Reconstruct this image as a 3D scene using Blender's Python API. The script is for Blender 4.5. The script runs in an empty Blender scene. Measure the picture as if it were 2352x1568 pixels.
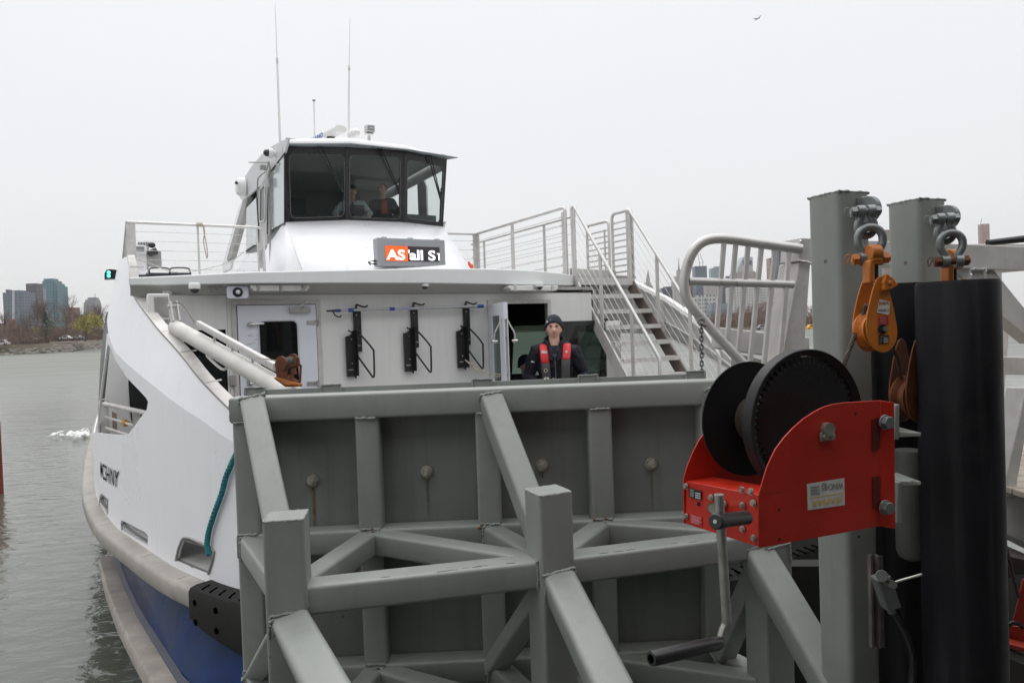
import bpy, bmesh, math, random
from mathutils import Vector as V3, Matrix, noise as mnoise
from mathutils.geometry import delaunay_2d_cdt
rad = math.radians
sc = bpy.context.scene
COL = sc.collection
# ---------------------------------------------------------------- camera (eye level is z = 0, water is z = WATER)
FPX, CX, CY = 1568.0, 1176.0, 784.0
PITCH, ROLL = rad(1.13), rad(-2.0)
RM = Matrix.Rotation(math.pi / 2 - PITCH, 3, 'X') @ Matrix.Rotation(ROLL, 3, 'Z')
RMI = RM.transposed()
cam_data = bpy.data.cameras.new('camera')
cam = bpy.data.objects.new('camera', cam_data)
COL.objects.link(cam)
cam.matrix_world = RM.to_4x4()
cam_data.sensor_width = 36.0
cam_data.lens = 24.0
cam_data.clip_start = 0.05
cam_data.clip_end = 20000
sc.camera = cam
WATER = -3.3
# ---------------------------------------------------------------- world and light (overcast)
sc.view_settings.view_transform = 'Standard'
sc.view_settings.look = 'None'
sc.view_settings.gamma = 1.0
sc.view_settings.exposure = 0.0
SUN_EL, SUN_AZ = rad(52), rad(-25)
world = bpy.data.worlds.new('World')
sc.world = world
world.use_nodes = True
wn, wl = world.node_tree.nodes, world.node_tree.links
wn.clear()
out = wn.new('ShaderNodeOutputWorld')
bgd = wn.new('ShaderNodeBackground')
sky = wn.new('ShaderNodeTexSky')
sky.sky_type = 'NISHITA'
sky.sun_disc = False
sky.sun_elevation = SUN_EL
sky.sun_rotation = SUN_AZ
bg1 = wn.new('ShaderNodeBackground')
bg1.inputs['Strength'].default_value = 0.005
wl.new(sky.outputs[0], bg1.inputs['Color'])
tc = wn.new('ShaderNodeTexCoord')
sep = wn.new('ShaderNodeSeparateXYZ')
wl.new(tc.outputs['Generated'], sep.inputs[0])
ramp = wn.new('ShaderNodeValToRGB')
cr = ramp.color_ramp
cr.elements[0].position = 0.0
cr.elements[0].color = (0.73, 0.725, 0.725, 1)
cr.elements[1].position = 1.0
cr.elements[1].color = (1.0, 1.0, 1.0, 1)
e = cr.elements.new(0.18); e.color = (0.845, 0.845, 0.85, 1)
e = cr.elements.new(0.42); e.color = (0.90, 0.90, 0.925, 1)
nz = wn.new('ShaderNodeTexNoise')
nz.inputs['Scale'].default_value = 1.6
nz.inputs['Detail'].default_value = 4
mp = wn.new('ShaderNodeMapping'); mp.inputs['Scale'].default_value = (1, 1, 3.5)
wl.new(tc.outputs['Generated'], mp.inputs[0]); wl.new(mp.outputs[0], nz.inputs['Vector'])
ml = wn.new('ShaderNodeMath'); ml.operation = 'MULTIPLY_ADD'
ml.inputs[1].default_value = 0.16; ml.inputs[2].default_value = -0.08
wl.new(nz.outputs[0], ml.inputs[0])
ad = wn.new('ShaderNodeMath'); ad.operation = 'ADD'; ad.use_clamp = True
wl.new(sep.outputs['Z'], ad.inputs[0]); wl.new(ml.outputs[0], ad.inputs[1])
wl.new(ad.outputs[0], ramp.inputs[0])
wl.new(ramp.outputs[0], bgd.inputs['Color'])
# an overcast zenith is about twice as bright as the horizon
st = wn.new('ShaderNodeMapRange')
st.inputs['From Min'].default_value = 0.45; st.inputs['From Max'].default_value = 1.0
st.inputs['To Min'].default_value = 1.0; st.inputs['To Max'].default_value = 2.4
wl.new(sep.outputs['Z'], st.inputs['Value']); wl.new(st.outputs[0], bgd.inputs['Strength'])
adds = wn.new('ShaderNodeAddShader')
wl.new(bg1.outputs[0], adds.inputs[0]); wl.new(bgd.outputs[0], adds.inputs[1])
wl.new(adds.outputs[0], out.inputs[0])
sun_d = bpy.data.lights.new('sun', 'SUN')
sun_d.energy = 0.7
sun_d.angle = rad(25)
sun_d.color = (1.0, 0.98, 0.95)
sun = bpy.data.objects.new('sun', sun_d)
COL.objects.link(sun)
_sd = V3((math.sin(SUN_AZ) * math.cos(SUN_EL), math.cos(SUN_AZ) * math.cos(SUN_EL), math.sin(SUN_EL)))
sun.rotation_euler = _sd.to_track_quat('Z', 'Y').to_euler()
# ---------------------------------------------------------------- measuring helpers: pixel of the photo + a known plane -> point in the place
def ray(px, py):
    return RM @ V3(((px - CX) / FPX, -(py - CY) / FPX, -1.0))
def proj(p):
    q = RMI @ V3(p)
    return (CX + FPX * q.x / -q.z, CY - FPX * q.y / -q.z)
def atY(px, py, Y):
    d = ray(px, py); return d * (Y / d.y)
def atZ(px, py, z):
    d = ray(px, py); return d * (z / d.z)
BC, BS, OY = math.cos(rad(30)), math.sin(rad(30)), 8.2
def W(u, v, z):                       # ferry frame: u across (to port), v aft, z up
    return V3((u * BC - v * BS, OY + u * BS + v * BC, z))
def toB(p):
    x, y = p[0], p[1] - OY
    return V3((x * BC + y * BS, -x * BS + y * BC, p[2]))
def atV(px, py, v):
    d = ray(px, py); return d * ((v + OY * BC) / (-d.x * BS + d.y * BC))
def atU(px, py, u):
    d = ray(px, py); return d * ((u + OY * BS) / (d.x * BC + d.y * BS))
def bV(px, py, v): return toB(atV(px, py, v))
def zpx(u, v, py):                    # height at (u,v) that shows at picture row py
    z = 0.5
    for _ in range(8):
        y1 = proj(W(u, v, z))[1]; y2 = proj(W(u, v, z + .01))[1]
        z += (py - y1) / ((y2 - y1) / .01)
    return z
UX, VX, ZX = W(1, 0, 0) - W(0, 0, 0), W(0, 1, 0) - W(0, 0, 0), V3((0, 0, 1))
def lerp(a, b, t): return a + (b - a) * t
# ---------------------------------------------------------------- materials
MATS = {}
def mat(name, col, rough=.5, metal=0., var=.12, scale=3., bump=.0, bscale=60., streak=0., scol=(.2, .17, .13), alpha=None, emit=None, estr=1., spec=.5, dirt=0., dcol=(.12, .1, .08), rvar=.1, coat=0., chips=None, bdist=.004):
    if name in MATS: return MATS[name]
    m = bpy.data.materials.new(name); m.use_nodes = True
    N, L = m.node_tree.nodes, m.node_tree.links
    b = N['Principled BSDF']
    t = N.new('ShaderNodeTexCoord')
    n1 = N.new('ShaderNodeTexNoise'); n1.inputs['Scale'].default_value = scale; n1.inputs['Detail'].default_value = 6; n1.inputs['Roughness'].default_value = .6
    L.new(t.outputs['Object'], n1.inputs['Vector'])
    r = N.new('ShaderNodeMapRange'); r.inputs['From Min'].default_value = .3; r.inputs['From Max'].default_value = .7
    r.inputs['To Min'].default_value = 1 - var; r.inputs['To Max'].default_value = 1 + var
    L.new(n1.outputs[0], r.inputs['Value'])
    mx = N.new('ShaderNodeVectorMath'); mx.operation = 'SCALE'; mx.inputs[0].default_value = col[:3]
    L.new(r.outputs[0], mx.inputs['Scale'])
    cur = mx.outputs[0]
    def over(cur, facsock, c2):
        q = N.new('ShaderNodeMix'); q.data_type = 'RGBA'
        L.new(facsock, q.inputs['Factor']); L.new(cur, q.inputs['A']); q.inputs['B'].default_value = (*c2, 1)
        return q.outputs['Result']
    if streak > 0:
        mpg = N.new('ShaderNodeMapping'); mpg.inputs['Scale'].default_value = (14, 14, .7)
        L.new(t.outputs['Object'], mpg.inputs[0])
        n2 = N.new('ShaderNodeTexNoise'); n2.inputs['Scale'].default_value = 1.5; n2.inputs['Detail'].default_value = 5
        L.new(mpg.outputs[0], n2.inputs['Vector'])
        r2 = N.new('ShaderNodeMapRange'); r2.inputs['From Min'].default_value = .52; r2.inputs['From Max'].default_value = .8
        r2.inputs['To Max'].default_value = streak; L.new(n2.outputs[0], r2.inputs['Value'])
        cur = over(cur, r2.outputs[0], scol)
    if dirt > 0:
        n3 = N.new('ShaderNodeTexNoise'); n3.inputs['Scale'].default_value = scale * 2.7; n3.inputs['Detail'].default_value = 9; n3.inputs['Roughness'].default_value = .72
        L.new(t.outputs['Object'], n3.inputs['Vector'])
        r3 = N.new('ShaderNodeMapRange'); r3.inputs['From Min'].default_value = .55; r3.inputs['From Max'].default_value = .72
        r3.inputs['To Max'].default_value = dirt; L.new(n3.outputs[0], r3.inputs['Value'])
        cur = over(cur, r3.outputs[0], dcol)
    if chips:
        v1 = N.new('ShaderNodeTexVoronoi'); v1.inputs['Scale'].default_value = 17; L.new(t.outputs['Object'], v1.inputs['Vector'])
        c1 = N.new('ShaderNodeMapRange'); c1.inputs['From Min'].default_value = .16; c1.inputs['From Max'].default_value = .12; L.new(v1.outputs['Distance'], c1.inputs['Value'])
        n5 = N.new('ShaderNodeTexNoise'); n5.inputs['Scale'].default_value = 5; n5.inputs['Detail'].default_value = 8; n5.inputs['Roughness'].default_value = .8; L.new(t.outputs['Object'], n5.inputs['Vector'])
        c2 = N.new('ShaderNodeMapRange'); c2.inputs['From Min'].default_value = .60; c2.inputs['From Max'].default_value = .64; L.new(n5.outputs[0], c2.inputs['Value'])
        c3 = N.new('ShaderNodeMath'); c3.operation = 'MULTIPLY'; L.new(c1.outputs[0], c3.inputs[0]); L.new(c2.outputs[0], c3.inputs[1])
        cur = over(cur, c3.outputs[0], chips)
    L.new(cur, b.inputs['Base Color'])
    rr = N.new('ShaderNodeMapRange'); rr.inputs['From Min'].default_value = .3; rr.inputs['From Max'].default_value = .7
    rr.inputs['To Min'].default_value = max(.02, rough - rvar); rr.inputs['To Max'].default_value = min(1, rough + rvar)
    L.new(n1.outputs[0], rr.inputs['Value']); L.new(rr.outputs[0], b.inputs['Roughness'])
    b.inputs['Metallic'].default_value = metal
    b.inputs['Specular IOR Level'].default_value = spec
    if coat: b.inputs['Coat Weight'].default_value = coat
    if bump > 0:
        n4 = N.new('ShaderNodeTexNoise'); n4.inputs['Scale'].default_value = bscale; n4.inputs['Detail'].default_value = 3
        L.new(t.outputs['Object'], n4.inputs['Vector'])
        bp = N.new('ShaderNodeBump'); bp.inputs['Strength'].default_value = bump; bp.inputs['Distance'].default_value = bdist
        L.new(n4.outputs[0], bp.inputs['Height']); L.new(bp.outputs[0], b.inputs['Normal'])
    if emit:
        b.inputs['Emission Color'].default_value = (*emit, 1); b.inputs['Emission Strength'].default_value = estr
    if alpha is not None: b.inputs['Alpha'].default_value = alpha
    MATS[name] = m
    return m
def glass_mat(name, tint, gloss_rough=.02, base=(.01, .012, .012), keep=.25):
    m = bpy.data.materials.new(name); m.use_nodes = True
    N, L = m.node_tree.nodes, m.node_tree.links; N.clear()
    o = N.new('ShaderNodeOutputMaterial'); tr = N.new('ShaderNodeBsdfTransparent'); tr.inputs[0].default_value = (*tint, 1)
    df = N.new('ShaderNodeBsdfDiffuse'); df.inputs[0].default_value = (*base, 1)
    m1 = N.new('ShaderNodeMixShader'); m1.inputs[0].default_value = keep
    L.new(tr.outputs[0], m1.inputs[1]); L.new(df.outputs[0], m1.inputs[2])
    g = N.new('ShaderNodeBsdfGlossy'); g.inputs['Roughness'].default_value = gloss_rough
    fr = N.new('ShaderNodeFresnel'); fr.inputs['IOR'].default_value = 1.45
    t = N.new('ShaderNodeTexCoord'); n = N.new('ShaderNodeTexNoise'); n.inputs['Scale'].default_value = 1.2
    bp = N.new('ShaderNodeBump'); bp.inputs['Strength'].default_value = .08; bp.inputs['Distance'].default_value = .02
    L.new(t.outputs['Object'], n.inputs['Vector']); L.new(n.outputs[0], bp.inputs['Height']); L.new(bp.outputs[0], g.inputs['Normal'])
    ge = N.new('ShaderNodeNewGeometry'); iv = N.new('ShaderNodeMath'); iv.operation = 'SUBTRACT'; iv.inputs[0].default_value = 1; L.new(ge.outputs['Backfacing'], iv.inputs[1])
    fm = N.new('ShaderNodeMath'); fm.operation = 'MULTIPLY'; L.new(fr.outputs[0], fm.inputs[0]); L.new(iv.outputs[0], fm.inputs[1])
    m2 = N.new('ShaderNodeMixShader'); L.new(fm.outputs[0], m2.inputs[0]); L.new(m1.outputs[0], m2.inputs[1]); L.new(g.outputs[0], m2.inputs[2])
    L.new(m2.outputs[0], o.inputs[0]); MATS[name] = m
    return m
WHITE = mat('white_hull_paint', (.86, .86, .885), .34, var=.03, scale=.9, streak=.16, scol=(.60, .585, .56), bump=.35, bscale=1.6, bdist=.02)
WALLP = mat('white_wall_paint', (.71, .71, .695), .45, var=.04, scale=1.2, streak=.12, scol=(.34, .31, .27), bump=.06, bscale=9, dirt=.05, dcol=(.4, .38, .34))
ALU = mat('weathered_aluminium', (.54, .525, .505), .5, metal=.12, var=.16, scale=5, streak=.35, scol=(.30, .27, .24), bump=.12, bscale=40, dirt=.25, dcol=(.24, .22, .19))
ALUD = mat('dull_grey_aluminium', (.34, .335, .325), .55, metal=.1, var=.2, scale=4, streak=.4, scol=(.2, .17, .15), bump=.15, bscale=30, dirt=.3, dcol=(.15, .13, .11))
ALUB = mat('bright_aluminium_tube', (.56, .55, .535), .36, metal=.4, var=.12, scale=7, bump=.1, bscale=50, dirt=.3, dcol=(.36, .33, .3))
STEEL = mat('stainless_steel', (.55, .54, .52), .3, metal=.9, var=.1, scale=9, dirt=.15, dcol=(.3, .26, .22))
RAILM = mat('scuffed_rub_rail_aluminium', (.35, .33, .30), .68, metal=.1, var=.22, scale=3.2, bump=.35, bscale=22, dirt=.6, dcol=(.27, .245, .215))
BLUE = mat('blue_hull_paint', (.002, .019, .082), .2, var=.35, scale=2.2, bump=.3, bscale=3.0, bdist=.02, spec=.10, dirt=.5, dcol=(.010, .02, .05))
HULLB = mat('grey_lower_hull_paint', (.06, .065, .085), .5, spec=.2, var=.2, scale=3, bump=.2, bscale=4, dirt=.3, dcol=(.2, .19, .19))
RUBBER = mat('black_rubber', (.020, .019, .018), .75, spec=.25, var=.25, scale=6, bump=.3, bscale=50, dirt=.3, dcol=(.05, .048, .045))
PILEM = mat('black_plastic_sleeve', (.008, .008, .011), .6, spec=.3, var=.3, scale=4, bump=.15, bscale=30, streak=.6, scol=(.045, .044, .046), dirt=.25, dcol=(.03, .028, .026))
BLACK = mat('black_paint', (.014, .014, .015), .4, var=.2, scale=5)
BLKP = mat('black_plastic', (.02, .02, .022), .35, var=.15, scale=9)
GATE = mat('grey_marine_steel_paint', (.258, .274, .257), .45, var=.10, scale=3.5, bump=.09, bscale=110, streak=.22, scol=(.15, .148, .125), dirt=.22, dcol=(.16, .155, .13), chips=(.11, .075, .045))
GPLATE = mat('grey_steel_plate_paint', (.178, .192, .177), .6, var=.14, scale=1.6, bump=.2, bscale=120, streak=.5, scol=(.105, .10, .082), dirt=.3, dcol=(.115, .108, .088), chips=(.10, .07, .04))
RUST = mat('rust_stain', (.22, .09, .02), .85, var=.4, scale=14)
RUSTD = mat('rusty_brown_paint', (.13, .042, .02), .8, var=.45, scale=14, bump=.5, bscale=60, dirt=.7, dcol=(.10, .045, .025))
RED = mat('red_winch_paint', (.46, .022, .010), .38, var=.14, scale=5, bump=.12, bscale=90, streak=.25, scol=(.36, .02, .01), dirt=.28, dcol=(.33, .035, .02), chips=(.10, .03, .02))
DRUM = mat('black_drum_paint', (.011, .011, .012), .5, spec=.35, var=.3, scale=7, bump=.2, bscale=70)
ORANGE = mat('orange_block_paint', (.50, .155, .018), .5, var=.2, scale=9, bump=.15, bscale=60, dirt=.55, dcol=(.20, .06, .02))
GALV = mat('galvanised_steel', (.22, .235, .235), .42, metal=.5, var=.22, scale=22, bump=.3, bscale=80, dirt=.3, dcol=(.13, .135, .13))
ZINC = mat('zinc_plated_steel', (.46, .46, .42), .35, metal=.8, var=.15, scale=20, dirt=.2, dcol=(.25, .22, .15))
SIGNG = mat('grey_sign_case', (.27, .285, .30), .45, var=.05, scale=5)
GLASSD = glass_mat('dark_tinted_glass', (.50, .56, .54), keep=.2)
GLASSW = glass_mat('wheelhouse_glass', (.72, .78, .76), base=(.12, .14, .14), keep=.07)
GLASSK = glass_mat('near_black_glass', (.05, .06, .06), keep=.7)
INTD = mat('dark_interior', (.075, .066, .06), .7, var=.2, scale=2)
WIRE = mat('steel_wire_rope', (.11, .095, .08), .55, metal=.5, var=.4, scale=60, bump=.5, bscale=300)
ROPEW = mat('weathered_cord', (.42, .37, .30), .9, var=.3, scale=60, bump=.5, bscale=200)
TEAL = mat('teal_rope_fibre', (.025, .19, .22), .8, var=.4, scale=50, bump=.6, bscale=200)
PAPER = mat('white_sticker', (.62, .61, .58), .5, var=.06, scale=20, dirt=.15, dcol=(.4, .38, .34))
INK = mat('black_ink', (.02, .02, .022), .5, var=.05)
# ---------------------------------------------------------------- mesh builder
def frame_from(n, up=V3((0, 0, 1))):
    n = n.normalized(); x = up.cross(n)
    if x.length < 1e-4: x = V3((1, 0, 0)).cross(n)
    x.normalize(); return x, n.cross(x)
SPLIT = {'bend_slot', 'mounting_bracket', 'hex_bolt', 'small_bolt', 'weld_seam', 'hook', 'screw', 'fastener', 'hinge', 'weld_bead', 'clip', 'mounting_lug', 'small_hole', 'collar', 'lug', 'bolt_hole', 'fender_slot', 'louvre_slot', 'scuff_mark', 'door_handle', 'wheelhouse_side', 'deck_pillar', 'helm_seat', 'console', 'bulwark_stiffener', 'lapel', 'vest_emblem', 'mullion', 'rear_window', 'sheave_bracket', 'window_mullion', 'foredeck_edge'}
class MB:
    def __init__(s): s.v = []; s.f = []; s.m = []
    def add(s, vs, fs, mi=0):
        o = len(s.v); s.v += [V3(a) for a in vs]
        s.f += [tuple(o + i for i in f) for f in fs]; s.m += [mi] * len(fs)
        return s
    def box(s, c, sx, sy, sz, X=V3((1, 0, 0)), Y=V3((0, 1, 0)), Z=V3((0, 0, 1)), mi=0):
        c = V3(c); vs = [c + X * (sx / 2 * i) + Y * (sy / 2 * j) + Z * (sz / 2 * k) for i in (-1, 1) for j in (-1, 1) for k in (-1, 1)]
        return s.add(vs, [(0, 1, 3, 2), (4, 6, 7, 5), (0, 4, 5, 1), (2, 3, 7, 6), (0, 2, 6, 4), (1, 5, 7, 3)], mi)
    def bbox(s, u0, u1, v0, v1, z0, z1, mi=0):
        return s.box(W((u0 + u1) / 2, (v0 + v1) / 2, (z0 + z1) / 2), abs(u1 - u0), abs(v1 - v0), abs(z1 - z0), UX, VX, ZX, mi)
    def hexa(s, p, mi=0):              # 8 corners: bottom 4 (ccw) then top 4
        return s.add(p, [(0, 3, 2, 1), (4, 5, 6, 7), (0, 1, 5, 4), (1, 2, 6, 5), (2, 3, 7, 6), (3, 0, 4, 7)], mi)
    def beam(s, p0, p1, w, h, up=V3((0, 0, 1)), r=.0, seg=3, mi=0, X=None):
        p0, p1 = V3(p0), V3(p1); n = (p1 - p0).normalized()
        if X is None: X, Y = frame_from(n, up)
        else: X = (X - n * X.dot(n)).normalized(); Y = n.cross(X)
        pts = []
        if r <= 0: pts = [(-w / 2, -h / 2), (w / 2, -h / 2), (w / 2, h / 2), (-w / 2, h / 2)]
        else:
            for cx_, cy_, a0 in ((w / 2 - r, -h / 2 + r, -90), (w / 2 - r, h / 2 - r, 0), (-w / 2 + r, h / 2 - r, 90), (-w / 2 + r, -h / 2 + r, 180)):
                for k in range(seg + 1):
                    a = rad(a0 + 90 * k / seg); pts.append((cx_ + r * math.cos(a), cy_ + r * math.sin(a)))
        k = len(pts)
        vs = [p0 + X * a + Y * b for a, b in pts] + [p1 + X * a + Y * b for a, b in pts]
        fs = [(i, (i + 1) % k, k + (i + 1) % k, k + i) for i in range(k)] + [tuple(range(k - 1, -1, -1)), tuple(range(k, 2 * k))]
        return s.add(vs, fs, mi)
    def tube(s, pts, r, n=8, closed=False, mi=0, r1=None, caps=True):
        pts = [V3(p) for p in pts]; m = len(pts); rings = []
        px = None
        for i, p in enumerate(pts):
            if closed: t = (pts[(i + 1) % m] - pts[i - 1]).normalized()
            else: t = (pts[min(i + 1, m - 1)] - pts[max(i - 1, 0)]).normalized()
            if px is None: X, Y = frame_from(t)
            else:
                X = px - t * px.dot(t)
                X = X.normalized() if X.length > 1e-6 else frame_from(t)[0]
                Y = t.cross(X)
            px = X; rr = r if r1 is None else lerp(r, r1, i / (m - 1))
            if isinstance(r, (list, tuple)): rr = r[i]
            rings.append([p + X * (rr * math.cos(2 * math.pi * k / n)) + Y * (rr * math.sin(2 * math.pi * k / n)) for k in range(n)])
        vs = [q for g in rings for q in g]; fs = []
        for i in range(m if closed else m - 1):
            a, b = i * n, ((i + 1) % m) * n
            fs += [(a + k, a + (k + 1) % n, b + (k + 1) % n, b + k) for k in range(n)]
        if not closed and caps: fs += [tuple(range(n - 1, -1, -1)), tuple(range((m - 1) * n, m * n))]
        return s.add(vs, fs, mi)
    def cyl(s, p0, p1, r, r1=None, n=16, mi=0): return s.tube([p0, p1], [r, r if r1 is None else r1], n, mi=mi)
    def lathe(s, c, ax, prof, n=24, mi=0, sx=1.):
        c = V3(c); X, Y = frame_from(ax); ax = ax.normalized(); vs = []
        for d, r in prof: vs += [c + ax * d + X * (r * sx * math.cos(2 * math.pi * k / n)) + Y * (r * math.sin(2 * math.pi * k / n)) for k in range(n)]
        fs = []
        for i in range(len(prof) - 1):
            fs += [(i * n + k, i * n + (k + 1) % n, (i + 1) * n + (k + 1) % n, (i + 1) * n + k) for k in range(n)]
        fs += [tuple(range(n - 1, -1, -1)), tuple(range((len(prof) - 1) * n, len(prof) * n))]
        return s.add(vs, fs, mi)
    def prism(s, poly, o, X, Y, N, th, mi=0):
        k = len(poly); a = [V3(o) + X * p[0] + Y * p[1] for p in poly]
        return s.prism3(a, N * th, mi)
    def prism3(s, a, off, mi=0):
        k = len(a); vs = list(a) + [p + off for p in a]
        return s.add(vs, [tuple(range(k)), tuple(range(2 * k - 1, k - 1, -1))] + [(i, (i + 1) % k, k + (i + 1) % k, k + i) for i in range(k)], mi)
    def sphere(s, c, r, n=12, sx=1, sy=1, sz=1, X=V3((1, 0, 0)), Y=V3((0, 1, 0)), Z=V3((0, 0, 1)), mi=0, f=None):
        c = V3(c); vs = []; m = n // 2 + 1
        for i in range(1, m):
            th = math.pi * i / m
            for k in range(n):
                a = 2 * math.pi * k / n
                q = V3((math.sin(th) * math.cos(a), math.sin(th) * math.sin(a), math.cos(th)))
                rr = r * (f(q) if f else 1)
                vs.append(c + X * (q.x * sx * rr) + Y * (q.y * sy * rr) + Z * (q.z * sz * rr))
        t = len(vs); vs += [c + Z * (r * sz * (f(V3((0, 0, 1))) if f else 1)), c - Z * (r * sz * (f(V3((0, 0, -1))) if f else 1))]
        fs = [(i * n + k, (i + 1) * n + k, (i + 1) * n + (k + 1) % n, i * n + (k + 1) % n) for i in range(m - 2) for k in range(n)]
        fs += [(t, k, (k + 1) % n) for k in range(n)] + [(t + 1, (m - 2) * n + (k + 1) % n, (m - 2) * n + k) for k in range(n)]
        return s.add(vs, fs, mi)
    def grid(s, rows, mi=0):
        n = len(rows[0]); vs = [q for r in rows for q in r]
        return s.add(vs, [(i * n + k, i * n + k + 1, (i + 1) * n + k + 1, (i + 1) * n + k) for i in range(len(rows) - 1) for k in range(n - 1)], mi)
    def bolt(s, p, n, r=.012, h=.01, washer=True, mi=0):
        n = n.normalized()
        if washer: s.cyl(p, p + n * h * .25, r * 1.35, n=14, mi=mi)
        s.tube([p, p + n * h], r, 6, mi=mi)
        return s
    def weld(s, pts, r=.006, mi=0, closed=False, seed=1):
        R_ = random.Random(seed); L = []
        pts = [V3(p) for p in pts]
        if closed: pts = pts + [pts[0]]
        for a, b in zip(pts[:-1], pts[1:]):
            k = max(1, int((b - a).length / .007))
            L += [a.lerp(b, i / k) + V3((R_.uniform(-1, 1), R_.uniform(-1, 1), R_.uniform(-1, 1))) * r * .3 for i in range(k)]
        L.append(pts[-1])
        r = r * .8
        return s.tube(L, [r * R_.uniform(.65, 1.25) for _ in L], 6, mi=mi)
    def build(s, name, mats, parent=None, **kw):
        if name in SPLIT and parent is not None and len(s.f) > 1:
            par_ = list(range(len(s.v)))
            def fi(a):
                while par_[a] != a: par_[a] = par_[par_[a]]; a = par_[a]
                return a
            for f in s.f:
                for i in f[1:]: par_[fi(i)] = fi(f[0])
            g = {}
            for k, f in enumerate(s.f): g.setdefault(fi(f[0]), []).append(k)
            B = []
            for fs in g.values():
                vi = {i for k in fs for i in s.f[k]}; lo = [min(s.v[i][a] for i in vi) - .002 for a in range(3)]; hi = [max(s.v[i][a] for i in vi) + .002 for a in range(3)]
                hitb = [b for b in B if all(lo[a] <= b[1][a] and hi[a] >= b[0][a] for a in range(3))]
                for b in hitb:
                    B.remove(b); fs = fs + b[2]; lo = [min(lo[a], b[0][a]) for a in range(3)]; hi = [max(hi[a], b[1][a]) for a in range(3)]
                B.append((lo, hi, fs))
            if len(B) > 1:
                for lo, hi, fs in B:
                    q = MB(); mp_ = {}
                    for k in fs:
                        for i in s.f[k]:
                            if i not in mp_: mp_[i] = len(q.v); q.v.append(s.v[i])
                        q.f.append(tuple(mp_[i] for i in s.f[k])); q.m.append(s.m[k])
                    o = q._build(name, mats, parent, **kw)
                return o
        return s._build(name, mats, parent, **kw)
    def _build(s, name, mats, parent=None, ang=38, bev=0, recalc=True, loc=None, thick=0, toff=0, **pr):
        me = bpy.data.meshes.new(name)
        root = V3((0, 0, 0))
        if parent is not None:
            q = parent
            while q.parent: q = q.parent
            root = V3(q['_o'])
        elif loc is not None: root = V3(loc)
        elif s.v:
            xs = [p.x for p in s.v]; ys = [p.y for p in s.v]; zs = [p.z for p in s.v]
            root = V3(((min(xs) + max(xs)) / 2, (min(ys) + max(ys)) / 2, min(zs)))
        me.from_pydata([p - root for p in s.v], [], s.f)
        if not isinstance(mats, (list, tuple)): mats = [mats]
        for m in mats: me.materials.append(m)
        if len(mats) > 1: me.polygons.foreach_set('material_index', s.m)
        me.validate()
        if recalc:
            bm = bmesh.new(); bm.from_mesh(me); bmesh.ops.recalc_face_normals(bm, faces=bm.faces); bm.to_mesh(me); bm.free()
        me.shade_smooth(); me.set_sharp_from_angle(angle=rad(ang))
        o = bpy.data.objects.new(name, me); COL.objects.link(o)
        if parent is not None: o.parent = parent
        else: o.location = root; o['_o'] = tuple(root)
        if bev:
            b = o.modifiers.new('edge', 'BEVEL'); b.width = bev; b.segments = 2; b.limit_method = 'ANGLE'; b.angle_limit = rad(40)
        if thick:
            b = o.modifiers.new('shell', 'SOLIDIFY'); b.thickness = thick; b.offset = toff
        for k, x in pr.items(): o[k] = x
        return o
def thing(name, loc, label, cat, group=None):
    o = bpy.data.objects.new(name, None); COL.objects.link(o); o.location = loc; o['_o'] = tuple(loc)
    o.empty_display_size = .2
    o['label'] = label; o['category'] = cat
    if group: o['group'] = group
    return o
def dup(o, loc=None, parent=None, label=None, group=None, rotz=None, sc_=None):
    c = o.copy(); COL.objects.link(c)
    if parent is not None: c.parent = parent
    if loc is not None: c.location = loc; c['_o'] = tuple(loc)
    if rotz is not None: c.rotation_euler.z = rotz
    if sc_ is not None: c.scale = sc_
    if label: c['label'] = label
    if group: c['group'] = group
    for ch in list(o.children): dup(ch, parent=c)
    return c
def text_into(mb, s, o, X, Y, h, w=None, mi=0, bold=.0, align='LEFT', th=.0008):
    cu = bpy.data.curves.new('t', 'FONT'); cu.body = s; cu.size = 1.0; cu.offset = bold; cu.align_x = align
    ob = bpy.data.objects.new('t', cu); COL.objects.link(ob)
    dg = bpy.context.evaluated_depsgraph_get(); dg.update()
    me = bpy.data.meshes.new_from_object(ob.evaluated_get(dg))
    vs = [v.co.copy() for v in me.vertices]; fs = [tuple(p.vertices) for p in me.polygons]
    bpy.data.objects.remove(ob); bpy.data.meshes.remove(me); bpy.data.curves.remove(cu)
    if not vs: return
    y0 = min(v.y for v in vs); y1 = max(v.y for v in vs); x0 = min(v.x for v in vs); x1 = max(v.x for v in vs)
    sy = h / (y1 - y0); sx = sy if w is None else w / (x1 - x0)
    N = X.cross(Y).normalized()
    mb.add([V3(o) + X * ((v.x - x0) * sx) + Y * ((v.y - y0) * sy) + N * th for v in vs], fs, mi)
def rrect(x0, y0, x1, y1, r, n=4):
    P = []
    for cx_, cy_, a0 in ((x1 - r, y0 + r, -90), (x1 - r, y1 - r, 0), (x0 + r, y1 - r, 90), (x0 + r, y0 + r, 180)):
        for k in range(n + 1):
            a = rad(a0 + 90 * k / n); P.append((cx_ + r * math.cos(a), cy_ + r * math.sin(a)))
    return P
def arc(c, X, Y, r, a0, a1, n=10):
    return [V3(c) + X * (r * math.cos(rad(lerp(a0, a1, k / n)))) + Y * (r * math.sin(rad(lerp(a0, a1, k / n)))) for k in range(n + 1)]
def smooth_path(pts, k=6):
    pts = [V3(p) for p in pts]; P = [pts[0]] + pts + [pts[-1]]; o = []
    for i in range(1, len(P) - 2):
        for j in range(k):
            t = j / k; a, b, c, d = P[i - 1], P[i], P[i + 1], P[i + 2]
            o.append(.5 * ((2 * b) + (c - a) * t + (2 * a - 5 * b + 4 * c - d) * t * t + (3 * b - a - 3 * c + d) * t ** 3))
    o.append(P[-2]); return o
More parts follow.
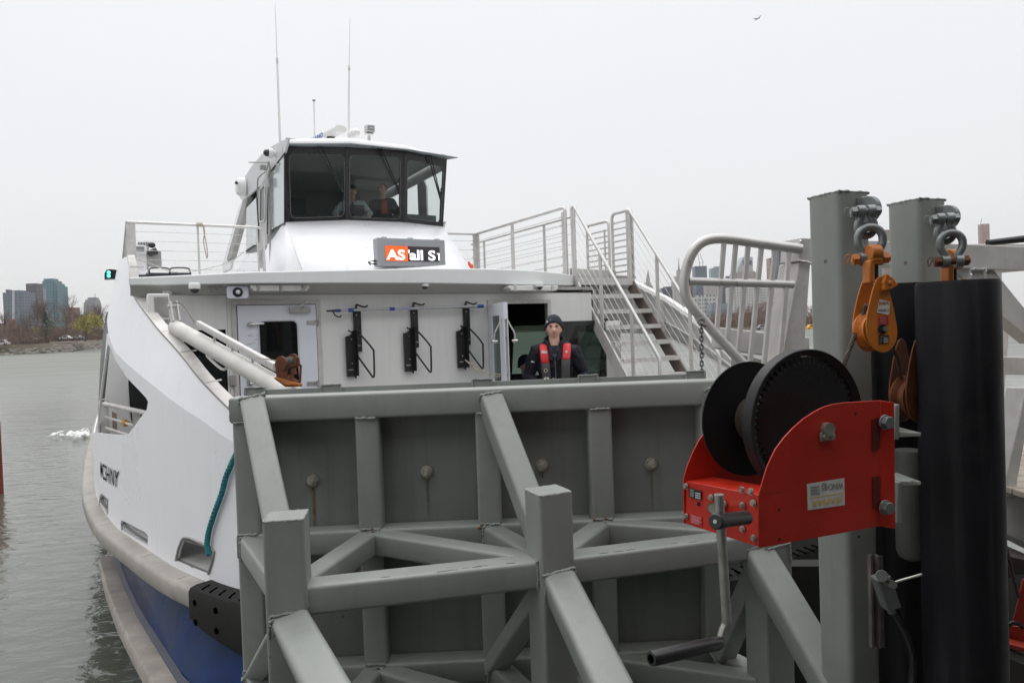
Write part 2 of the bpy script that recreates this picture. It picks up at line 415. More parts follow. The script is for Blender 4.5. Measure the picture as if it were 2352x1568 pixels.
# ================================================================ FERRY
UC = -.48                                        # centreline
DECK = -1.72
HP = [(-4.50, 14.0), (-4.50, 9.0), (-4.49, 6.0), (-4.46, 4.2), (-4.41, 2.68), (-4.32, 1.55), (-4.19, .6), (-4.07, .07), (-3.91, -.59), (-3.78, -1.09), (-3.61, -1.57), (-3.41, -2.02), (-3.0, -2.62), (-2.4, -3.14), (-1.6, -3.52), (-.9, -3.68), (UC, -3.70)]
_hp = smooth_path([V3((a, b, 0)) for a, b in HP], 16)
HV = [p.y for p in _hp]; HU = [p.x for p in _hp]
def Uh(v):
    if v >= HV[0]: return HU[0]
    for i in range(len(HV) - 1):
        if HV[i] >= v >= HV[i + 1]:
            t = (HV[i] - v) / max(1e-9, HV[i] - HV[i + 1]); return lerp(HU[i], HU[i + 1], t)
    return HU[-1]
def hit(px, py, lean=None, t0=3.0, t1=18.0, off=0.):
    d = ray(px, py); d = d / d.y; best = None; pg = None; k = 1500
    for i in range(k + 1):
        y = lerp(t0, t1, i / k); b = toB(d * y)
        if b.y < -3.69: continue
        g = b.x - (Uh(b.y) + off + (lean(b.y, b.z) if lean else 0))
        if pg is not None and pg < 0 <= g:
            return d * (y - (t1 - t0) / k * g / (g - pg + 1e-9))
        if best is None or g > best[0]: best = (g, y)
        pg = g
    return d * best[1]
ferry = thing('ferry', W(UC, 0, DECK), 'white and blue passenger ferry with black-windowed wheelhouse, nosing up to the grey dock gate', 'ferry')
KN = [(249, 767), (264, 808), (290, 834), (322, 861), (357, 889), (395, 919), (468, 968), (543, 1019), (600, 1055)]
KB = [toB(hit(*p)) for p in KN]
KV = [b.y for b in KB]; KZ = [b.z for b in KB]
def zk(v):
    if v >= KV[0]: return KZ[0]
    for i in range(len(KV) - 1):
        if KV[i] >= v >= KV[i + 1]: return lerp(KZ[i], KZ[i + 1], (KV[i] - v) / (KV[i] - KV[i + 1] + 1e-9))
    return KZ[-1]
KS = [(v, z) for v, z in zip(KV, KZ)]
def lean(v, z): return .27 * max(0., z - zk(v))
def zks(v): return sum(zk(v + d) for d in (-.3, -.2, -.1, 0, .1, .2, .3)) / 7
def skin(name, outer, holes, mt, fn, step=.16, thick=.018, parent=ferry, nfn=None):
    pts = [V3((p[0], p[1])).to_2d() if not isinstance(p, V3) else p.to_2d() for p in []]
    vs, es = [], []
    def loop(L):
        o = len(vs); d = []
        for a, b in zip(L, L[1:] + L[:1]):
            a, b = V3((*a, 0)), V3((*b, 0)); k = max(1, int((b - a).length / (step * .7)))
            d += [a.lerp(b, i / k) for i in range(k)]
        for p in d: vs.append(p.to_2d())
        for i in range(len(d)): es.append((o + i, o + (i + 1) % len(d)))
    loop(outer)
    for h in holes: loop(h)
    def inside(p, L):
        c = False
        for (x1, y1), (x2, y2) in zip(L, L[1:] + L[:1]):
            if (y1 > p[1]) != (y2 > p[1]) and p[0] < (x2 - x1) * (p[1] - y1) / (y2 - y1) + x1: c = not c
        return c
    xs = [p[0] for p in outer]; ys = [p[1] for p in outer]
    x = min(xs) + step / 2
    while x < max(xs):
        y = min(ys) + step / 2
        while y < max(ys):
            if inside((x, y), outer) and not any(inside((x, y), h) for h in holes): vs.append(V3((x, y, 0)).to_2d())
            y += step
        x += step
    r = delaunay_2d_cdt(vs, es, [], 0, 1e-5)
    ov, of = r[0], r[2]
    keep = []
    for f in of:
        c = (sum(ov[i][0] for i in f) / len(f), sum(ov[i][1] for i in f) / len(f))
        if inside(c, outer) and not any(inside(c, h) for h in holes): keep.append(tuple(f))
    nf = nfn or fn; e = .012
    used = sorted({i for f in keep for i in f}); ix = {j: k for k, j in enumerate(used)}
    F = [fn(ov[j][0], ov[j][1]) for j in used]; NN = []
    for j in used:
        x, y = ov[j][0], ov[j][1]; n_ = (nf(x + e, y) - nf(x - e, y)).cross(nf(x, y + e) - nf(x, y - e)).normalized()
        if n_.dot(UX) > 0: n_ = -n_
        NN.append(n_)
    tri = []
    for f in keep:
        f = [ix[i] for i in f]; q = (F[f[1]] - F[f[0]]).cross(F[f[2]] - F[f[0]])
        if q.dot(NN[f[0]]) < 0: f = f[::-1]
        tri.append(tuple(f))
    ed = {}
    for f in tri:
        for i in range(3): a_, b_ = f[i], f[(i + 1) % 3]; ed[(a_, b_)] = ed.get((a_, b_), 0) + 1
    rim = [(a_, b_) for (a_, b_) in ed if (b_, a_) not in ed]
    n0 = len(F); V_ = list(F) + [p - n_ * thick for p, n_ in zip(F, NN)]; NV = list(NN) + [-n_ for n_ in NN]
    fs = list(tri) + [tuple(n0 + i for i in f[::-1]) for f in tri]
    for a_, b_ in rim:
        o_ = len(V_); V_ += [F[b_], F[a_], F[a_] - NN[a_] * thick, F[b_] - NN[b_] * thick]
        q = (V_[o_ + 1] - V_[o_]).cross(V_[o_ + 3] - V_[o_]).normalized(); NV += [q] * 4; fs.append((o_, o_ + 1, o_ + 2, o_ + 3))
    root = V3(parent['_o']); me = bpy.data.meshes.new(name); me.from_pydata([p - root for p in V_], [], fs); me.materials.append(mt)
    me.shade_smooth(); me.normals_split_custom_set_from_vertices(NV)
    o = bpy.data.objects.new(name, me); COL.objects.link(o); o.parent = parent
    return o
def vz(px, py, ln=None): b = toB(hit(px, py, ln)); return (b.y, b.z)
def fhull(v, z): return W(Uh(v), v, z)
# --- lower white skin: from the knuckle down to the rub rail, with openings
RAILZ = -1.80
top = [(b.y, b.z) for b in KB]
opening = [vz(*p) for p in [(224, 993), (231, 905), (241.8, 827), (247.5, 790), (255, 800), (265, 827), (291, 867), (318.5, 895), (335, 913), (340, 922), (337, 940), (311, 975), (293, 999)]]
# aft of the opening the side simply runs on
outer = [(b.y, b.z) for b in KB] + [(-2.6, -1.0), (-3.1, -1.12), (-3.1, RAILZ), (0, RAILZ), (3, RAILZ), (13, RAILZ), (13, -1.5), (5, -1.4), (opening[0][0] + .05, opening[0][1] + .0), (opening[1][0] + .03, opening[1][1]), (opening[2][0] + .03, opening[2][1]), (opening[3][0] + .03, opening[3][1] + .1)]
slot1 = [vz(*p) for p in [(229, 1168), (232, 1137), (236, 1133), (249, 1146), (248, 1180), (243, 1188)]]
slot2 = [vz(*p) for p in [(277, 1217), (278, 1194), (290, 1199), (332, 1221), (340, 1230), (339, 1252)]]
lead = [vz(*p) for p in [(406, 1286), (411, 1262), (419, 1240), (425, 1233), (440, 1235), (488, 1256), (494, 1265), (491, 1284), (481, 1317)]]
def clampz(L): return [(v, max(z, RAILZ + .012)) for v, z in L]
hull = skin('hull_side', outer, [opening, clampz(slot1), clampz(slot2), clampz(lead)], WHITE, fhull, .13, .02)
# port mirror of the lower skin, in plain rows
def mirror(u): return 2 * UC - u
PB = [(7.0, .66), (1.9, .66), (1.54, .64), (.7, .33), (.01, .01), (-.46, -.27), (-1.16, -.73), (-1.8, -1.0), (-3.1, -1.12), (-3.7, -1.15)]
m = MB(); rows = []
def pz(v):
    for (a, za), (b, zb) in zip(PB[:-1], PB[1:]):
        if a >= v >= b: return lerp(za, zb, (a - v) / (a - b))
    return PB[-1][1]
vv = [7, 5, 4, 3, 2.4, 1.9, 1.54, 1.1, .7, .35, .01, -.25, -.46, -.8, -1.16, -1.8, -2.2, -2.6, -2.9, -3.1, -3.3, -3.5]
PU = lambda v, z: mirror(Uh(v)) - .03 - .1 * max(0, z + .5)
def vfan(v):                                     # clean edge round the bow
    return v
_l = [toB(atU(*p, 3.4)) for p in ((1532, 766), (1600, 790), (1672, 816), (1760, 850))]
def plow(v):
    L = [(7, -.02)] + [(b.y, b.z) for b in _l] + [(-3.1, -1.3)]
    for (a, za), (b, zb) in zip(L[:-1], L[1:]):
        if a >= v >= b: return lerp(za, zb, (a - v) / (a - b))
    return L[-1][1]
for v in vv: rows.append([W(PU(v, z), v, z) for z in [lerp(min(plow(v), pz(v) - .1), pz(v), k / 4) for k in range(5)]])
m.grid(rows); m.grid([[W(PU(v, z), v, z) for z in (RAILZ, -1.3)] for v in vv])
m.build('hull_side', WALLP, ferry, thick=.02, label='port bulwark of the bow seen from inside, beyond the stairs')
# front (bow) bulwark hidden behind gate
m = MB(); rows = []
bow = [(Uh(v), v) for v in (-3.1, -3.25, -3.4, -3.52, -3.6, -3.66)] + [(UC, -3.7)]
bow += [(mirror(a), b) for a, b in reversed(bow[:-1])]
for a, b in bow: rows.append([W(a, b, RAILZ), W(a, b, -1.45), W(a, b, -1.12)])
m.grid(rows); m.build('bow_bulwark', WHITE, ferry, thick=.02)
# port cap and stiffeners
m = MB(); m.tube([W(PU(v, pz(v)) , v, pz(v) + .01) for v in vv], .065, 8); m.build('bulwark_cap', WALLP, ferry)
m = MB()
for v in (1.5, .75, .05, -.6, -1.2, -1.8): m.beam(W(PU(v, plow(v)) - .09, v, plow(v)), W(PU(v, pz(v)) - .06, v, pz(v) - .03), .012, .05, up=UX)
for zf in (.04, .45):
    p = [W(PU(v, lerp(plow(v), pz(v), zf)) - .05, v, lerp(plow(v), pz(v), zf)) for v in vv if v < 3]
    for a, b in zip(p[:-1], p[1:]): m.beam(a, b, .04, .012, up=ZX)
m.build('bulwark_stiffener', WALLP, ferry)
# --- upper white skin, leaning inboard
capo = [(294.5, 589), (298, 610), (299, 630), (300, 655), (310, 682), (324, 704), (340, 725), (365, 757), (395, 790), (422.6, 822), (460, 870), (510, 922), (545, 955), (590, 995)]
sil = [(246, 735), (249, 712), (257, 680), (262, 655), (267, 625), (274, 598)]
CAPB = [toB(hit(*p, lean)) for p in capo]
SILB = [toB(hit(*p, lean)) for p in sil]
outer2 = [(b.y, b.z) for b in KB][::-1] + [(b.y, b.z) for b in SILB] + [(CAPB[0].y + .12, CAPB[0].z + .01)] + [(b.y, b.z) for b in CAPB]
skin('bulwark_upper', outer2, [], WHITE, lambda v, z: W(Uh(v) + lean(v, z), v, z), .12, .018, nfn=lambda v, z: W(Uh(v) + .27 * (z - zks(v)), v, z))
# cap: a flat aluminium box edge along the top
m = MB(); rows = []
cb = smooth_path([W(b.x, b.y, b.z) for b in CAPB], 4)
L = []
for i, p in enumerate(cb):
    t = (cb[min(i + 1, len(cb) - 1)] - cb[max(i - 1, 0)]).normalized()
    inn = (UX - t * UX.dot(t)).normalized(); nn = t.cross(inn).normalized()
    if nn.z < 0: nn = -nn
    w_ = lerp(.05, .078, min(1, i / 14))
    rows.append([p - nn * .004 - inn * .004, p + nn * .012 - inn * .004, p + nn * .012 + inn * w_, p - nn * .03 + inn * w_])
    L.append(p + nn * .012 - inn * .003)
m.grid(rows)
m.build('bulwark_cap', ALU, ferry, thick=.01)
m = MB()
for k in range(5, len(cb) - 1, 6):
    p = cb[k]; t = (cb[k + 1] - cb[k - 1]).normalized(); inn = (UX - t * UX.dot(t)).normalized(); nn = t.cross(inn)
    if nn.z < 0: nn = -nn
    m.beam(p + nn * .014, p + inn * .12 + nn * .014, .02, .004, up=nn)
m.build('weld_seam', ALUD, ferry)
# inner face of the starboard bulwark (seen through openings)
m = MB(); rows = []
for v in [-.3, -.6, -.9, -1.4, -2.0, -2.4]:
    zt = zk(v) + .12 if v > -2 else -.8
    rows.append([W(Uh(v) + .30, v, DECK), W(Uh(v) + .28, v, zt - .2)])
m.grid(rows); m.build('bulwark_lining', HULLB, ferry, thick=.01)
# end pillar of the big side opening
m = MB()
pl = [atV(224.4, 996, toB(hit(224.4, 993)).y), ] 
pL = [(223, 992), (230.5, 827), (236, 770), (244, 719), (247.5, 716), (251, 735), (247, 773), (241.8, 827), (225.5, 996)]
PBb = [toB(hit(*p)) for p in pL]
vv0 = [2.1, 1.75, 1.6, 1.25, 1.22, 1.1, 1.15, 1.3, 1.98]
m.prism3([atV(p[0], p[1], v + .12) for p, v in zip(pL, vv0)], VX * .05 + UX * .03)
m.build('opening_post', mat('dark_post_grey', (.16, .165, .165), .5, var=.1), ferry)
# side deck wall and bulkhead seen through the opening, dark side window, guard rails
m = MB(); m.bbox(-3.72, -3.64, .02, 9.0, DECK, .46); m.build('side_wall', WALLP, ferry)
m = MB(); m.prism3([atV(*p, 2.3) for p in ((227, 1004), (234, 850), (244, 778), (262, 785), (296, 830), (296, 1004))], VX * .04); m.build('side_bulkhead', mat('pale_side_wall', (.82, .82, .81), .5, var=.04, streak=.1), ferry)  # pale base raised to offset the dim inside of the opening
m = MB(); m.prism3([atV(*p, 2.28) for p in ((293, 838), (360, 900), (350, 960), (309, 990), (300, 960), (296, 900))], VX * .03); m.build('side_window', BLACK, ferry, label='dark side window seen through the hull opening')
m = MB(); m.prism3([atV(*p, 2.29) for p in ((293, 838), (360, 900), (360, 1010), (293, 1010))], VX * .03); m.build('side_bulkhead', mat('pale_side_wall', (0, 0, 0)), ferry)
m = MB(); m.grid([[W(Uh(v) + .03, v, DECK - .005), W(-3.65, v, DECK - .005)] for v in (.0, .6, 1.2, 1.8, 2.4, 3)]); m.build('side_deck', ALUD, ferry, thick=.02)
gr = MB()
p0, p1 = atY(239, 927, 7.45), atY(343, 950, 6.35)
gr.tube([p0, p1], .024, 10)
gr.tube([atY(243, 957, 7.4), atY(330, 984, 6.5)], .014, 8); gr.tube([atY(243, 982, 7.4), atY(318, 1006, 6.6)], .014, 8)
gr.beam(p0 - ZX * .02, p0 - ZX * .38, .085, .02, up=VX)
q = lerp(p0, p1, .74); gr.beam(q - ZX * .01, q - ZX * .36, .07, .02, up=VX)
gr.tube(arc(p0 + ZX * .0, UX, ZX, .05, 0, 345, 12), .009, 6, closed=True)
gr.build('guard_rail', ALU, ferry)
m = MB(); m.sphere(atY(288, 972, 6.9), .035, 10, f=lambda q: 1 + .25 * math.sin(q.x * 9 + q.z * 14)); m.build('brass_valve', mat('brass', (.45, .26, .03), .4, metal=.7, var=.3, scale=40), ferry)
m = MB(); m.prism3([atY(257, 945, 7.5), atY(268, 950, 7.5), atY(270, 992, 7.5), atY(259, 990, 7.5)], VX * .02); m.build('stowed_webbing', mat('beige_webbing', (.30, .24, .19), .8), ferry)
# --- rub rail: box section following the hull, rounded outboard edge
def ring_row(v, uf, prof): return [W(uf(v) + a, v, b) for a, b in prof]
vs_ = [13, 9, 7, 5.5, 4.2, 3.4, 2.9, 2.5, 2.1, 1.7, 1.35, 1.0, .7, .4, .1, -.2, -.5, -.8, -1.1, -1.35, -1.66]
def nrm(v):                                   # outboard normal in plan
    du = Uh(v + .05) - Uh(v - .05); n = V3((-.1, du, 0)); n.normalize(); return n
def offs(v, a, z):
    n = nrm(v); return W(Uh(v) + n.x * a, v + n.y * a, z)
prof = [(-.01, -1.795), (.10, -1.80), (.125, -1.81), (.137, -1.835), (.137, -1.93), (.12, -1.955), (-.01, -1.965)]
m = MB(); m.grid([[offs(v, a, z) for a, z in prof] for v in vs_]); m.build('rub_rail', RAILM, ferry, ang=50)
m = MB()
for v in (2.5, .75, -.6, -1.36):
    n = nrm(v); t = V3((n.y, -n.x, 0))
    m.tube([offs(v, .0, -1.795), offs(v, .10, -1.800), offs(v, .136, -1.835), offs(v, .136, -1.92)], .0035, 6)
m.build('weld_seam', RAILM, ferry)
# black bow fender, blocks with slots and bolt holes
def fend(name, vlist, zb, label=None):
    m = MB(); pr = [(-.01, -1.765), (.11, -1.765), (.155, -1.775), (.17, -1.80), (.17, -.03), (.15, 0), (-.01, 0)]
    zb_f = lambda v: lerp(-2.02, -2.16, min(1, (vlist[0] - v) / .6))
    m.grid([[offs(v, a, z if z < -1 else zb_f(v) - z) for a, z in pr] for v in vlist])
    o = m.build(name, RUBBER, ferry, ang=35)
    h = MB()
    for v in vlist[1:-1:2]:
        for z in (-1.86, -2.0):
            n = nrm(v); N = UX * n.x + VX * n.y
            p = offs(v, .171, z); h.cyl(p - N * .02, p + N * .0015, .023, n=14)
    for v in [lerp(vlist[0], vlist[-1], k / 14.) for k in range(1, 14)]:
        h.beam(offs(v, .06, -1.7635), offs(v - .03, .135, -1.7665), .016, .004)
    h.build('bolt_hole', mat('hole_black', (.001, .001, .001), 1., spec=0), o)
    return o
fend('bow_fender', [-1.66, -1.74, -1.83, -1.96, -2.1, -2.25, -2.45, -2.65, -2.9], -2.12)
m = MB()
fl = [(Uh(v), v) for v in (-2.9, -3.1, -3.3, -3.45, -3.6)] + [(UC, -3.72)]; fl += [(mirror(a), b) for a, b in reversed(fl[:-1])]
rows = []
for i, (a, b) in enumerate(fl):
    rows.append([W(a, b + .02, -1.70), W(lerp(UC, a, 1.02), b - .13, -1.70), W(lerp(UC, a, 1.03), b - .20, -1.73), W(lerp(UC, a, 1.03), b - .20, -2.75), W(a, b, -2.8)])
m.grid(rows); o = m.build('bow_fender', RUBBER, ferry, ang=35)
h = MB()
for k in range(26):
    u = -1.2 + k * .085; h.beam(W(u, -3.80, -1.6985), W(u - .02, -3.90, -1.6985), .018, .004)
h.build('fender_slot', mat('hole_black', (.001, .001, .001), 1., spec=0), o)
# --- blue hull below the rail, recess, lower strake and underbody
def US(v): return Uh(v) + .05
vs2 = [13, 9, 6, 4.5, 3.6, 2.9, 2.4, 1.9, 1.4, .9, .4, -.1, -.6, -1.1, -1.6, -2.1, -2.6, -3.0, -3.3, -3.5, -3.6]
def UL(v):                                    # outer edge of lower strake
    T = [(6.0, -4.44), (3.0, -4.41), (1.88, -4.39), (.84, -4.31), (-.12, -4.21), (-.83, -4.11), (-1.7, -3.98), (-2.4, -3.8), (-3.2, -3.4)]
    for (a, ua), (b, ub) in zip(T[:-1], T[1:]):
        if a >= v >= b: return lerp(ua, ub, (a - v) / (a - b))
    return T[0][1] if v > 3 else T[-1][1]
vs3 = [2.35, 2.1, 1.88, 1.5, 1.1, .84, .5, .2, -.12, -.5, -.83, -1.2, -1.7, -2.1, -2.4, -2.8, -3.2]
def lz(v): return -2.44 if v < 1.9 else -2.44 - (v - 1.9) * .25
m = MB(); m.grid([[W(UL(v) + .155, v, lz(v) + .0), W(UL(v) + .02, v, lz(v) + .01), W(UL(v), v, lz(v) - .02), W(UL(v) + .01, v, lz(v) - .14), W(UL(v) + .2, v, lz(v) - .2)] for v in vs3])
m.build('lower_strake', mat('beige_brown_strake', (.30, .27, .24), .7, var=.25, scale=3.5, bump=.3, bscale=20, dirt=.6, dcol=(.46, .44, .41)), ferry, ang=50)
bl_ = lambda v: (UL(v) + .185) if v < 2.3 else Uh(v) + .06
m = MB(); m.grid([[W(lerp(bl_(v), Uh(v) + .02, k / 5.) + .02 * math.sin(k / 5 * math.pi), v, lerp(-2.41, -1.93, k / 5.)) for k in range(6)] for v in vs2]); m.build('blue_hull', BLUE, ferry, ang=60)
m = MB(); m.grid([[W(UL(v) + .15, v, lz(v) + .002), W(UL(v) + .19, v, -2.40)] for v in vs3])
m.build('lower_hull', HULLB, ferry, ang=60)
m = MB(); m.grid([[W(UL(min(v, 2)) + .18, v, -2.6), W(UL(min(v, 2)) + .35, v, -3.0), W(UL(min(v, 2)) + .6, v, -3.8)] for v in vs3])
m.build('underwater_hull', BLUE, ferry)
# fairlead trim: rounded aluminium lips round the two big cut-outs, floor inside
def lip(L, r, mt=ALUD):
    m = MB(); m.tube([W(Uh(v) - .008, v, z) for v, z in L], r, 8); return m.build('opening_trim', mt, ferry)
lip(lead, .009); lip(slot1[:-1], .004)
m = MB()
for L in (slot1, slot2, lead):
    a, b = L[0][0], L[-1][0]
    m.grid([[W(Uh(v) - .0, v, DECK - .01), W(Uh(v) + .55, v, DECK - .01)] for v in (a, lerp(a, b, .5), b)])
m.build('foredeck_edge', mat('non_slip_deck', (.14, .14, .14), .8, var=.45, scale=60, bump=.8, bscale=160), ferry, thick=.01)
pts = [vz(419, 1240), vz(447, 1263)]
m = MB(); m.beam(W(Uh(pts[0][0]) + .03, *pts[0]), W(Uh(pts[1][0]) + .13, pts[1][0], pts[1][1]), .05, .012); m.build('bracket', ALUD, ferry)
# deck
m = MB(); dv = [9, 4, 2, 1, 0, -.6, -1.1, -1.6, -2.0, -2.6, -3.1, -3.5, -3.65]
m.grid([[W(Uh(v) + .02, v, DECK - .02), W(mirror(Uh(v)) - .02, v, DECK - .02)] for v in dv]); m.build('foredeck', ALUD, ferry, thick=.02, toff=-1)
# name on the side, following the skin
def name_text():
    m = MB(); s = 'MCSHINY'
    a = hit(232, 1078); b = hit(272, 1091)
    L = MB(); text_into(L, s, V3((0, 0, 0)), V3((1, 0, 0)), V3((0, 1, 0)), 1.0, 1.0, bold=.006)
    va, vb = toB(a).y, toB(b).y
    za, zb = toB(hit(231, 1092)).z, toB(hit(268, 1117)).z
    ha = toB(hit(232, 1060)).z - za; hb = toB(hit(272, 1080)).z - zb
    for p in L.v:
        v = lerp(va, vb, p.x + .05 * (p.y - .2) * (.3 + p.x)); z = lerp(za, zb, p.x) + p.y * lerp(ha, hb, p.x)
        n = nrm(v); m.v.append(W(Uh(v) + n.x * .008, v + n.y * .008, z))
    m.f = L.f; m.m = L.m
    m.build('name_lettering', mat('matt_black_lettering', (.006, .006, .007), 1., spec=0, var=.05), ferry, recalc=False, label='black letters MCSHINY on the white side')
name_text()
# ================================================================ cabin front wall (v = 0)
def VR(px, py, v=0.): b = bV(px, py, v); return b.x, b.z
WZ = .42
u1 = VR(545, 780)[0]; u2 = VR(728, 780)[0]; zt = VR(637, 699)[1]
d0 = VR(1130, 760)[0]; d1 = VR(1258, 760)[0]; dz = VR(1215, 697)[1]
w0, w1 = VR(1290, 800)[0] - .06, 1.42; wzt = VR(1350, 738)[1]; wzb = -.72
lw0, lw1 = VR(425, 840)[0], VR(522, 840)[0]; lwt, lwb = VR(500, 757)[1], -.78
m = MB(); T = .05
def wallseg(a, b, z0, z1): m.bbox(a, b, 0, T, z0, z1)
xs = [-3.72, lw0, lw1, d0 - .06, d1 + .06, w0, w1, 1.62]
wallseg(-3.72, lw0, DECK, WZ); wallseg(lw0, lw1, lwt, WZ); wallseg(lw0, lw1, DECK, lwb); wallseg(lw1, d0, DECK, WZ)
wallseg(d0, d1, dz, WZ); wallseg(d1, w0, DECK, WZ); wallseg(w0, 1.2, wzt, WZ); wallseg(w0, w1, DECK, wzb); wallseg(w1, 1.66, DECK, wzt)
m.build('front_wall', WALLP, ferry)
# seams
m = MB()
for z in (.15,): 
    pass
m.bbox(-3.7, 1.2, -.0025, 0, WZ - .008, WZ - .003)
for px in (520,): 
    u = VR(px, 700)[0]; m.bbox(u, u + .004, -.0015, 0, -1.6, .41)
m.build('panel_seam', ALUD, ferry)
# dark glazing
m = MB(); m.bbox(lw0, lw1, .01, .03, lwb, lwt); m.build('front_window', GLASSK, ferry, label='dark window left of the closed door')
m = MB(); m.bbox(w0, w1, .012, .022, wzb, wzt); o = m.build('front_window', GLASSD, ferry, label='large tinted window right of the open doorway')
m = MB(); fw = .05
m.bbox(w0 - .01, w1, -.012, .012, wzt - fw, wzt + .01); m.bbox(w0 - .01, w0 + fw, -.012, .012, wzb, wzt - fw)
k0 = VR(1425, 850)[0]
m.prism3([W(w0 + .04, -.009, wzt - .05), W(w0 + .28, -.009, wzt - .05), W(w0 + .04, -.009, wzt - .5)], VX * .012)
m.build('window_frame', BLKP, o)
# cabin interior: floor, dark ceiling, far windows with slanted posts, seated passenger behind
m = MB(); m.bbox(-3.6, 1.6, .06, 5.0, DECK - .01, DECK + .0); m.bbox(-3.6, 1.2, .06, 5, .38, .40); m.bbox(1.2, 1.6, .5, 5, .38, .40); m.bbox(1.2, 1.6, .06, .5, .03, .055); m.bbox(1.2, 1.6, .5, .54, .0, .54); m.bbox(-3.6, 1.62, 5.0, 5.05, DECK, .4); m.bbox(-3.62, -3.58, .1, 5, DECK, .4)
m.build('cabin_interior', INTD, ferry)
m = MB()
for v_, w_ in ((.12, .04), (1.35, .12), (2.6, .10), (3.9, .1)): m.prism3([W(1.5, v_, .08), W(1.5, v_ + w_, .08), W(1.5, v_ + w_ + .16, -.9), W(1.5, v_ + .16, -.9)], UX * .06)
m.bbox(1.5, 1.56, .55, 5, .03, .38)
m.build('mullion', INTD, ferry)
# --- closed door
fr = MB(); fwd = .045
fr.bbox(u1 - fwd, u1, -.018, .02, DECK, zt + fwd); fr.bbox(u2, u2 + fwd, -.018, .02, DECK, zt + fwd); fr.bbox(u1, u2, -.018, .02, zt, zt + fwd)
door = MB(); g = .008
wx0, wz1 = VR(597, 790)[0], VR(640, 739)[1]; wx1 = VR(681, 790)[0]; wz0 = -.62
door.bbox(u1 + g, u2 - g, -.028, -.002, DECK + .03, zt - g)
dw = mat('blue_white_door_paint', (.68, .70, .76), .4, var=.03, streak=.1, scol=(.4, .4, .42), dirt=.08, dcol=(.35, .35, .38))
D = door.build('cabin_door', dw, ferry, label='closed white door with a rounded window')
fr.build('door_frame', ALU, D)
m = MB(); m.bbox(u1 - .0, u1 + g, -.01, 0, DECK, zt); m.bbox(u2 - g, u2, -.01, 0, DECK, zt); m.bbox(u1, u2, -.01, 0, zt - g, zt); m.build('door_seal', BLKP, D)
m = MB(); P = rrect(wx0 - .004, wz0, wx1 + .004, wz1 + .004, .05)
m.prism3([W(a, -.032, b) for a, b in P], VX * .004)
m.build('door_window', GLASSK, D)
m = MB(); m.tube([W(a, -.03, b) for a, b in rrect(wx0 - .012, wz0, wx1 + .012, wz1 + .012, .055, 6)], .009, 6, closed=True); m.build('window_trim', mat('window_trim_white', (.55, .57, .60), .4), D)
m = MB(); hx, hz = VR(572, 745); m.cyl(W(hx, -.03, hz), W(hx, -.06, hz), .024, n=14); m.tube([W(hx, -.055, hz), W(hx + .13, -.06, hz + .003)], .009, 8)
hx2, hz2 = VR(572, 880); m.bbox(hx2 - .02, hx2 + .02, -.04, -.028, hz2 - .12, hz2 + .05); m.tube([W(hx2, -.07, hz2), W(hx2 + .1, -.07, hz2)], .01, 8); m.build('door_handle', STEEL, D)
m = MB()
for py in (741, 880):
    q = VR(724, py); m.bbox(q[0] - .09, q[0] + .03, -.036, -.028, q[1] - .018, q[1] + .022); m.tube([W(q[0] + .02, -.036, q[1] - .03), W(q[0] + .02, -.036, q[1] + .03)], .008, 8)
m.build('hinge', STEEL, D)
q = VR(662, 712); q2 = VR(709, 704)
m = MB(); m.bbox(q[0], q2[0], -.075, -.03, q[1] - .028, q[1] + .026); m.beam(W(q2[0] - .12, -.06, q[1] + .03), W(q2[0] - .02, -.02, q[1] + .08), .02, .006); m.build('door_closer', STEEL, D)
m = MB()
rr_ = random.Random(4)
for k in range(7):
    a = VR(rr_.uniform(563, 590), rr_.uniform(765, 830)); m.tube([W(a[0], -.0286, a[1]), W(a[0] + rr_.uniform(.02, .09), -.0286, a[1] + rr_.uniform(-.01, .02))], .0014, 4)
m.build('scuff_mark', INK, D)
# keypad box left of door
m = MB(); q = VR(535, 873); m.bbox(q[0] - .03, q[0] + .03, -.03, 0, q[1] - .05, q[1] + .05); m.build('keypad_box', ALUD, ferry, bev=.004)
# --- open doorway at right and its opened leaf
m = MB(); fw2 = .05
m.bbox(d0 - fw2, d0, -.02, .05, DECK, dz + fw2); m.bbox(d1, d1 + fw2, -.02, .05, DECK, dz + fw2); m.bbox(d0, d1, -.02, .05, dz, dz + fw2)
m.build('doorway_frame', ALU, ferry)
hng = W(d0 - .01, -.02, 0); end = W(d0 - .20, -.74, 0); dX = (end - hng).normalized(); ll = (end - hng).length; dN = dX.cross(ZX)
def dbox(mb, a0, a1, z0, z1, n0, n1): mb.box(hng + dX * ((a0 + a1) / 2) + dN * ((n0 + n1) / 2) + ZX * ((z0 + z1) / 2), abs(a1 - a0), abs(n1 - n0), abs(z1 - z0), dX, dN, ZX)
m = MB()
dbox(m, 0, .18, DECK + .03, dz - .01, 0, .045); dbox(m, ll - .2, ll, DECK + .03, dz - .01, 0, .045); dbox(m, .18, ll - .2, wz1, dz - .01, 0, .045); dbox(m, .18, ll - .2, DECK + .03, -.62, 0, .045)
D2 = m.build('cabin_door', dw, ferry, label='white door standing open, seen edge on')
m = MB(); dbox(m, .18, ll - .2, -.62, wz1, .015, .03); m.build('door_window', GLASSD, D2)
m = MB()
for k in (-1, 1):
    s = hng + dX * (ll - .08) + dN * (.045 if k > 0 else 0)
    m.tube(smooth_path([s + ZX * .12, s + dN * (k * .05) + ZX * .02, s + dN * (k * .09) - ZX * .06, s + dN * (k * .09) - ZX * .16], 4), .009, 8)
    m.cyl(s + dN * (k * .06) - ZX * .14, s + dN * (k * .12) - ZX * .14, .016)
m.build('door_handle', STEEL, D2)
m = MB(); dbox(m, ll - .003, ll + .003, -1.2, .1, .01, .035); m.build('lock_plate', STEEL, D2)
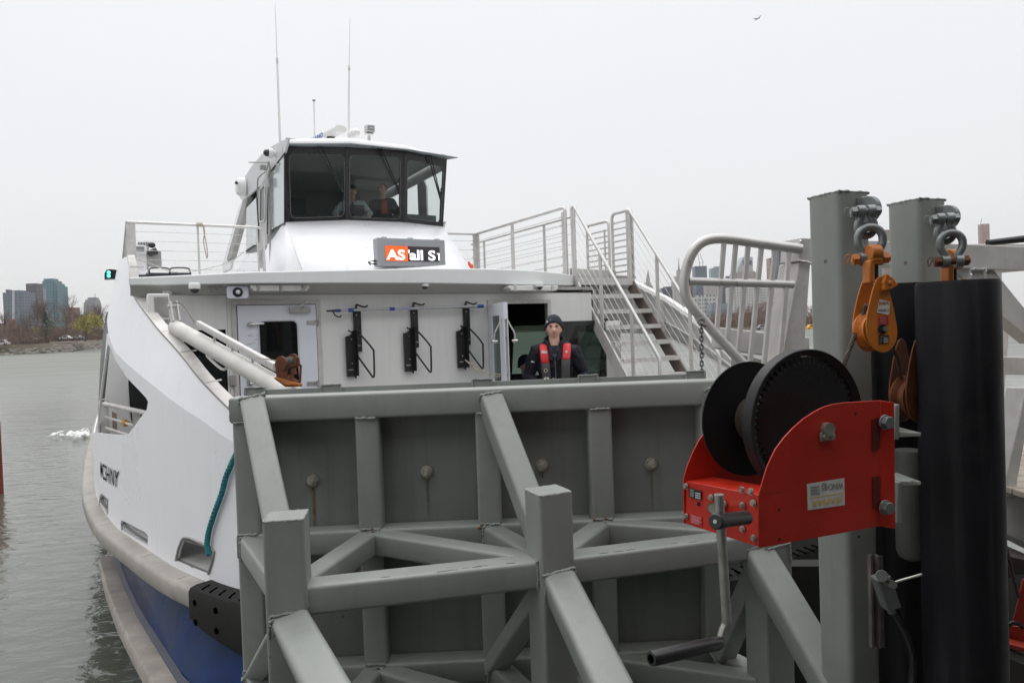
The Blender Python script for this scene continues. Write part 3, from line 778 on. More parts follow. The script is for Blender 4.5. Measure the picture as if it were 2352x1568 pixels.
# --- roof edge / upper deck slab
FE = [(-3.98, .05, 637, 655), (-3.5, -.2, 631, 654), (-3.0, -.3, 624, 651), (-2.2, -.35, 620, 650), (-1.2, -.35, 616, 650.5), (-.4, -.28, 617, 652.5), (.3, -.08, 621, 654.5), (.8, .15, 626.5, 655.5), (1.23, .42, 632, 656)]
FEb = []
for u, v, a, b in FE:
    FEb.append((u, v, zpx(u, v, a), zpx(u, v, b)))
m = MB(); rows = []
for u, v, a, b in FEb: rows.append([W(u, 9.5, a), W(u, v + .25, a), W(u, v + .01, a), W(u, v, a - .01), W(u, v, b + .008), W(u, v + .01, b), W(u, v + .06, b), W(u, v + .06, b + .05)])
m.grid(rows)
m.build('upper_deck_edge', WHITE if False else mat('white_deck_paint', (.70, .71, .71), .45, var=.03, scale=1.5, streak=.1, scol=(.45, .45, .43), bump=.08, bscale=6), ferry, recalc=True)
m = MB(); m.grid([[W(u, v + .05, b), W(u if u < .1 else lerp(.1, u, .9), .0 if v < -.05 else v - .0 + .06, WZ - .003)] for u, v, a, b in FEb]); m.build('sloped_soffit', mat('soffit_shade_tone', (.46, .455, .44), .5, var=.05, scale=2, streak=.1), ferry)  # darker base stands for the shade under the slab
m = MB(); m.bbox(1.28, 2.25, .45, 9.5, .55, .60); m.bbox(2.25, 3.4, 2.6, 9.5, .55, .60); m.bbox(-3.7, 1.3, .08, 9.5, .46, .5); m.build('upper_deck', ALUD, ferry)
m = MB(); m.bbox(1.60, 1.66, .05, 6.0, DECK, -.9); m.bbox(1.60, 1.66, .5, 6.0, .06, .5); m.bbox(1.60, 1.66, 4.9, 6.0, -.9, .06); m.build('port_cabin_wall', WALLP, ferry)
m = MB(); m.bbox(1.62, 1.63, .05, 4.9, -.9, .06); m.build('port_window', glass_mat('green_tinted_glass', (.52, .60, .55), keep=.14), ferry)
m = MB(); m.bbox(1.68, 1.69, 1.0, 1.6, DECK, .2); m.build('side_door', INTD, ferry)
m = MB(); m.bbox(2.35, 2.45, 2.7, 2.8, DECK, .56); m.build('deck_pillar', WALLP, ferry)
# port side: curved edge of upper deck & coaming seen above slab
# --- lights, cameras, horn under the soffit
def soff(px, py): return atV(px, py, -.12)
def deck_light(x0, x1, y0, y1):
    m = MB(); a = bV(x0, (y0 + y1) / 2 + 3, -.20); b = bV(x1, (y0 + y1) / 2 + 3, -.20)
    z0_, z1_ = a.z - .02, a.z + .03
    m.bbox(a.x, b.x, -.26, -.06, z0_ + .012, z1_); o = m.build('deck_light', WALLP, ferry, bev=.006)
    m = MB(); m.bbox(a.x + .02, b.x - .02, -.265, -.12, z0_ - .012, z0_ + .012); m.build('light_diffuser', mat('milky_diffuser', (.62, .62, .6), .3, var=.05), o, bev=.008)
    m = MB()
    for t in (.12, .5, .88):
        u = lerp(a.x, b.x, t); m.bbox(u - .014, u + .014, -.27, -.06, z0_ - .014, z1_ + .01)
    m.build('clip', STEEL, o)
deck_light(573, 708, 654, 664); deck_light(1163, 1276, 655, 664)
def dome(px, py, R_=.042):
    c = atV(px, py + 2, -.30)
    m = MB(); m.lathe(c + ZX * .055, -ZX, [(0, .75 * R_), (.012, R_ * .95), (.02, R_), (.055, R_), (.06, R_ * .9)], 20)
    o = m.build('dome_camera', mat('camera_white', (.72, .72, .71), .35, var=.03), ferry)
    m = MB(); m.sphere(c - ZX * .002, R_ * .82, 16); m.build('camera_dome', mat('smoked_dome', (.05, .055, .06), .12, var=.1), o)
dome(447, 661, .05); dome(976, 655, .042); dome(1240, 656, .042)
m = MB(); c = atV(546, 671, -.22); m.prism([(a, b) for a, b in rrect(-.095, -.058, .095, .058, .022)], c, UX, ZX, VX, .03)
SP = m.build('loudspeaker', mat('speaker_lilac_white', (.60, .60, .68), .35, var=.03), ferry)
m = MB(); m.lathe(c + VX * .004, -VX, [(0, .046), (.008, .046), (.008, .030), (.012, .026)], 24); m.build('horn_throat', BLKP, SP)
m = MB(); m.lathe(c, -VX, [(0, .02), (.03, .02), (.036, .012)], 16); m.build('horn_driver', mat('speaker_lilac_white', (0, 0, 0)), SP)
c = atV(493, 658, -.15); m = MB(); m.box(c, .10, .05, .045, UX, VX, ZX); m.cyl(c - ZX * .02 - UX * .02, c - ZX * .045 - UX * .03 - VX * .03, .017); m.cyl(c - ZX * .02 + UX * .03, c - ZX * .045 + UX * .03 - VX * .03, .015); m.build('floodlight', ALUD, ferry, bev=.004)
# --- white locker box at the left under the deck edge
m = MB(); q0, q1 = bV(352, 668, -.25), bV(389, 674, -.25)
zb_ = bV(385, 735, -.25).z
m.bbox(q0.x - .05, q1.x, -.25, .0, zb_, q1.z); LB = m.build('ventilation_box', WALLP, ferry, bev=.01)
m = MB(); a = bV(354, 690, -.25).x; m.bbox(a, q1.x - .012, -.256, -.25, zb_ + .03, q1.z - .03); m.build('grille', ALUD, LB)
m = MB()
for fu in (.15, .85):
    for fz in (.1, .9): m.sphere(W(lerp(a, q1.x - .012, fu), -.258, lerp(zb_ + .03, q1.z - .03, fz)), .006, 6)
m.build('screw', STEEL, LB)
# --- hook brackets on the wall
def bz(X, Y): return VR(.25 * X + 514.5, .25 * Y + 597.2, -.03)
def bracket(du, dzf, k):
    def B(X, Y, v=-.03):
        a = bz(X, Y); return W(a[0] + du, v, a[1] + dzf)
    m = MB()
    m.prism3([B(1187, 452), B(1257, 468), B(1272, 838), B(1207, 842)], VX * .02)
    m.prism3([B(1113, 703, -.05), B(1150, 694, -.05), B(1172, 672, -.05), B(1190, 640, -.05), B(1213, 640, -.05), B(1215, 1088, -.05), B(1195, 1068, -.05), B(1130, 1072, -.05)], VX * .03)
    m.beam(B(1200, 640, -.09), B(1213, 1060, -.09), .008, .08, up=VX)
    o = m.build('hook_bracket', BLACK, ferry, label='%s black steel hook bracket on the white wall' % ('left', 'middle', 'right')[k])
    t = MB()
    t.prism3([B(1190, 480, -.06), B(1205, 410, -.06), B(1217, 400, -.06), B(1214, 480, -.06)], VX * .03)
    t.tube(smooth_path([B(1208, 410, -.05), B(1230, 418, -.07), B(1250, 430, -.1), B(1278, 432, -.12), B(1293, 418, -.13)], 4), .009, 8)
    t.tube(smooth_path([B(1187, 600, -.07), B(1193, 640, -.07), B(1180, 655, -.08), B(1150, 660, -.1), B(1120, 648, -.12)], 4), .008, 8)
    t.build('hook', BLACK, o)
    t = MB(); t.tube(smooth_path([B(1198, 640, -.07), B(1260, 730, -.16), B(1322, 820, -.2), B(1329, 860, -.2), B(1333, 1040, -.2), B(1322, 1066, -.2), B(1308, 1045, -.18), B(1212, 872, -.07)], 5), .0105, 8)
    t.build('hoop', BLACK, o)
    t = MB()
    for X, Y in ((1211, 505), (1222, 722), (1164, 728), (1173, 950)): t.sphere(B(X, Y, -.053), .008, 8)
    t.bbox(*[bz(1215, 785)[0] + du, bz(1262, 785)[0] + du, -.034, -.028, bz(1240, 790)[1] + dzf, bz(1240, 780)[1] + dzf])
    t.bbox(*[bz(1138, 1005)[0] + du, bz(1182, 1005)[0] + du, -.054, -.048, bz(1160, 1012)[1] + dzf, bz(1160, 1003)[1] + dzf])
    t.build('fastener', STEEL, o)
U0 = bz(1200, 640)[0]
bracket(0, 0, 0); bracket(VR(.25 * 1718 + 514.5, 756)[0] - U0, .012, 1); bracket(VR(.25 * 2198 + 514.5, 753)[0] - U0, .014, 2)
# boat hook pole resting on the brackets (a thing of its own)
pa, pb = bV(752, 714, -.1), bV(1110, 703, -.1)
A, B_ = W(*pa), W(*pb); dl = (B_ - A)
bh = thing('boat_hook', A, 'silver telescopic boat hook with blue collars lying across the three black wall hooks', 'boat hook')
m = MB(); m.cyl(A + dl * .05, A + dl * .53, .014); m.cyl(A + dl * .5, B_, .017); m.build('pole', mat('anodised_pole', (.42, .43, .44), .35, metal=.6, var=.08), bh)
m = MB(); m.cyl(A + dl * .045, A + dl * .075, .0165); m.cyl(A + dl * .12, A + dl * .15, .019); m.cyl(A + dl * .37, A + dl * .40, .019); m.cyl(A + dl * .955, A + dl * 1.0, .02); m.build('collar', mat('blue_plastic', (.02, .06, .30), .4), bh)
m = MB(); m.cyl(A + dl * .43, A + dl * .50, .0152); m.build('grip_label', mat('pale_lavender_print', (.35, .35, .52), .5, var=.5, scale=60), bh)
m = MB(); m.tube([A + dl * .045, A - dl * .005], [.013, .009], 8); m.tube(smooth_path([A + dl * .03, A + dl * .045 - ZX * .05, A + dl * .07 - ZX * .065, A + dl * .08 - ZX * .05], 4), .008, 8); m.build('hook', BLKP, bh)
# ================================================================ WHEELHOUSE
WA, WBp, WC_, WD = (-1.85, 3.50), (-.98, 3.25), (-.05, 3.25), (.74, 3.50)
WP = [WA, WBp, WC_, WD]
bpy_ = [512, 507, 512, 522]; tpy = [337, 339, 346, 366]       # picture rows of window band bottom and top
LEAN = -.13
wb = [(u, v, zpx(u, v, y)) for (u, v), y in zip(WP, bpy_)]
wt = [(u * 1.0 + (-.02 if i == 0 else .06 if i == 3 else 0), v + LEAN, zpx(u, v + LEAN, y)) for i, ((u, v), y) in enumerate(zip(WP, tpy))]
wh = ferry
def facet(i, fu, fv, off=0.):
    a, b, c, d = W(*wb[i]), W(*wb[i + 1]), W(*wt[i + 1]), W(*wt[i])
    p = a.lerp(b, fu).lerp(d.lerp(c, fu), fv); n = (b - a).cross(d - a).normalized(); return p + n * off
def band(i, u0, v0, u1, v1, mb, o0=-.02, o1=.012):
    P = [facet(i, *q, o0) for q in ((u0, v0), (u1, v0), (u1, v1), (u0, v1))] + [facet(i, *q, o1) for q in ((u0, v0), (u1, v0), (u1, v1), (u0, v1))]
    mb.hexa(P)
win = [(.10, .06, .965, .90), (.05, .05, .93, .90), (.07, .07, .93, .88)]
FRB = mat('black_window_surround', (.016, .015, .017), .3, var=.1, scale=3)
m = MB()
for i, (a, b, c, d) in enumerate(win):
    k = [facet(i, x, y, .012) for x, y in ((0, 0), (1, 0), (1, 1), (0, 1))]
    # frame as a ring with rounded inner corners
    asp = .55
    inn = rrect(a, b, c, d, .075, 4); N_ = len(inn)
    outr = []
    for x, y in inn:
        dx, dy = x - .5, y - .5; s_ = .5 / max(abs(dx) / 1.0, abs(dy) / 1.0, 1e-6); outr.append((.5 + dx * s_, .5 + dy * s_))
    vs = [facet(i, x, y, .012) for x, y in inn] + [facet(i, x, y, .012) for x, y in outr] + [facet(i, x, y, -.02) for x, y in inn]
    fs = []
    for k in range(N_):
        k2 = (k + 1) % N_
        fs += [(k, k2, N_ + k2, N_ + k), (k, 2 * N_ + k, 2 * N_ + k2, k2)]
    o_ = len(m.v); m.add(vs, fs)
    for cx_, cy_ in ((0, 0), (1, 0), (1, 1), (0, 1)):
        # corner filler
        best = sorted(range(N_), key=lambda q: (outr[q][0] - cx_) ** 2 + (outr[q][1] - cy_) ** 2)[:2]
        m.add([facet(i, cx_, cy_, .012)] + [facet(i, *outr[q], .012) for q in sorted(best)], [(0, 1, 2)])
m.build('window_surround', FRB, ferry)
for i, (a, b, c, d) in enumerate(win):
    m = MB(); m.add([facet(i, x, y, -.006) for x, y in rrect(a - .01, b - .01, c + .01, d + .01, .075)], [tuple(range(20))])
    o = m.build('wheelhouse_window', GLASSW, ferry, recalc=False)
    t = MB(); P = rrect(a, b, c, d, .075, 4); t.tube([facet(i, x, y, .012) for x, y in P], .004, 5, closed=True); t.build('window_gasket', mat('grey_gasket', (.16, .16, .16), .5), o)
# mullion lines
m = MB()
for i in (1, 2): m.beam(facet(i, 0, 0, .014), facet(i, 0, 1, .014), .035, .01)
m.beam(facet(0, .04, 0, .014), facet(0, .04, 1, .014), .02, .01)
m.build('window_mullion', BLKP, ferry)
# wipers
for i, (x0, y0, x1, y1) in enumerate([(.52, 1.04, .93, .40), (.50, 1.03, .90, .42), (.50, 1.0, .88, .37)]):
    m = MB()
    p, q = facet(i, x0, y0, .05), facet(i, x1, y1, .04); e = (facet(i, 1, 0) - facet(i, 0, 0)).normalized()
    m.beam(p, q, .022, .012); m.beam(p + e * .06, q + e * .02, .016, .012)
    w_ = MB(); w_.beam(facet(i, x1 - .0, y1 + .2, .026), facet(i, x1 + .01, y1 - .28, .026), .012, .02)
    m.box(p + ZX * .01 + e * .02, .09, .05, .04, e, VX, ZX); m.sphere(q, .02, 8)
    o = m.build('wiper_arm', BLACK, ferry); w_.build('wiper_blade', BLACK, o)
# roof visor and roof
VIS = [(667, 331), (800, 330), (938, 344), (1040, 363)]
vz_ = [(u + (-.02, 0, .0, .22)[i], v + LEAN - (.16, .2, .2, .1)[i]) for i, (u, v) in enumerate(WP)]
vis = [(u, v, zpx(u, v, p[1])) for (u, v), p in zip(vz_, VIS)]
m = MB(); 
rows = [[W(*vis[i]) + ZX * .006 for i in range(4)], [W(*vis[i]) for i in range(4)], [W(wt[i][0], wt[i][1] + .02, wt[i][2] - .0) for i in range(4)]]
m.grid(rows); m.build('roof_visor', mat('visor_grey', (.30, .33, .335), .45, var=.05), ferry, thick=.006, toff=1)
m = MB()
RF = [(vis[0][0] + .02, vis[0][1] + .10, .09), (vis[1][0], vis[1][1] + .10, .10), (vis[2][0], vis[2][1] + .10, .08), (vis[3][0] - .25, vis[3][1] + .1, .03)]
rT = [W(u, v, vis[i][2] + d) for i, (u, v, d) in enumerate(RF)]
back = [W(-1.6, 6.4, vis[0][2] + .16), W(-.95, 6.4, vis[1][2] + .2), W(0, 6.4, vis[2][2] + .2), W(.6, 6.4, vis[3][2] + .2)]
back2 = [W(-1.75, 7.4, 2.9), W(-.95, 7.4, 2.95), W(0, 7.4, 2.95), W(.75, 7.4, 2.9)]
m.grid([[W(*vis[i]) + ZX * .006 for i in range(4)], rT, back, back2])
roofo = m.build('wheelhouse_roof', WHITE, ferry, thick=.008, toff=1, ang=20)
# left side: curved fairing plate below the roof
S = lambda px, py, du=0: atU(px, py, -1.87 + du)
side_poly = [(662, 318), (647, 324), (625, 336), (608, 347), (580, 379), (560, 410), (549, 432), (548, 447), (553, 458), (561, 460), (600, 424), (654, 350)]
m = MB(); m.prism3([S(*p) for p in side_poly], UX * .03); m.build('roof_side_panel', mat('panel_pale_grey', (.55, .56, .57), .4, var=.04), ferry)
# right side panel (inner, bright) just behind frame
m = MB()
m.prism3([W(.72, 3.52, 1.66), W(.72, 6.6, 1.6), W(.80, 6.6, 1.75), W(.80, 3.52, 1.85)], UX * .03)
m.prism3([W(.83, 4.35, 1.66), W(.83, 4.75, 1.66), W(.83, 4.75, 2.85), W(.83, 4.6, 2.95), W(.83, 4.35, 2.6)], UX * .03)
m.prism3([W(.80, 3.52, 2.72), W(.80, 7, 2.72), W(.84, 7, 3.0), W(.84, 3.52, 2.95)], UX * .03)
m.prism3([W(.80, 6.9, 1.0), W(.80, 7.2, 1.0), W(.80, 7.2, 3.0), W(.80, 6.9, 3.0)], UX * .03)
m.build('wheelhouse_side', mat('inner_white', (.62, .62, .62), .5, var=.04), ferry)
# left side wall with door and panes
m = MB()
wall = [(654, 512), (654, 352), (600, 424), (561, 462), (564, 574), (590, 560), (606, 640), (690, 640)]
zsill = wb[0][2]
m.prism3([W(-1.87, 3.52, .6), W(-1.87, 9.2, .6), W(-1.87, 9.2, 1.25), W(-1.87, 7.0, 1.62), W(-1.87, 5.6, 1.5), W(-1.87, 4.45, 1.55), W(-1.87, 3.52, zsill)], UX * .03)
o = m.build('wheelhouse_side', WHITE, ferry, label='white lower side of the wheelhouse with the door in it')
# front pane
m = MB(); m.prism3([S(p[0], p[1]) for p in [(652, 356), (652, 511), (616, 532), (619, 405)]], UX * .02); m.build('side_window', mat('pale_reflecting_glass', (.42, .47, .48), .08, var=.05, spec=.8), ferry, label='pane just aft of the front windows')
m = MB(); m.tube([S(p[0], p[1], -.005) for p in [(654, 352), (654, 513), (614, 537), (617, 400)]], .012, 6, closed=True); m.build('window_frame', BLKP, ferry)
m = MB(); m.prism3([S(p[0], p[1]) for p in [(613, 396), (627, 372), (627, 520), (614, 540), (614, 616), (596, 616), (594, 566), (592, 440)]][::1], UX * .025)
dd = m.build('wheelhouse_door', mat('grey_door', (.36, .36, .36), .4, var=.05), ferry)
m = MB(); P = [(597, 437), (607, 424), (609, 430), (609, 500), (605, 508), (598, 510), (596, 505)]
m.tube([S(p[0], p[1], -.012) for p in P], .012, 6, closed=True); m.build('window_trim', mat('inner_white', (0, 0, 0)), dd)
m = MB(); m.prism3([S(p[0], p[1], -.004) for p in P], UX * .006); m.build('door_window', GLASSK, dd)
m = MB(); m.tube([S(618, 390, -.03), S(621, 640, -.03)], .012, 8)
for py in (418, 530): m.tube([S(618 + (py - 418) * .02, py - 10, -.05), S(618 + (py - 418) * .02, py + 12, -.05)], .025, 8)
m.build('door_post', ALUD, ferry)
m = MB(); m.tube(smooth_path([S(592, 455, -.08), S(592, 415, -.08), S(600, 402, -.08), S(612, 392, -.08), S(618, 372, -.08), S(620, 396, -.06)], 4), .012, 6); m.tube([S(572, 373, -.1), S(615, 373, -.1)], .012, 6); m.tube([S(628, 377, -.1), S(642, 379, -.1)], .014, 6); m.box(S(604, 385, -.1), .09, .09, .06, UX, VX, ZX); m.build('horn_bracket', ALUD, ferry)
m = MB(); m.prism3([S(p[0], p[1]) for p in [(590, 452), (566, 478), (565, 574), (592, 556), (594, 520)]], UX * .02); m.build('side_window', mat('pale_reflecting_glass', (0, 0, 0)), ferry, label='rear pane of the wheelhouse side')
m = MB(); m.tube([S(p[0], p[1], -.006) for p in [(590, 452), (594, 520), (594, 556), (565, 577)]], .014, 6); m.build('window_frame', BLKP, ferry)
# sloping strut aft
m = MB(); m.prism3([S(*p) for p in [(558, 459), (569, 452), (562, 480), (532, 590), (522, 600), (521, 594)]], UX * .1); m.build('sloping_strut', ALUD, ferry)
m = MB(); m.prism3([atU(*p, -1.8) for p in [(557, 458), (547, 480), (510, 610), (512, 626), (528, 618), (560, 500)]], UX * .05); m.build('funnel_fairing', WHITE, ferry)
# white drum shaped light housing and camera on the side
m = MB(); c = S(552, 430, -.10); m.lathe(c - VX * .05 + UX*.1, -UX, [(0, .14), (.03, .17), (.14, .17), (.18, .14), (.19, .05)], 20); o = m.build('life_raft_light', mat('camera_white', (0, 0, 0)), ferry)
m = MB(); m.sphere(S(543, 420, -.2), .03, 10); m.build('lens', BLKP, o)
m = MB(); c = S(621, 352, -.08); m.lathe(c + UX * .1, -UX, [(0, .05), (.06, .05), (.07, .075), (.13, .075)], 18); o = m.build('dome_camera', mat('camera_white', (0, 0, 0)), ferry); m = MB(); m.sphere(c - UX * .05, .055, 14); m.build('camera_dome', BLKP, o)
# front slope panel
sl = [W(*wb[0]) - VX * .01, W(*wb[1]) - VX * .01, W(*wb[2]) - VX * .01, W(*wb[3]) - VX * .01]
botl, botr = atZ(699, 632, .70), atZ(1088, 630, .66)
bl, br = toB(botl), toB(botr)
bot = [botl, W(lerp(bl.x, br.x, .33), lerp(bl.y, br.y, .33) - .14, .64), W(lerp(bl.x, br.x, .67), lerp(bl.y, br.y, .67) - .14, .64), botr]
m = MB(); m.grid([[a.lerp(b, t) + UX * 0 for a, b in zip(sl, bot)] for t in (0, .33, .66, 1)]); m.build('front_slope', WHITE, ferry, thick=.02, ang=30)
m = MB(); m.grid([[sl[0] + VX * .02, W(-1.88, 4.4, 1.55), W(-1.88, 5.2, 1.4)], [botl + VX * .01, W(-2.1, 2.6, .6), W(-1.9, 5.2, .6)]]); m.build('slope_side', WHITE, ferry, thick=.01)
m = MB(); m.grid([[sl[3] + VX * .02, W(.74, 6, 1.6)], [botr + VX * .01, W(.75, 6, .6)]]); m.build('slope_side', WHITE, ferry, thick=.01)
m = MB()
for t in (.22, .5): m.tube([sl[0].lerp(sl[3], t) - VX * (.05 + .02) + ZX * .0, bot[0].lerp(bot[3], t + .03) - VX * .12], .0022, 4)
m.build('panel_seam', ALUD, ferry)
# interior
m = MB(); m.bbox(-1.84, .78, 3.6, 7.0, .90, .95); m.bbox(-1.84, .70, 6.95, 7.0, .95, 3.0); m.bbox(-1.86, -1.83, 3.6, 7, .95, 1.7); m.bbox(-1.8, .8, 3.4, 7.0, 2.92, 2.95)
m.bbox(.3, .72, 6.5, 6.95, 1.4, 2.9)
m.build('wheelhouse_interior', mat('wheelhouse_lining', (.20, .22, .21), .7, var=.15, scale=2), ferry)
m = MB(); m.bbox(-1.8, -.2, 3.65, 4.05, .95, 1.80); m.bbox(.1, .74, 3.75, 4.1, .95, 1.98); m.bbox(-1.1, -.7, 6.9, 6.94, 2.2, 2.75); m.bbox(-1.75, -.7, 6.88, 6.94, 1.95, 2.05)
m.build('console', mat('console_grey', (.10, .105, .11), .5, var=.2), ferry)
m = MB(); m.bbox(-1.7, -1.15, 4.35, 4.5, 1.4, 1.98); m.bbox(-1.05, -.82, 4.4, 4.5, 1.4, 1.9); m.build('helm_seat', BLKP, ferry)
m = MB(); m.bbox(-.66, -.40, 4.15, 4.20, 2.00, 2.16); m.build('monitor', BLKP, ferry)
m = MB(); m.bbox(-.30, -.20, 3.95, 3.97, 1.72, 1.92); m.build('notice_sheet', PAPER, ferry)
m = MB(); m.bbox(-1.55, -1.0, 6.86, 6.9, 2.08, 2.22); m.bbox(-1.78, -1.6, 6.86, 6.9, 2.1, 2.2); m.build('rear_window', mat('glowing_green_pane', (.16, .19, .16), .3, emit=(.2, .24, .2), estr=.25), ferry)  # faint glow put into the panes as daylight; the wall behind is solid
# ================================================================ destination sign
a, b = bV(868, 611, 0.7000), bV(1022, 551, 0.7000)
SC, SD = W(a.x, 0.7000, a.z), None
m = MB(); m.bbox(a.x, b.x, 0.7000, 0.8500, a.z, b.z)
SG = m.build('destination_sign', SIGNG, ferry, bev=.012, label='grey sign case with scrolling lit text')
ex0, ez0 = VR(886, 604, 0.7000)[0], bV(940, 600, 0.7000).z; ex1, ez1 = VR(1010, 600, 0.7000)[0], bV(940, 566, 0.7000).z
m = MB(); m.bbox(ex0, ex1, 0.6940, 0.7020, ez0, ez1); SCR = m.build('led_screen', mat('led_black', (.012, .012, .014), .25, emit=(.05, .035, .04), estr=.5), SG)
m = MB(); xm = lerp(ex0, ex1, .40); m.bbox(ex0, xm, 0.6925, 0.6960, ez0, ez1)
orange = mat('lit_orange', (.3, .02, 0), .5, emit=(1.0, .10, .01), estr=.95)
_N, _L = orange.node_tree.nodes, orange.node_tree.links
_w = _N.new('ShaderNodeTexWave'); _w.bands_direction = 'Z'; _w.inputs['Scale'].default_value = 19; _w.inputs['Distortion'].default_value = .5
_t = _N.new('ShaderNodeTexCoord'); _L.new(_t.outputs['Object'], _w.inputs['Vector'])
_r = _N.new('ShaderNodeMix'); _r.data_type = 'RGBA'; _r.inputs['A'].default_value = (.95, .03, .01, 1); _r.inputs['B'].default_value = (1, .26, .03, 1)
_L.new(_w.outputs[0], _r.inputs['Factor']); _L.new(_r.outputs['Result'], _N['Principled BSDF'].inputs['Emission Color'])
m.build('lit_panel', orange, SG)
m = MB(); o0 = W(ex0 + .008, 0.6905, ez0 + .012); hh = (ez1 - ez0) * .70; tw = ex1 - ex0
text_into(m, 'AS', o0, UX, ZX, hh, tw * .335, bold=.03)
text_into(m, 'all', W(ex0 + tw * .43, 0.6905, ez0 + .012), UX, ZX, hh * 1.0, tw * .25, bold=.03)
text_into(m, 'S', W(ex0 + tw * .78, 0.6905, ez0 + .012), UX, ZX, hh, tw * .135, bold=.03)
text_into(m, "'", W(ex0 + tw * .405, 0.6905, ez0 + hh * .75), UX, ZX, hh * .34, bold=.03)
m.bbox(ex1 - tw * .03, ex1 - tw * .004, 0.6895, 0.6905, ez0 + .015, ez0 + hh * 0.7300); m.bbox(ex1 - tw * .055, ex1 - tw * .004, 0.6890, 0.6895, ez0 + hh * .72, ez0 + hh * .84)
m.build('lit_letters', mat('lit_white', (.8, .8, .8), .5, emit=(.86, .86, 1.0), estr=.95), SG, recalc=False)
m = MB()
for t in (.12, .5, .9): u = lerp(a.x, b.x, t); m.bbox(u - .03, u + .03, 0.7300, 0.8000, b.z, b.z + .014)
m.build('mounting_lug', ALUD, SG)
m = MB()
for dz_ in (.03, .065): m.tube(smooth_path([W(a.x, 0.7500, a.z + dz_), W(a.x - .05, 0.7500, a.z + dz_), W(a.x - .10, 0.7500, a.z + .05), W(a.x - .06, 0.7800, a.z + .02)], 4), .006, 6); m.cyl(W(a.x, 0.7500, a.z + dz_), W(a.x - .035, 0.7500, a.z + dz_), .012)
m.build('cable', BLKP, SG)
# ================================================================ masts on the wheelhouse roof
def whip(px0, py0, px1, py1, v, r0, split=.62):
    p, q = atV(px0, py0, v), atV(px1, py1, v)
    m = MB(); m.tube([p - ZX * .3, lerp(p, q, split)], [r0, r0 * .75], 8); o = m.build('whip_antenna', mat('antenna_white', (.74, .73, .72), .45, var=.03), ferry)
    if split < 1:
        m = MB(); m.tube([lerp(p, q, split), q], [r0 * .45, r0 * .22], 6); m.build('antenna_tip', mat('antenna_white', (0, 0, 0)), o)
        m = MB(); m.cyl(lerp(p, q, split - .02), lerp(p, q, split + .02), r0 * .95, n=8); m.build('ferrule', STEEL, o)
    else:
        m = MB(); m.cyl(lerp(p, q, .975), q, r0 * 1.5, n=8); m.build('antenna_cap', BLKP, o)
whip(643, 320, 632, 10, 4.2, .021, .58); whip(799, 300, 804, 40, 5.0, .021, .55); whip(722, 315, 721, 230, 5.0, .017, 1)
m = MB(); c = atV(775, 312, 4.4); c2 = atV(845, 306, 4.5)
f0, f1 = atV(738, 319, 5.0), atV(783, 296, 4.1)
ax = (f1 - f0).normalized(); m.beam(f0 - ax * .3, f1, .20, .11, r=.05, seg=5)
RD = m.build('radar_scanner', mat('radar_white', (.70, .69, .67), .4, var=.03), ferry)
m = MB(); m.cyl(f0.lerp(f1, .45) - ZX * .35, f0.lerp(f1, .5) - ZX * .05, .10, .07); m.build('radar_pedestal', BLKP, RD)
Xr, Yr = frame_from(ax)
m = MB(); sd = -Xr if (-Xr).y < Xr.y else Xr
text_into(m, 'FURUNO', f0 - ax * .28 + sd * .101 - ZX * .035, ax, ZX, .075, .62, bold=.04); m.build('radar_lettering', mat('lettering_blue', (.02, .12, .45), .5), RD, recalc=False)
m = MB(); g0, g1 = atV(797, 314, 4.8), atV(828, 300, 4.0); ax2 = (g1 - g0).normalized(); m.sphere(g0.lerp(g1, .5), .28, 18, sx=.28, sy=1.0, sz=.30, X=ax2.cross(ZX).normalized(), Y=ax2, Z=ZX); m.build('satellite_dome', mat('radar_white', (0, 0, 0)), ferry)
c = atV(849, 297, 3.8)
m = MB(); m.cyl(atV(847, 330, 3.8), atV(848, 312, 3.8), .025); m.box(atV(848, 308, 3.8), .13, .10, .02, UX, VX, ZX); m.box(c, .14, .14, .125, UX, VX, ZX); o = m.build('searchlight', STEEL, ferry, bev=.012)
m = MB(); m.box(c - VX * .072, .10, .006, .075, UX, VX, ZX); o2 = m.build('searchlight_glass', mat('grey_glass', (.20, .21, .22), .1), o); m = MB(); m.box(c - VX * .077, .06, .006, .015, UX, VX, ZX); m.build('lamp_tube', mat('inner_white', (0, 0, 0)), o)
# ================================================================ railings of the upper deck
def rail_run(name, path, zt, n_w=7, z0=.66, ends=True, posts=None, r=.021, pw=.05, mt=ALU, lab=None):
    """path: list of (u,v); top rail, flat posts and stretched wires"""
    m = MB(); P = [W(u, v, zt) for u, v in path]
    m.tube(P, r, 10); o = m.build(name, ALUB if mt is ALU else mt, ferry, label=lab) if lab else m.build(name, ALUB, ferry)
    pm = MB()
    for (u, v) in (posts or path): 
        pm = MB(); pm.beam(W(u, v, z0), W(u, v, zt - r * .5), pw, .014, X=(W(*path[-1], 0) - W(*path[0], 0)).normalized()); pm.build('railing_post', mt, o)
    for k in range(n_w):
        z = lerp(zt - .12, z0 + .06, k / (n_w - 1)); wm = MB(); wm.tube([W(u, v, z) for u, v in path], .0035, 5)
        for (u, v), (u2, v2) in ((path[0], path[1]), (path[-1], path[-2])):
            a_ = W(u, v, z); b_ = (W(u2, v2, z) - a_).normalized(); wm.cyl(a_ + b_ * .01, a_ + b_ * .06, .008, n=6)
        wm.build('railing_wire', STEEL, o)
    return o
lu0, lu1 = VR(292, 512, 3.5)[0], VR(600, 520, 3.5)[0]
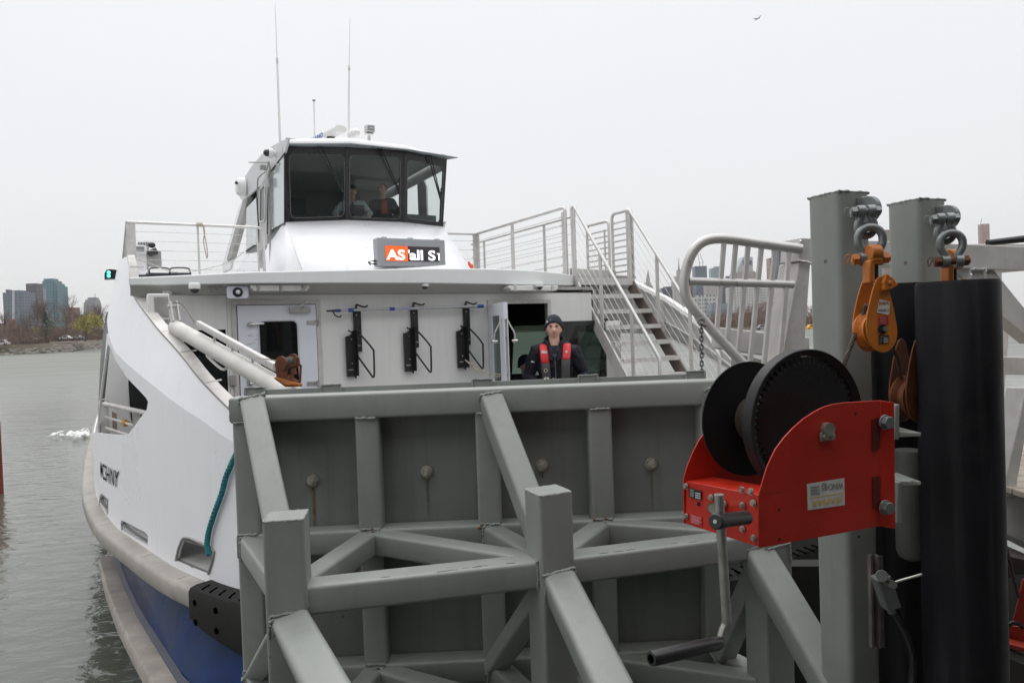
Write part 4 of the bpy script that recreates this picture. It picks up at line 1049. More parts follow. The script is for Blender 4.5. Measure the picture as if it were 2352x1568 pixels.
# front left run, with rounded end post
o = rail_run('railing', [(lu0, 3.5), (lu1 - .06, 3.5)], 1.61, posts=[(lu0 + .04, 3.5)], pw=.11)
m = MB(); m.tube([W(lu1 - .07, 3.5, 1.61)] + arc(W(lu1 - .05, 3.5, 1.54), UX, ZX, .07, 90, 0, 6)[1:] + [W(lu1 + .02, 3.5, .62)], .021, 10); m.build('end_post', ALUB, o)
m = MB(); m.beam(W(lu1 - .06, 3.5, .62), W(lu1 - .06, 3.5, 1.6), .03, .015); m.build('railing_post', ALU, o)
m = MB(); um = VR(456, 570, 3.5)[0]; m.cyl(W(um, 3.5, .62), W(um, 3.5, 1.6), .014); m.build('railing_post', ALUB, o)
o = rail_run('railing', [(lu0, 3.5), (lu0 - .02, 8.5)], 1.61, posts=[(lu0, 3.56 + k * 1.2) for k in range(5)], pw=.1, lab='starboard side railing running aft, seen end on')
# cord tied on the rail
m = MB(); c = W(VR(467, 520, 3.5)[0], 3.46, 1.60)
m.tube(smooth_path([c, c - ZX * .10 + UX * .01, c - ZX * .22 - UX * .01, c - ZX * .38 + UX * .01, c - ZX * .46 + UX * .025, c - ZX * .38 + UX * .035, c - ZX * .22 + UX * .02, c - ZX * .08, c], 4), .008, 6)
for k in range(4): m.tube(arc(c - UX * (.02 + k * .022) + ZX * .01, VX, ZX, .028, 0, 340, 8), .007, 5, closed=True)
m.build('tied_cord', ROPEW, loc=c, label='frayed beige cord knotted round the top rail left of the wheelhouse', category='cord')
# front right of wheelhouse: short athwart run, then forward along u=1.2
PR = W(1.2, 3.15, 0)
o = rail_run('railing', [(.45, 3.25), (1.2, 3.15)], 1.6, n_w=6, posts=[(1.18, 3.16)], pw=.09)
o = rail_run('railing', [(1.2, 3.15), (1.19, .58)], 1.6, n_w=8, posts=[(1.2, 3.1), (1.2, 1.95)], pw=.075, lab='railing rising from beside the wheelhouse to the stair head')
m = MB(); m.tube([W(1.19, .60, 1.6)] + arc(W(1.19, .57, 1.54), -VX, ZX, .06, 90, 0, 6)[1:] + [W(1.19, .51, .62)], .022, 10); m.beam(W(1.19, .57, .62), W(1.19, .57, 1.54), .05, .014, X=VX); m.build('end_post', ALUB, o)
# far port railing behind: from px (1080,580) to (1255,490)
fu = 3.35
fa, fb = toB(atU(1068, 572, fu)), toB(atU(1247, 493, fu))
zt2 = (fa.z + fb.z) / 2
o = rail_run('railing', [(2.85, 6.6), (2.85, 2.6)], 1.9, n_w=7, posts=[(2.85, 6.0), (2.85, 4.8), (2.85, 3.6)], pw=.07, lab='far port side railing of the upper deck')
# far ladder-like gates: horizontal bars
def gate(px0, py0, px1, py1, u, zb=.66, nb=9, k=.07):
    a_, b_ = toB(atU(px0, py0, u)), toB(atU(px1, py1, u))
    m = MB(); za = 1.62; A_, B2 = W(u, a_.y, za), W(u, b_.y, za); d_ = (B2 - A_).normalized()
    m.tube([W(u, a_.y, zb), A_ - ZX * k] + arc(A_ + d_ * k - ZX * k, -d_, ZX, k, 0, 90, 5)[1:] + [B2 - d_ * k] + arc(B2 - d_ * k - ZX * k, d_, ZX, k, 90, 0, 5)[1:] + [W(u, b_.y, zb)], .022, 8)
    o = m.build('deck_gate', ALUB, ferry)
    for i in range(nb):
        z = lerp(za - .14, zb + .1, i / (nb - 1)); m = MB(); m.cyl(W(u, a_.y, z), W(u, b_.y, z), .013, n=8); m.build('gate_bar', ALUB, o)
gate(1347, 497, 1397, 487, 2.62); gate(1405, 482, 1450, 473, 2.28)
m = MB(); m.beam(W(2.62, 1.5, .62), W(2.62, 1.5, 1.5), .06, .02); m.build('railing_post', ALU, ferry)
# curved coaming of the upper deck seen through the railings (aluminium, aft of slab)
m = MB(); m.grid([[W(1.24, .5, z), W(1.6, .62, z), W(2.2, .75, z), W(2.9, 1.9, z), W(3.35, 2.6, z), W(3.45, 3.6, z), W(3.45, 8, z)] for z in (.5, .62, .78)]); m.build('deck_coaming', ALUD, ferry, thick=.03)
m = MB(); m.tube(smooth_path([W(1.24, 2.9, .72), W(1.9, 2.2, .76), W(2.5, 1.4, .76), W(2.7, .9, .7)], 4), .03, 8); m.build('deck_trim', ALU, ferry)
m = MB(); m.prism3([atV(1078, 600, 2.2), atV(1086, 616, 2.2), atV(1078, 618, 2.2)], VX * .05); m.sphere(atV(1080, 612, 2.4), .05, 10); m.build('life_ring', mat('life_ring_orange', (.8, .10, .02), .5), ferry)
# ================================================================ stairs down to the foredeck
def sp(u, t, dz=0, dv=0): return W(u, lerp(.40, -1.42, t) + dv, lerp(.60, -1.70, t) + dz)
st = MB(); st.beam(sp(1.25, 0, -.065), sp(1.25, 1, -.065), .03, .15, X=UX, r=0); ST = st.build('staircase', ALU, ferry, bev=.004, label='aluminium staircase from the upper deck down to the foredeck')
m = MB(); m.beam(sp(2.2, 0, -.05), sp(2.2, 1, -.05), .03, .17, X=UX); m.build('stringer', mat('shaded_brown_aluminium', (.16, .13, .115), .6, var=.3, scale=5, dirt=.4), ST, bev=.004)  # dark brown base carries the shade of the inner face
for k in range(1, 11):
    t = k / 11.; c = sp(1.725, t); m = MB(); m.box(c - ZX * .0, .92, .21, .03, UX, VX, ZX); m.box(c - VX * .10 - ZX * .012, .92, .012, .055, UX, VX, ZX); m.build('tread', ALU, ST)
m = MB(); m.bbox(1.24, 2.22, .34, .72, .545, .64); m.build('top_landing', ALU, ST)
for u in (1.25, 2.2):
    m = MB()
    q0 = W(u, .42, 1.62); q1 = sp(u, .84) + ZX * .98 - VX*.02
    m.tube([W(u, .44, .6), W(u, .44, 1.54)] + arc(W(u, .40, 1.55), VX, ZX, .045, 20, 110, 5) + [q1] + [q1 - VX * .035 - ZX * .05, q1 - VX * .045 - ZX * .10, q1 - VX * .045 - ZX * .9], .022, 10)
    o = m.build('handrail', ALUB, ST)
    for t in (.0, .30, .62):
        m = MB(); b0 = sp(u, t); b1 = lerp(q0, q1, (t - 0) / .84); b1 = V3((b0.x, b0.y, b1.z)); m.beam(b0, b1 - ZX * .01, .055, .014, X=VX); m.build('railing_post', ALU, o)
    for k in range(6):
        f = (k + 1) / 7.; m = MB(); m.tube([lerp(W(u, .40, .66), q0, f), lerp(sp(u, .86) + ZX * .05, q1 - ZX * .0, f)], .0032, 5); m.build('railing_wire', STEEL, o)
# ================================================================ upper deck aft clutter at left: seats, mast with lamps
def seat(px, py, v=8.6, w_=.44):
    b = bV(px, py, v); c = W(b.x, v, b.z)
    m = MB(); m.prism([(-w_ / 2, -.42), (w_ / 2, -.42), (w_ / 2 - .02, -.10), (-w_ / 2 + .02, -.10)], c, UX, ZX, VX, .05)
    m.bbox(b.x - w_ / 2, b.x + w_ / 2, v - .45, v, b.z - .50, b.z - .44)
    o = m.build('deck_seat', mat('seat_blue_black', (.03, .038, .055), .5, var=.1), ferry, bev=.01)
    m = MB(); m.tube(smooth_path([c - UX * (w_ / 2) - ZX * .42, c - UX * (w_ / 2 - .03) - ZX * .08, c - UX * (w_ / 2 - .09) - ZX * .005, c + UX * (w_ / 2 - .09) - ZX * .005, c + UX * (w_ / 2 - .03) - ZX * .08, c + UX * (w_ / 2) - ZX * .42], 4), .016, 8); m.build('seat_hoop', BLKP, o)
    m = MB(); m.cyl(W(b.x, v - .2, .62), W(b.x, v - .2, b.z - .45), .03); m.build('seat_leg', STEEL, o)
for px in (318, 366, 413): seat(px, 615)
mv = 6.0
m = MB(); m.prism3([atV(*p, mv) for p in [(313, 554), (346, 554), (341, 575), (336, 628), (312, 628)]], VX * .25); MH = m.build('mast_housing', WHITE, ferry, bev=.01)
m = MB()
for k in range(7):
    x = 316 + k * 3.7; m.prism3([atV(x + 1.2, 556, mv - .012), atV(x + 2.9, 556, mv - .012), atV(x + 1.7, 565, mv - .012), atV(x, 565, mv - .012)], VX * .02)
m.build('louvre_slot', INTD, MH)
m = MB(); a_ = bV(322, 573, mv - .12); m.bbox(a_.x - .09, a_.x + .09, mv - .14, mv, a_.z - .07, a_.z + .07); o = m.build('deck_lamp', WALLP, MH, bev=.01); m = MB(); m.bbox(a_.x - .06, a_.x + .06, mv - .15, mv - .14, a_.z - .035, a_.z + .045); m.build('lamp_glass', mat('grey_glass', (0, 0, 0)), o)
m = MB(); c = atV(349, 563, mv); m.sphere(c, .05, 10, sx=1.2); c2 = atV(350, 579, mv - .05); m.cyl(c2 - UX * .06 - ZX * .03, c2 + UX * .07 + ZX * .03, .05, .055); m.build('spot_lamp', BLKP, MH)
m = MB(); a_ = bV(354, 594, mv); m.bbox(a_.x - .11, a_.x + .11, mv - .02, mv + .15, a_.z - .13, a_.z + .13); m.tube([atV(340, 560, mv), atV(340, 630, mv)], .01, 6); m.build('junction_box', ALUD, MH, bev=.006)
m = MB(); m.tube(smooth_path([atV(312, 596, 5.2), atV(345, 605, 5.2), atV(400, 625, 5.2), atV(470, 618, 5.2), atV(530, 600, 5.2), atV(560, 578, 5.2)], 5), .008, 5); m.build('safety_chain', STEEL, ferry)
# green starboard navigation light on its bracket
nc = hit(262, 630, lean); nb_ = toB(nc)
NL = atV(268, 630, nb_.y)
mm = lambda px, py, d=0: atV(px, py, nb_.y + d)
m = MB(); m.prism3([mm(*p) for p in [(240, 641), (240, 628), (244, 620), (252, 618), (272, 620), (267, 640)]], VX * .11)
o = m.build('navigation_light_screen', BLACK, ferry, label='black screen board of the green starboard light')
m = MB(); m.prism3([mm(*p, -.012) for p in rrect(244.5, 621.5, 253.5, 637.5, 2)], VX * .03); m.build('green_lens', mat('lit_green', (.0, .25, .2), .2, emit=(.0, .55, .42), estr=.9), o)
m = MB()
for py in (626, 634): m.sphere(mm(250, py, -.02), .016, 10)
m.build('green_lamp', mat('lit_green_core', (.2, .9, .8), .3, emit=(.25, 1.0, .85), estr=1.2), o)
m = MB(); m.tube([mm(243, 642, -.01), mm(268, 641, -.01)], .006, 6); m.build('guard_bar', ALUD, o)
# ================================================================ aluminium boom with rusty hand winch (stowed over the foredeck)
bA, bB = atY(404, 752, 5.75), atY(640, 888, 4.1)
BM = thing('boom', bB, 'scuffed white-grey aluminium tube boom slanting across the left of the foredeck', 'boom')
m = MB(); m.cyl(bA, bB + (bB - bA) * .15, .062, .060, n=24); m.build('boom_tube', mat('worn_tube_paint', (.56, .55, .52), .5, metal=.15, var=.12, scale=5, dirt=.45, dcol=(.30, .26, .21)), BM)
bd = (bB - bA).normalized(); up_ = (ZX - bd * ZX.dot(bd)).normalized(); sdv = bd.cross(up_)
m = MB()
for s_ in (-.02, .03): m.beam(bA + bd * .02 + up_ * .05 + sdv * s_, bA - bd * .08 + up_ * .20 + sdv * s_, .012, .07, X=sdv)
for k in range(3): pass
m.cyl(bA - bd * .06 + up_ * .17 - sdv * .04, bA - bd * .06 + up_ * .17 + sdv * .05, .014); m.build('sheave_bracket', ALU, BM)
m = MB(); r0_, r1_ = bA + bd * .62 + up_ * .13, bB - bd * .05 + up_ * .11
m.beam(r0_, r1_, .035, .05, X=sdv, r=.008)
for t in (.25, .5, .75): m.cyl(lerp(r0_, r1_, t), lerp(r0_, r1_, t) - up_ * .07, .009)
m.build('boom_flange', ALUB, BM)
m = MB(); h0 = bA + bd * .75 - up_ * .05 - sdv * .03; m.tube(smooth_path([h0, h0 - up_ * .05, h0 + bd * .30 - up_ * .08, h0 + bd * .42 - up_ * .06, h0 + bd * .45 - up_ * .01], 5), .010, 8); m.build('handle', ALUB, BM)
m = MB(); m.tube(smooth_path([bA - bd * .07 + up_ * .20, bA + bd * .2 + up_ * .22, bA + bd * .5 + up_ * .13], 5), .005, 6); m.build('wire', WIRE, BM)
# rusty winch
wc = atY(661, 850, 3.85)
RW = thing('rusty_winch', atY(661, 886, 3.85), 'small rust-brown hand winch on the end of the tube boom', 'winch')
xw, yw = V3((.93, .36, 0)).normalized(), V3((-.36, .93, 0)).normalized()
def rq(px, py, dy=0): return atY(px, py, 3.85 + dy)
m = MB(); m.prism3([rq(631, 835), rq(634, 824), rq(641, 818), rq(649, 818), rq(656, 828), rq(658, 842), rq(657, 876), rq(635, 868)], xw * .004 + V3((0, .004, 0))); m.build('side_cheek', RUSTD, RW, bev=.001)
cA = rq(645, 835, 0); axw = (rq(680, 829, .1) - cA).normalized()
m = MB(); m.cyl(cA + axw * .0, cA + axw * .012, .042, n=24); m.cyl(cA + axw * .09, cA + axw * .10, .045, n=24); m.cyl(cA + axw * .10, cA + axw * .106, .04); m.build('drum_flange', RUSTD, RW)
m = MB(); m.cyl(cA + axw * .01, cA + axw * .09, .026, n=16); 
for k in range(9): m.tube([cA + axw * (.015 + k * .008) + p for p in [V3((0, 0, 0))]] * 0 or arc(cA + axw * (.015 + k * .0085), *frame_from(axw), .028, 0, 345, 14), .0042, 5, closed=True)
m.build('wire_coil', WIRE, RW)
m = MB()
for a_, b_ in (((634, 866), (657, 878)), ((657, 878), (689, 878)), ((691, 838), (689, 878)), ((656, 840), (691, 838)), ((658, 842), (658, 877))): m.beam(rq(*a_), rq(*b_), .006, .012)
m.hexa([rq(634, 868), rq(658, 880), rq(691, 880), rq(668, 866, .1), rq(634, 866), rq(658, 876), rq(690, 876), rq(668, 864, .1)]); m.build('winch_frame', RUSTD, RW)
m = MB(); m.hexa([rq(630, 870, -.02), rq(655, 888, -.02), rq(694, 888, -.02), rq(670, 870, .1), rq(630, 866, -.02), rq(655, 882, -.02), rq(694, 882, -.02), rq(670, 866, .1)]); m.build('base_plate', mat('rust_orange', (.30, .11, .02), .8, var=.4, scale=20), RW)
m = MB(); m.cyl(rq(676, 860, .02), rq(672, 846, .02), .016); m.cyl(rq(681, 838, .0), rq(683, 820, .0), .008, .012); m.cyl(rq(668, 860), rq(670, 876), .014); m.build('gear_shaft', RUSTD, RW)
m = MB(); m.tube([rq(634, 828), rq(610, 824), rq(590, 821, .3)], .0035, 6); m.build('wire', ROPEW, RW)
# teal mooring rope hanging over the white bulwark
tp = [(558, 1022), (551, 1040), (540, 1063), (527, 1095), (518, 1130), (507, 1160), (495, 1195), (487, 1225), (485, 1250), (489, 1270)]
def hp(p, off):
    q = hit(*p); b = toB(q); n = nrm(b.y); return q + (UX * n.x + VX * n.y) * off
path = smooth_path([hp(p, .03) for p in tp], 8)
m = MB()
for s_ in range(3):
    L = []
    for i, p in enumerate(path):
        t = (path[min(i + 1, len(path) - 1)] - path[max(i - 1, 0)]).normalized(); X_, Y_ = frame_from(t, V3((0, 1, 0)))
        a_ = i * 1.05 + s_ * 2 * math.pi / 3; L.append(p + X_ * (.010 * math.cos(a_)) + Y_ * (.010 * math.sin(a_)))
    m.tube(L, .0125, 6)
m.build('mooring_rope', TEAL, loc=path[-1], label='twisted teal mooring rope hanging down the white bow beside the gate', category='rope')
# light cords on doorway
m = MB(); a_, b_ = bV(1068, 826, -.22), bV(1163, 860, -.6); A2, B3 = W(*a_), W(*b_)
m.tube([A2.lerp(B3, t) - ZX * (.05 * math.sin(t * math.pi)) for t in [k / 10 for k in range(11)]], .006, 6); m.tube([A2.lerp(B3, t) - ZX * (.09 * math.sin(t * math.pi)) for t in [k / 10 for k in range(11)]], .006, 6)
for k in range(4): m.sphere(A2 + (B3 - A2) * (.13 + k * .02) - ZX * .02, .014, 6)
m.build('lashing_cord', ROPEW, loc=B3, label='pale cord tied from the right hook bracket to the open door edge', category='cord')
# ================================================================ DOCK GATE (grey steel truss in the foreground)
def onG(px, py, off=0.):                 # gate plane  y = 3.08 + .03 x
    d = ray(px, py); return d * ((3.08 + off) / (d.y - .03 * d.x))
GX = V3((1, .03, 0)).normalized(); GN = V3((-.03, 1, 0)).normalized()
gate_o = thing('dock_gate', V3((0, 3.2, -3.0)), 'grey painted steel dock gate of welded square tubes with rust-streaked bolts', 'gate')
def gx(px, py=1100, off=0.): return onG(px, py, off).x
ZT = onG(800, 905).z
ZM = -.885; ZB = -1.50
TW = .11
xL, xR = gx(527, 930), gx(1700, 900)
def gp(x, z, off=0.): return V3((x, 3.08 + .03 * x + off, z))
m = MB(); zt_ = ZT - .055
m.beam(gp(xL, zt_, .055), gp(xR, zt_, .055), .11, .115, r=.013, up=V3((0, 0, 1))); m.build('top_beam', GATE, gate_o)
for z in (ZM, ZB, -2.3):
    m = MB(); m.beam(gp(xL + .004, z - .055, .055), gp(xR - .05, z - .055, .055), .11, .108, r=.013); m.build('cross_beam', GATE, gate_o)
# plate in one sheet behind the tubes
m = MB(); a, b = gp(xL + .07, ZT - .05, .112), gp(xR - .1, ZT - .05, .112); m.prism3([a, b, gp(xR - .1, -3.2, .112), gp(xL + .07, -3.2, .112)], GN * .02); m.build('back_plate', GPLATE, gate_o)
xs_ = [gx(563, 1100), gx(845, 1100), gx(1122, 1100), gx(1383, 1100), gx(1640, 1100)]
for i, x in enumerate(xs_):
    for z0, z1 in ((ZT - .11, ZM + .0), (ZM - .11, ZB), (ZB - .11, -2.3)):
        m = MB(); m.beam(gp(x, z0 + .004, .058), gp(x, z1 - .004, .058), .108, .098, X=GX, r=.014); m.build('upright', GATE, gate_o)
        m = MB(); m.weld([gp(x - .044, z0 + .0, .003), gp(x + .044, z0 + .0, .003)], .008, seed=i); m.weld([gp(x - .044, z1 + .001, .003), gp(x + .044, z1 + .001, .003)], .008, seed=i + 9)
        m.build('weld_bead', GATE, gate_o)
# fender face strip standing behind and above the top beam, with welded lugs
zs = onG(800, 887, .26).z
m = MB(); xa, xb = gx(583, 900, .26), gx(1618, 860, .26)
m.beam(gp(xa, zs - .05, .24), gp(xb, zs - .05 + .0, .24), .10, .012, X=V3((0, 0, 1))); m.beam(gp(xa, zs - .28, .22), gp(xb, zs - .28, .22), .5, .03, X=V3((0, 0, 1))); m.build('face_strip', GATE, gate_o)
for px in (587, 762, 1108, 1350, 1596):
    x = gx(px, 880, .24); m = MB(); m.beam(gp(x, zs - .10, .235), gp(x, zs + .012, .235), .09, .022, X=GX, r=.006); m.weld([gp(x - .047, zs - .03, .22), gp(x - .047, zs + .014, .222), gp(x + .047, zs + .014, .222), gp(x + .047, zs - .03, .22)], .005, seed=px); m.build('lug', GATE, gate_o)
# front posts
TWIST = rad(20)
PX_, PN_ = V3((math.cos(TWIST), math.sin(TWIST), 0)), V3((-math.sin(TWIST), math.cos(TWIST), 0))
def post_at(px, py, Y): return atY(px, py, Y)
P1 = atY(648, 1194, 2.39); P2 = atY(1260, 1134, 2.59); P3 = V3((P2.x * 2 - P1.x - .02, 2.83, (P1.z + P2.z) / 2))
PW = .142
P = [P1, P2, P3]
rot = [rad(9), rad(24), rad(20)]
for i, p in enumerate(P):
    X_ = V3((math.cos(rot[i]), math.sin(rot[i]), 0))
    c = p + V3((0, PW / 2 * .6, 0))
    P[i] = c
    m = MB(); m.beam(V3((c.x, c.y, p.z)), V3((c.x, c.y, -2.6)), PW, PW, X=X_, r=.014, seg=4); o = m.build('front_post', GATE, gate_o)
    Y_ = V3((-X_.y, X_.x, 0)); h = PW / 2 - .004
    m = MB(); q = [c.to_2d().to_3d() + V3((0, 0, p.z + .003)) + X_ * (a * h) + Y_ * (b * h) for a, b in ((-1, -1), (1, -1), (1, 1), (-1, 1))]
    m.prism3([k + V3((0, 0, -.004)) for k in q], V3((0, 0, .007))); m.weld(q, .005, closed=True, seed=i); m.build('post_cap', GATE, o)
def hb(p, q, w=.112, h=.104, z=None, name='brace', up=V3((0, 0, 1)), ends=(.0, .0), r=.014, wl=True):
    p, q = V3(p), V3(q)
    if z is not None: p.z = q.z = z
    d = (q - p).normalized(); m = MB(); m.beam(p + d * ends[0], q - d * ends[1], w, h, up=up, r=r, seg=4)
    if wl:
        for e_ in (p + d * (ends[0] + .004), q - d * (ends[1] + .004)):
            Xe, Ye = frame_from(d, up); a_, b_ = w * .5, h * .5; m.weld([e_ - Xe * a_ - Ye * b_, e_ + Xe * a_ - Ye * b_, e_ + Xe * a_ + Ye * b_, e_ - Xe * a_ + Ye * b_], .008, closed=True, seed=int(abs(p.x * 977)))
    return m.build(name, GATE, gate_o)
zc = ZM - .055
PC = [V3((p.x, p.y, zc)) for p in P]
# beams post to post
hb(PC[0], PC[1], ends=(.06, .06), name='front_beam'); hb(PC[1], PC[2], ends=(.06, .06), name='front_beam')
for zz, k in ((ZM - .055, 0), (ZB - .055, 1)):
    G = [gp(x, zz, .03) for x in xs_]; C = [V3((p.x, p.y, zz)) for p in P]
    zz2 = zz
    for a_, b_ in ((G[1], C[0]), (G[1], C[1]), (G[2], C[1]), (G[3], C[1]), (G[3], C[2]), (G[0], C[0]), (G[4], C[2])):
        hb(a_ + V3((0, 0, -.004 * k - .003)), b_ + V3((0, 0, -.004 * k - .003)), w=.095, h=.098, name='horizontal_brace', ends=(.02, .05))
# upper and lower raking braces between plate and posts, and down towards the pier
RB = []
for i, (px, py) in enumerate([(583, 935), (1128, 925), (1640, 905)]):
    a_ = onG(px, py, .02); b_ = PC[i] + V3((0, .02, .03))
    hb(a_, b_, w=.105, h=.11, name='raking_brace', up=V3((.3, -.9, .3)), ends=(-.02, .03))
    a_ = V3((xs_[(0, 2, 4)[i]], 3.08, ZB - .03)); hb(a_, PC[i] + V3((0, .02, -.06)), w=.09, h=.09, name='raking_brace', up=V3((.3, -.9, .3)), ends=(-.0, .03))
for i, (s, e) in enumerate([((676, 1445, 2.37), (748, 1580, 2.02)), ((1290, 1350, 2.56), (1392, 1560, 2.16)), ((1745, 1285, 2.82), (1905, 1560, 2.46))]):
    a_, b_ = atY(*s), atY(*e); d = (b_ - a_)
    hb(a_ - d * .06, b_ + d * .9, w=.125, h=.12, name='lower_brace', up=V3((0, -.5, .8)), ends=(0, 0), r=.022)
    n_ = V3((0, 0, 1)); dd_ = d.normalized(); X_, Y_ = frame_from(dd_, V3((0, -.5, .8)))
    m = MB(); c_ = a_ + V3((0, 0, .015)); 
    fx = V3((math.cos(rot[i]), math.sin(rot[i]), 0)); fy = V3((math.sin(rot[i]), -math.cos(rot[i]), 0))
    c0_ = P[i] + fy * (PW / 2 + .002)
    m.weld([V3((c0_.x, c0_.y, a_.z - .02)) - fx * .062, V3((c0_.x, c0_.y, a_.z + .055)) - fx * .055, V3((c0_.x, c0_.y, a_.z + .065)) + fx * .055, V3((c0_.x, c0_.y, a_.z - .02)) + fx * .062], .006, seed=i + 3); m.build('weld_bead', GATE, gate_o)
# welds round the top of upright joints and beam ends
m = MB(); m.weld([gp(xL - .001, zt_ - .05, .005), gp(xL - .001, zt_ + .05, .005)], .005); m.weld([onG(555, 930, -.005), onG(612, 940, -.005)], .006, seed=2); m.weld([onG(1103, 905, -.004), onG(1150, 925, -.004)], .006, seed=5); m.build('weld_bead', GATE, gate_o)
# bolts and their rust streaks
bm_ = mat('rusty_bolt_steel', (.34, .33, .29), .5, metal=.2, var=.3, scale=50, dirt=.6, dcol=(.16, .08, .03))
for i, (px, py, sl_) in enumerate([(718, 1103, .26), (980, 1083, .16), (1245, 1068, .03), (1495, 1065, .20)]):
    c = onG(px, py, .11); m = MB(); N = -GN
    m.cyl(c, c + N * .005, .029, n=20); m.tube([c + N * .005, c + N * .024], .0235, 6); m.cyl(c + N * .024, c + N * .036, .0135, n=12); o = m.build('bolt', bm_, gate_o, bev=.002)
    R_ = random.Random(i); m = MB(); k = 16; w0_ = .0035 + .002 * R_.random()
    L = [(c + N * .0018 + V3((R_.uniform(-.0015, .0015) - w0_ * (1 - .6 * j / k), 0, -.03 - sl_ * j / k)), c + N * .0018 + V3((R_.uniform(-.0015, .0015) + w0_ * (1 - .6 * j / k), 0, -.03 - sl_ * j / k))) for j in range(k + 1)]
    m.grid([[a, b] for a, b in L]); m.build('rust_streak', mat('rust_streak_brown' if i == 0 else 'faint_rust_streak', (.20, .12, .05) if i == 0 else (.15, .13, .09), .85, var=.5, scale=50), gate_o)
    m = MB(); m.cyl(c + N * .0005, c + N * .002, .0325, n=14); m.build('rust_ring', mat('rust_ring_brown', (.20, .14, .085), .85, var=.3, scale=60), gate_o)
# small rust spots at the joints and scrapes on the front beams
R_ = random.Random(77); RSM = mat('rust_spot', (.26, .11, .035), .9, var=.4, scale=90); SCR = mat('scrape_dark', (.07, .068, .06), .8, var=.3, scale=60)
for x in xs_[1:4]:
    for _ in range(3):
        p = gp(x + R_.uniform(-.05, .05), ZM + R_.choice((.004, -.012)), R_.uniform(-.002, .001)); m = MB(); m.sphere(p, R_.uniform(.003, .006), 7, sx=1.5, sz=.7); m.build('rust_spot', RSM, gate_o)
for i in (0, 1):
    a_, b_ = PC[i], PC[i + 1]; d = (b_ - a_).normalized(); n_ = V3((d.y, -d.x, 0)); 
    for _ in range(9):
        t_ = R_.uniform(.18, .85); q = a_.lerp(b_, t_) + ZX * (.0525) + n_ * R_.uniform(.030, .046); L = R_.uniform(.01, .05)
        m = MB(); m.box(q, L, R_.uniform(.0012, .003), .0008, d, n_, ZX); m.build('scrape_mark', SCR, gate_o)
# ================================================================ tall square posts with hanging shackles
def sq_post(px, py, Y, w, label, rot_=22):
    C = atY(px, py, Y); X_ = V3((math.cos(rad(rot_)), math.sin(rad(rot_)), 0)); Y_ = V3((-X_.y, X_.x, 0))
    c = C + X_ * w / 2 + Y_ * w / 2
    r = thing('steel_post', V3((c.x, c.y, -3.4)), label, 'post', 'tall square steel posts of the lifting frame')
    m = MB(); m.beam(V3((c.x, c.y, -3.4)), V3((c.x, c.y, C.z - .003)), w, w, X=X_, r=.022, seg=4); m.build('tube', GATE, r)
    h = w / 2 - .002; q = [V3((c.x, c.y, C.z)) + X_ * (a * h) + Y_ * (b * h) for a, b in ((-1, -1), (1, -1), (1, 1), (-1, 1))]
    m = MB(); m.prism3([k - ZX * .006 for k in q], ZX * .008); m.weld(q, .005, closed=True); m.build('cap', GATE, r)
    return C, c, X_, Y_, r
C1, c1, X1, Y1, R1 = sq_post(1928, 438, 2.30, .142, 'tall grey square steel post behind the red winch')
C2, c2_, X2, Y2, R2 = sq_post(2114, 455, 2.50, .142, 'grey square steel post just behind the thick black pile')
def eye_plate(r, C, X_, Y_, px, py, Y):
    p = atY(px, py, Y); m = MB(); N = X_
    # plate standing out of the front face towards the viewer
    f = C + X_ * .075; n = -Y_
    base = V3((f.x, f.y, p.z))
    m.prism3([base + n * 0 + ZX * .045, base + n * .035 + ZX * .045] + [base + n * (.04 + .045 * math.sin(rad(a))) + ZX * (.045 * math.cos(rad(a))) for a in range(10, 180, 15)] + [base - ZX * .045], X_ * .018)
    m.build('eye_plate', GALV, r, bev=.002); return base + n * .045
e1 = eye_plate(R1, C1, X1, Y1, 1996, 482, 2.3); e2 = eye_plate(R2, C2, X2, Y2, 2178, 500, 2.5)
# shackle: bow + pin, built in a frame
def shackle(pin_c, pinX, down, r_in, leg, th, label, nut=True, mt=GALV, pinm=GALV, ph=.0):
    pinX = pinX.normalized(); down = (down - pinX * down.dot(pinX)).normalized()
    s = thing('shackle', pin_c, label, 'shackle', 'bow shackles hanging from the posts')
    w = r_in * .72
    pts = [pin_c - pinX * w, pin_c - pinX * w + down * leg * .35, pin_c - pinX * (r_in * 1.12) + down * leg * .72]
    cc = pin_c + down * leg
    pts += [cc - pinX * (r_in * 1.18 * math.cos(rad(a))) + down * (r_in * 1.18 * math.sin(rad(a))) for a in range(0, 181, 20)]
    pts += [pin_c + pinX * (r_in * 1.12) + down * leg * .72, pin_c + pinX * w + down * leg * .35, pin_c + pinX * w]
    m = MB(); m.tube(smooth_path(pts, 4), th, 12)
    for k in (-1, 1): m.cyl(pin_c + pinX * (k * w - th * .9), pin_c + pinX * (k * w + th * .9), th * 1.75, n=18)
    m.build('bow', mt, s)
    m = MB(); m.cyl(pin_c - pinX * (w + th * 2.6), pin_c + pinX * (w + th * 2.6), th * .9, n=14); m.tube([pin_c - pinX * (w + th * 1.0), pin_c - pinX * (w + th * 2.4)], th * 1.5, 6); m.tube([pin_c + pinX * (w + th * 1.0), pin_c + pinX * (w + th * 2.2)], th * 1.5, 6)
    e = pin_c - pinX * (w + th * 2.9)
    m.tube(smooth_path([e + ZX * th, e - down * th * 1.2 - pinX * th, e + down * th * .8 - pinX * th * 1.2, e + down * th * 1.4], 3), th * .14, 5)
    m.build('pin', pinm, s); return s
dn = -ZX
def px_sh(px, py, Y): return atY(px, py, Y)
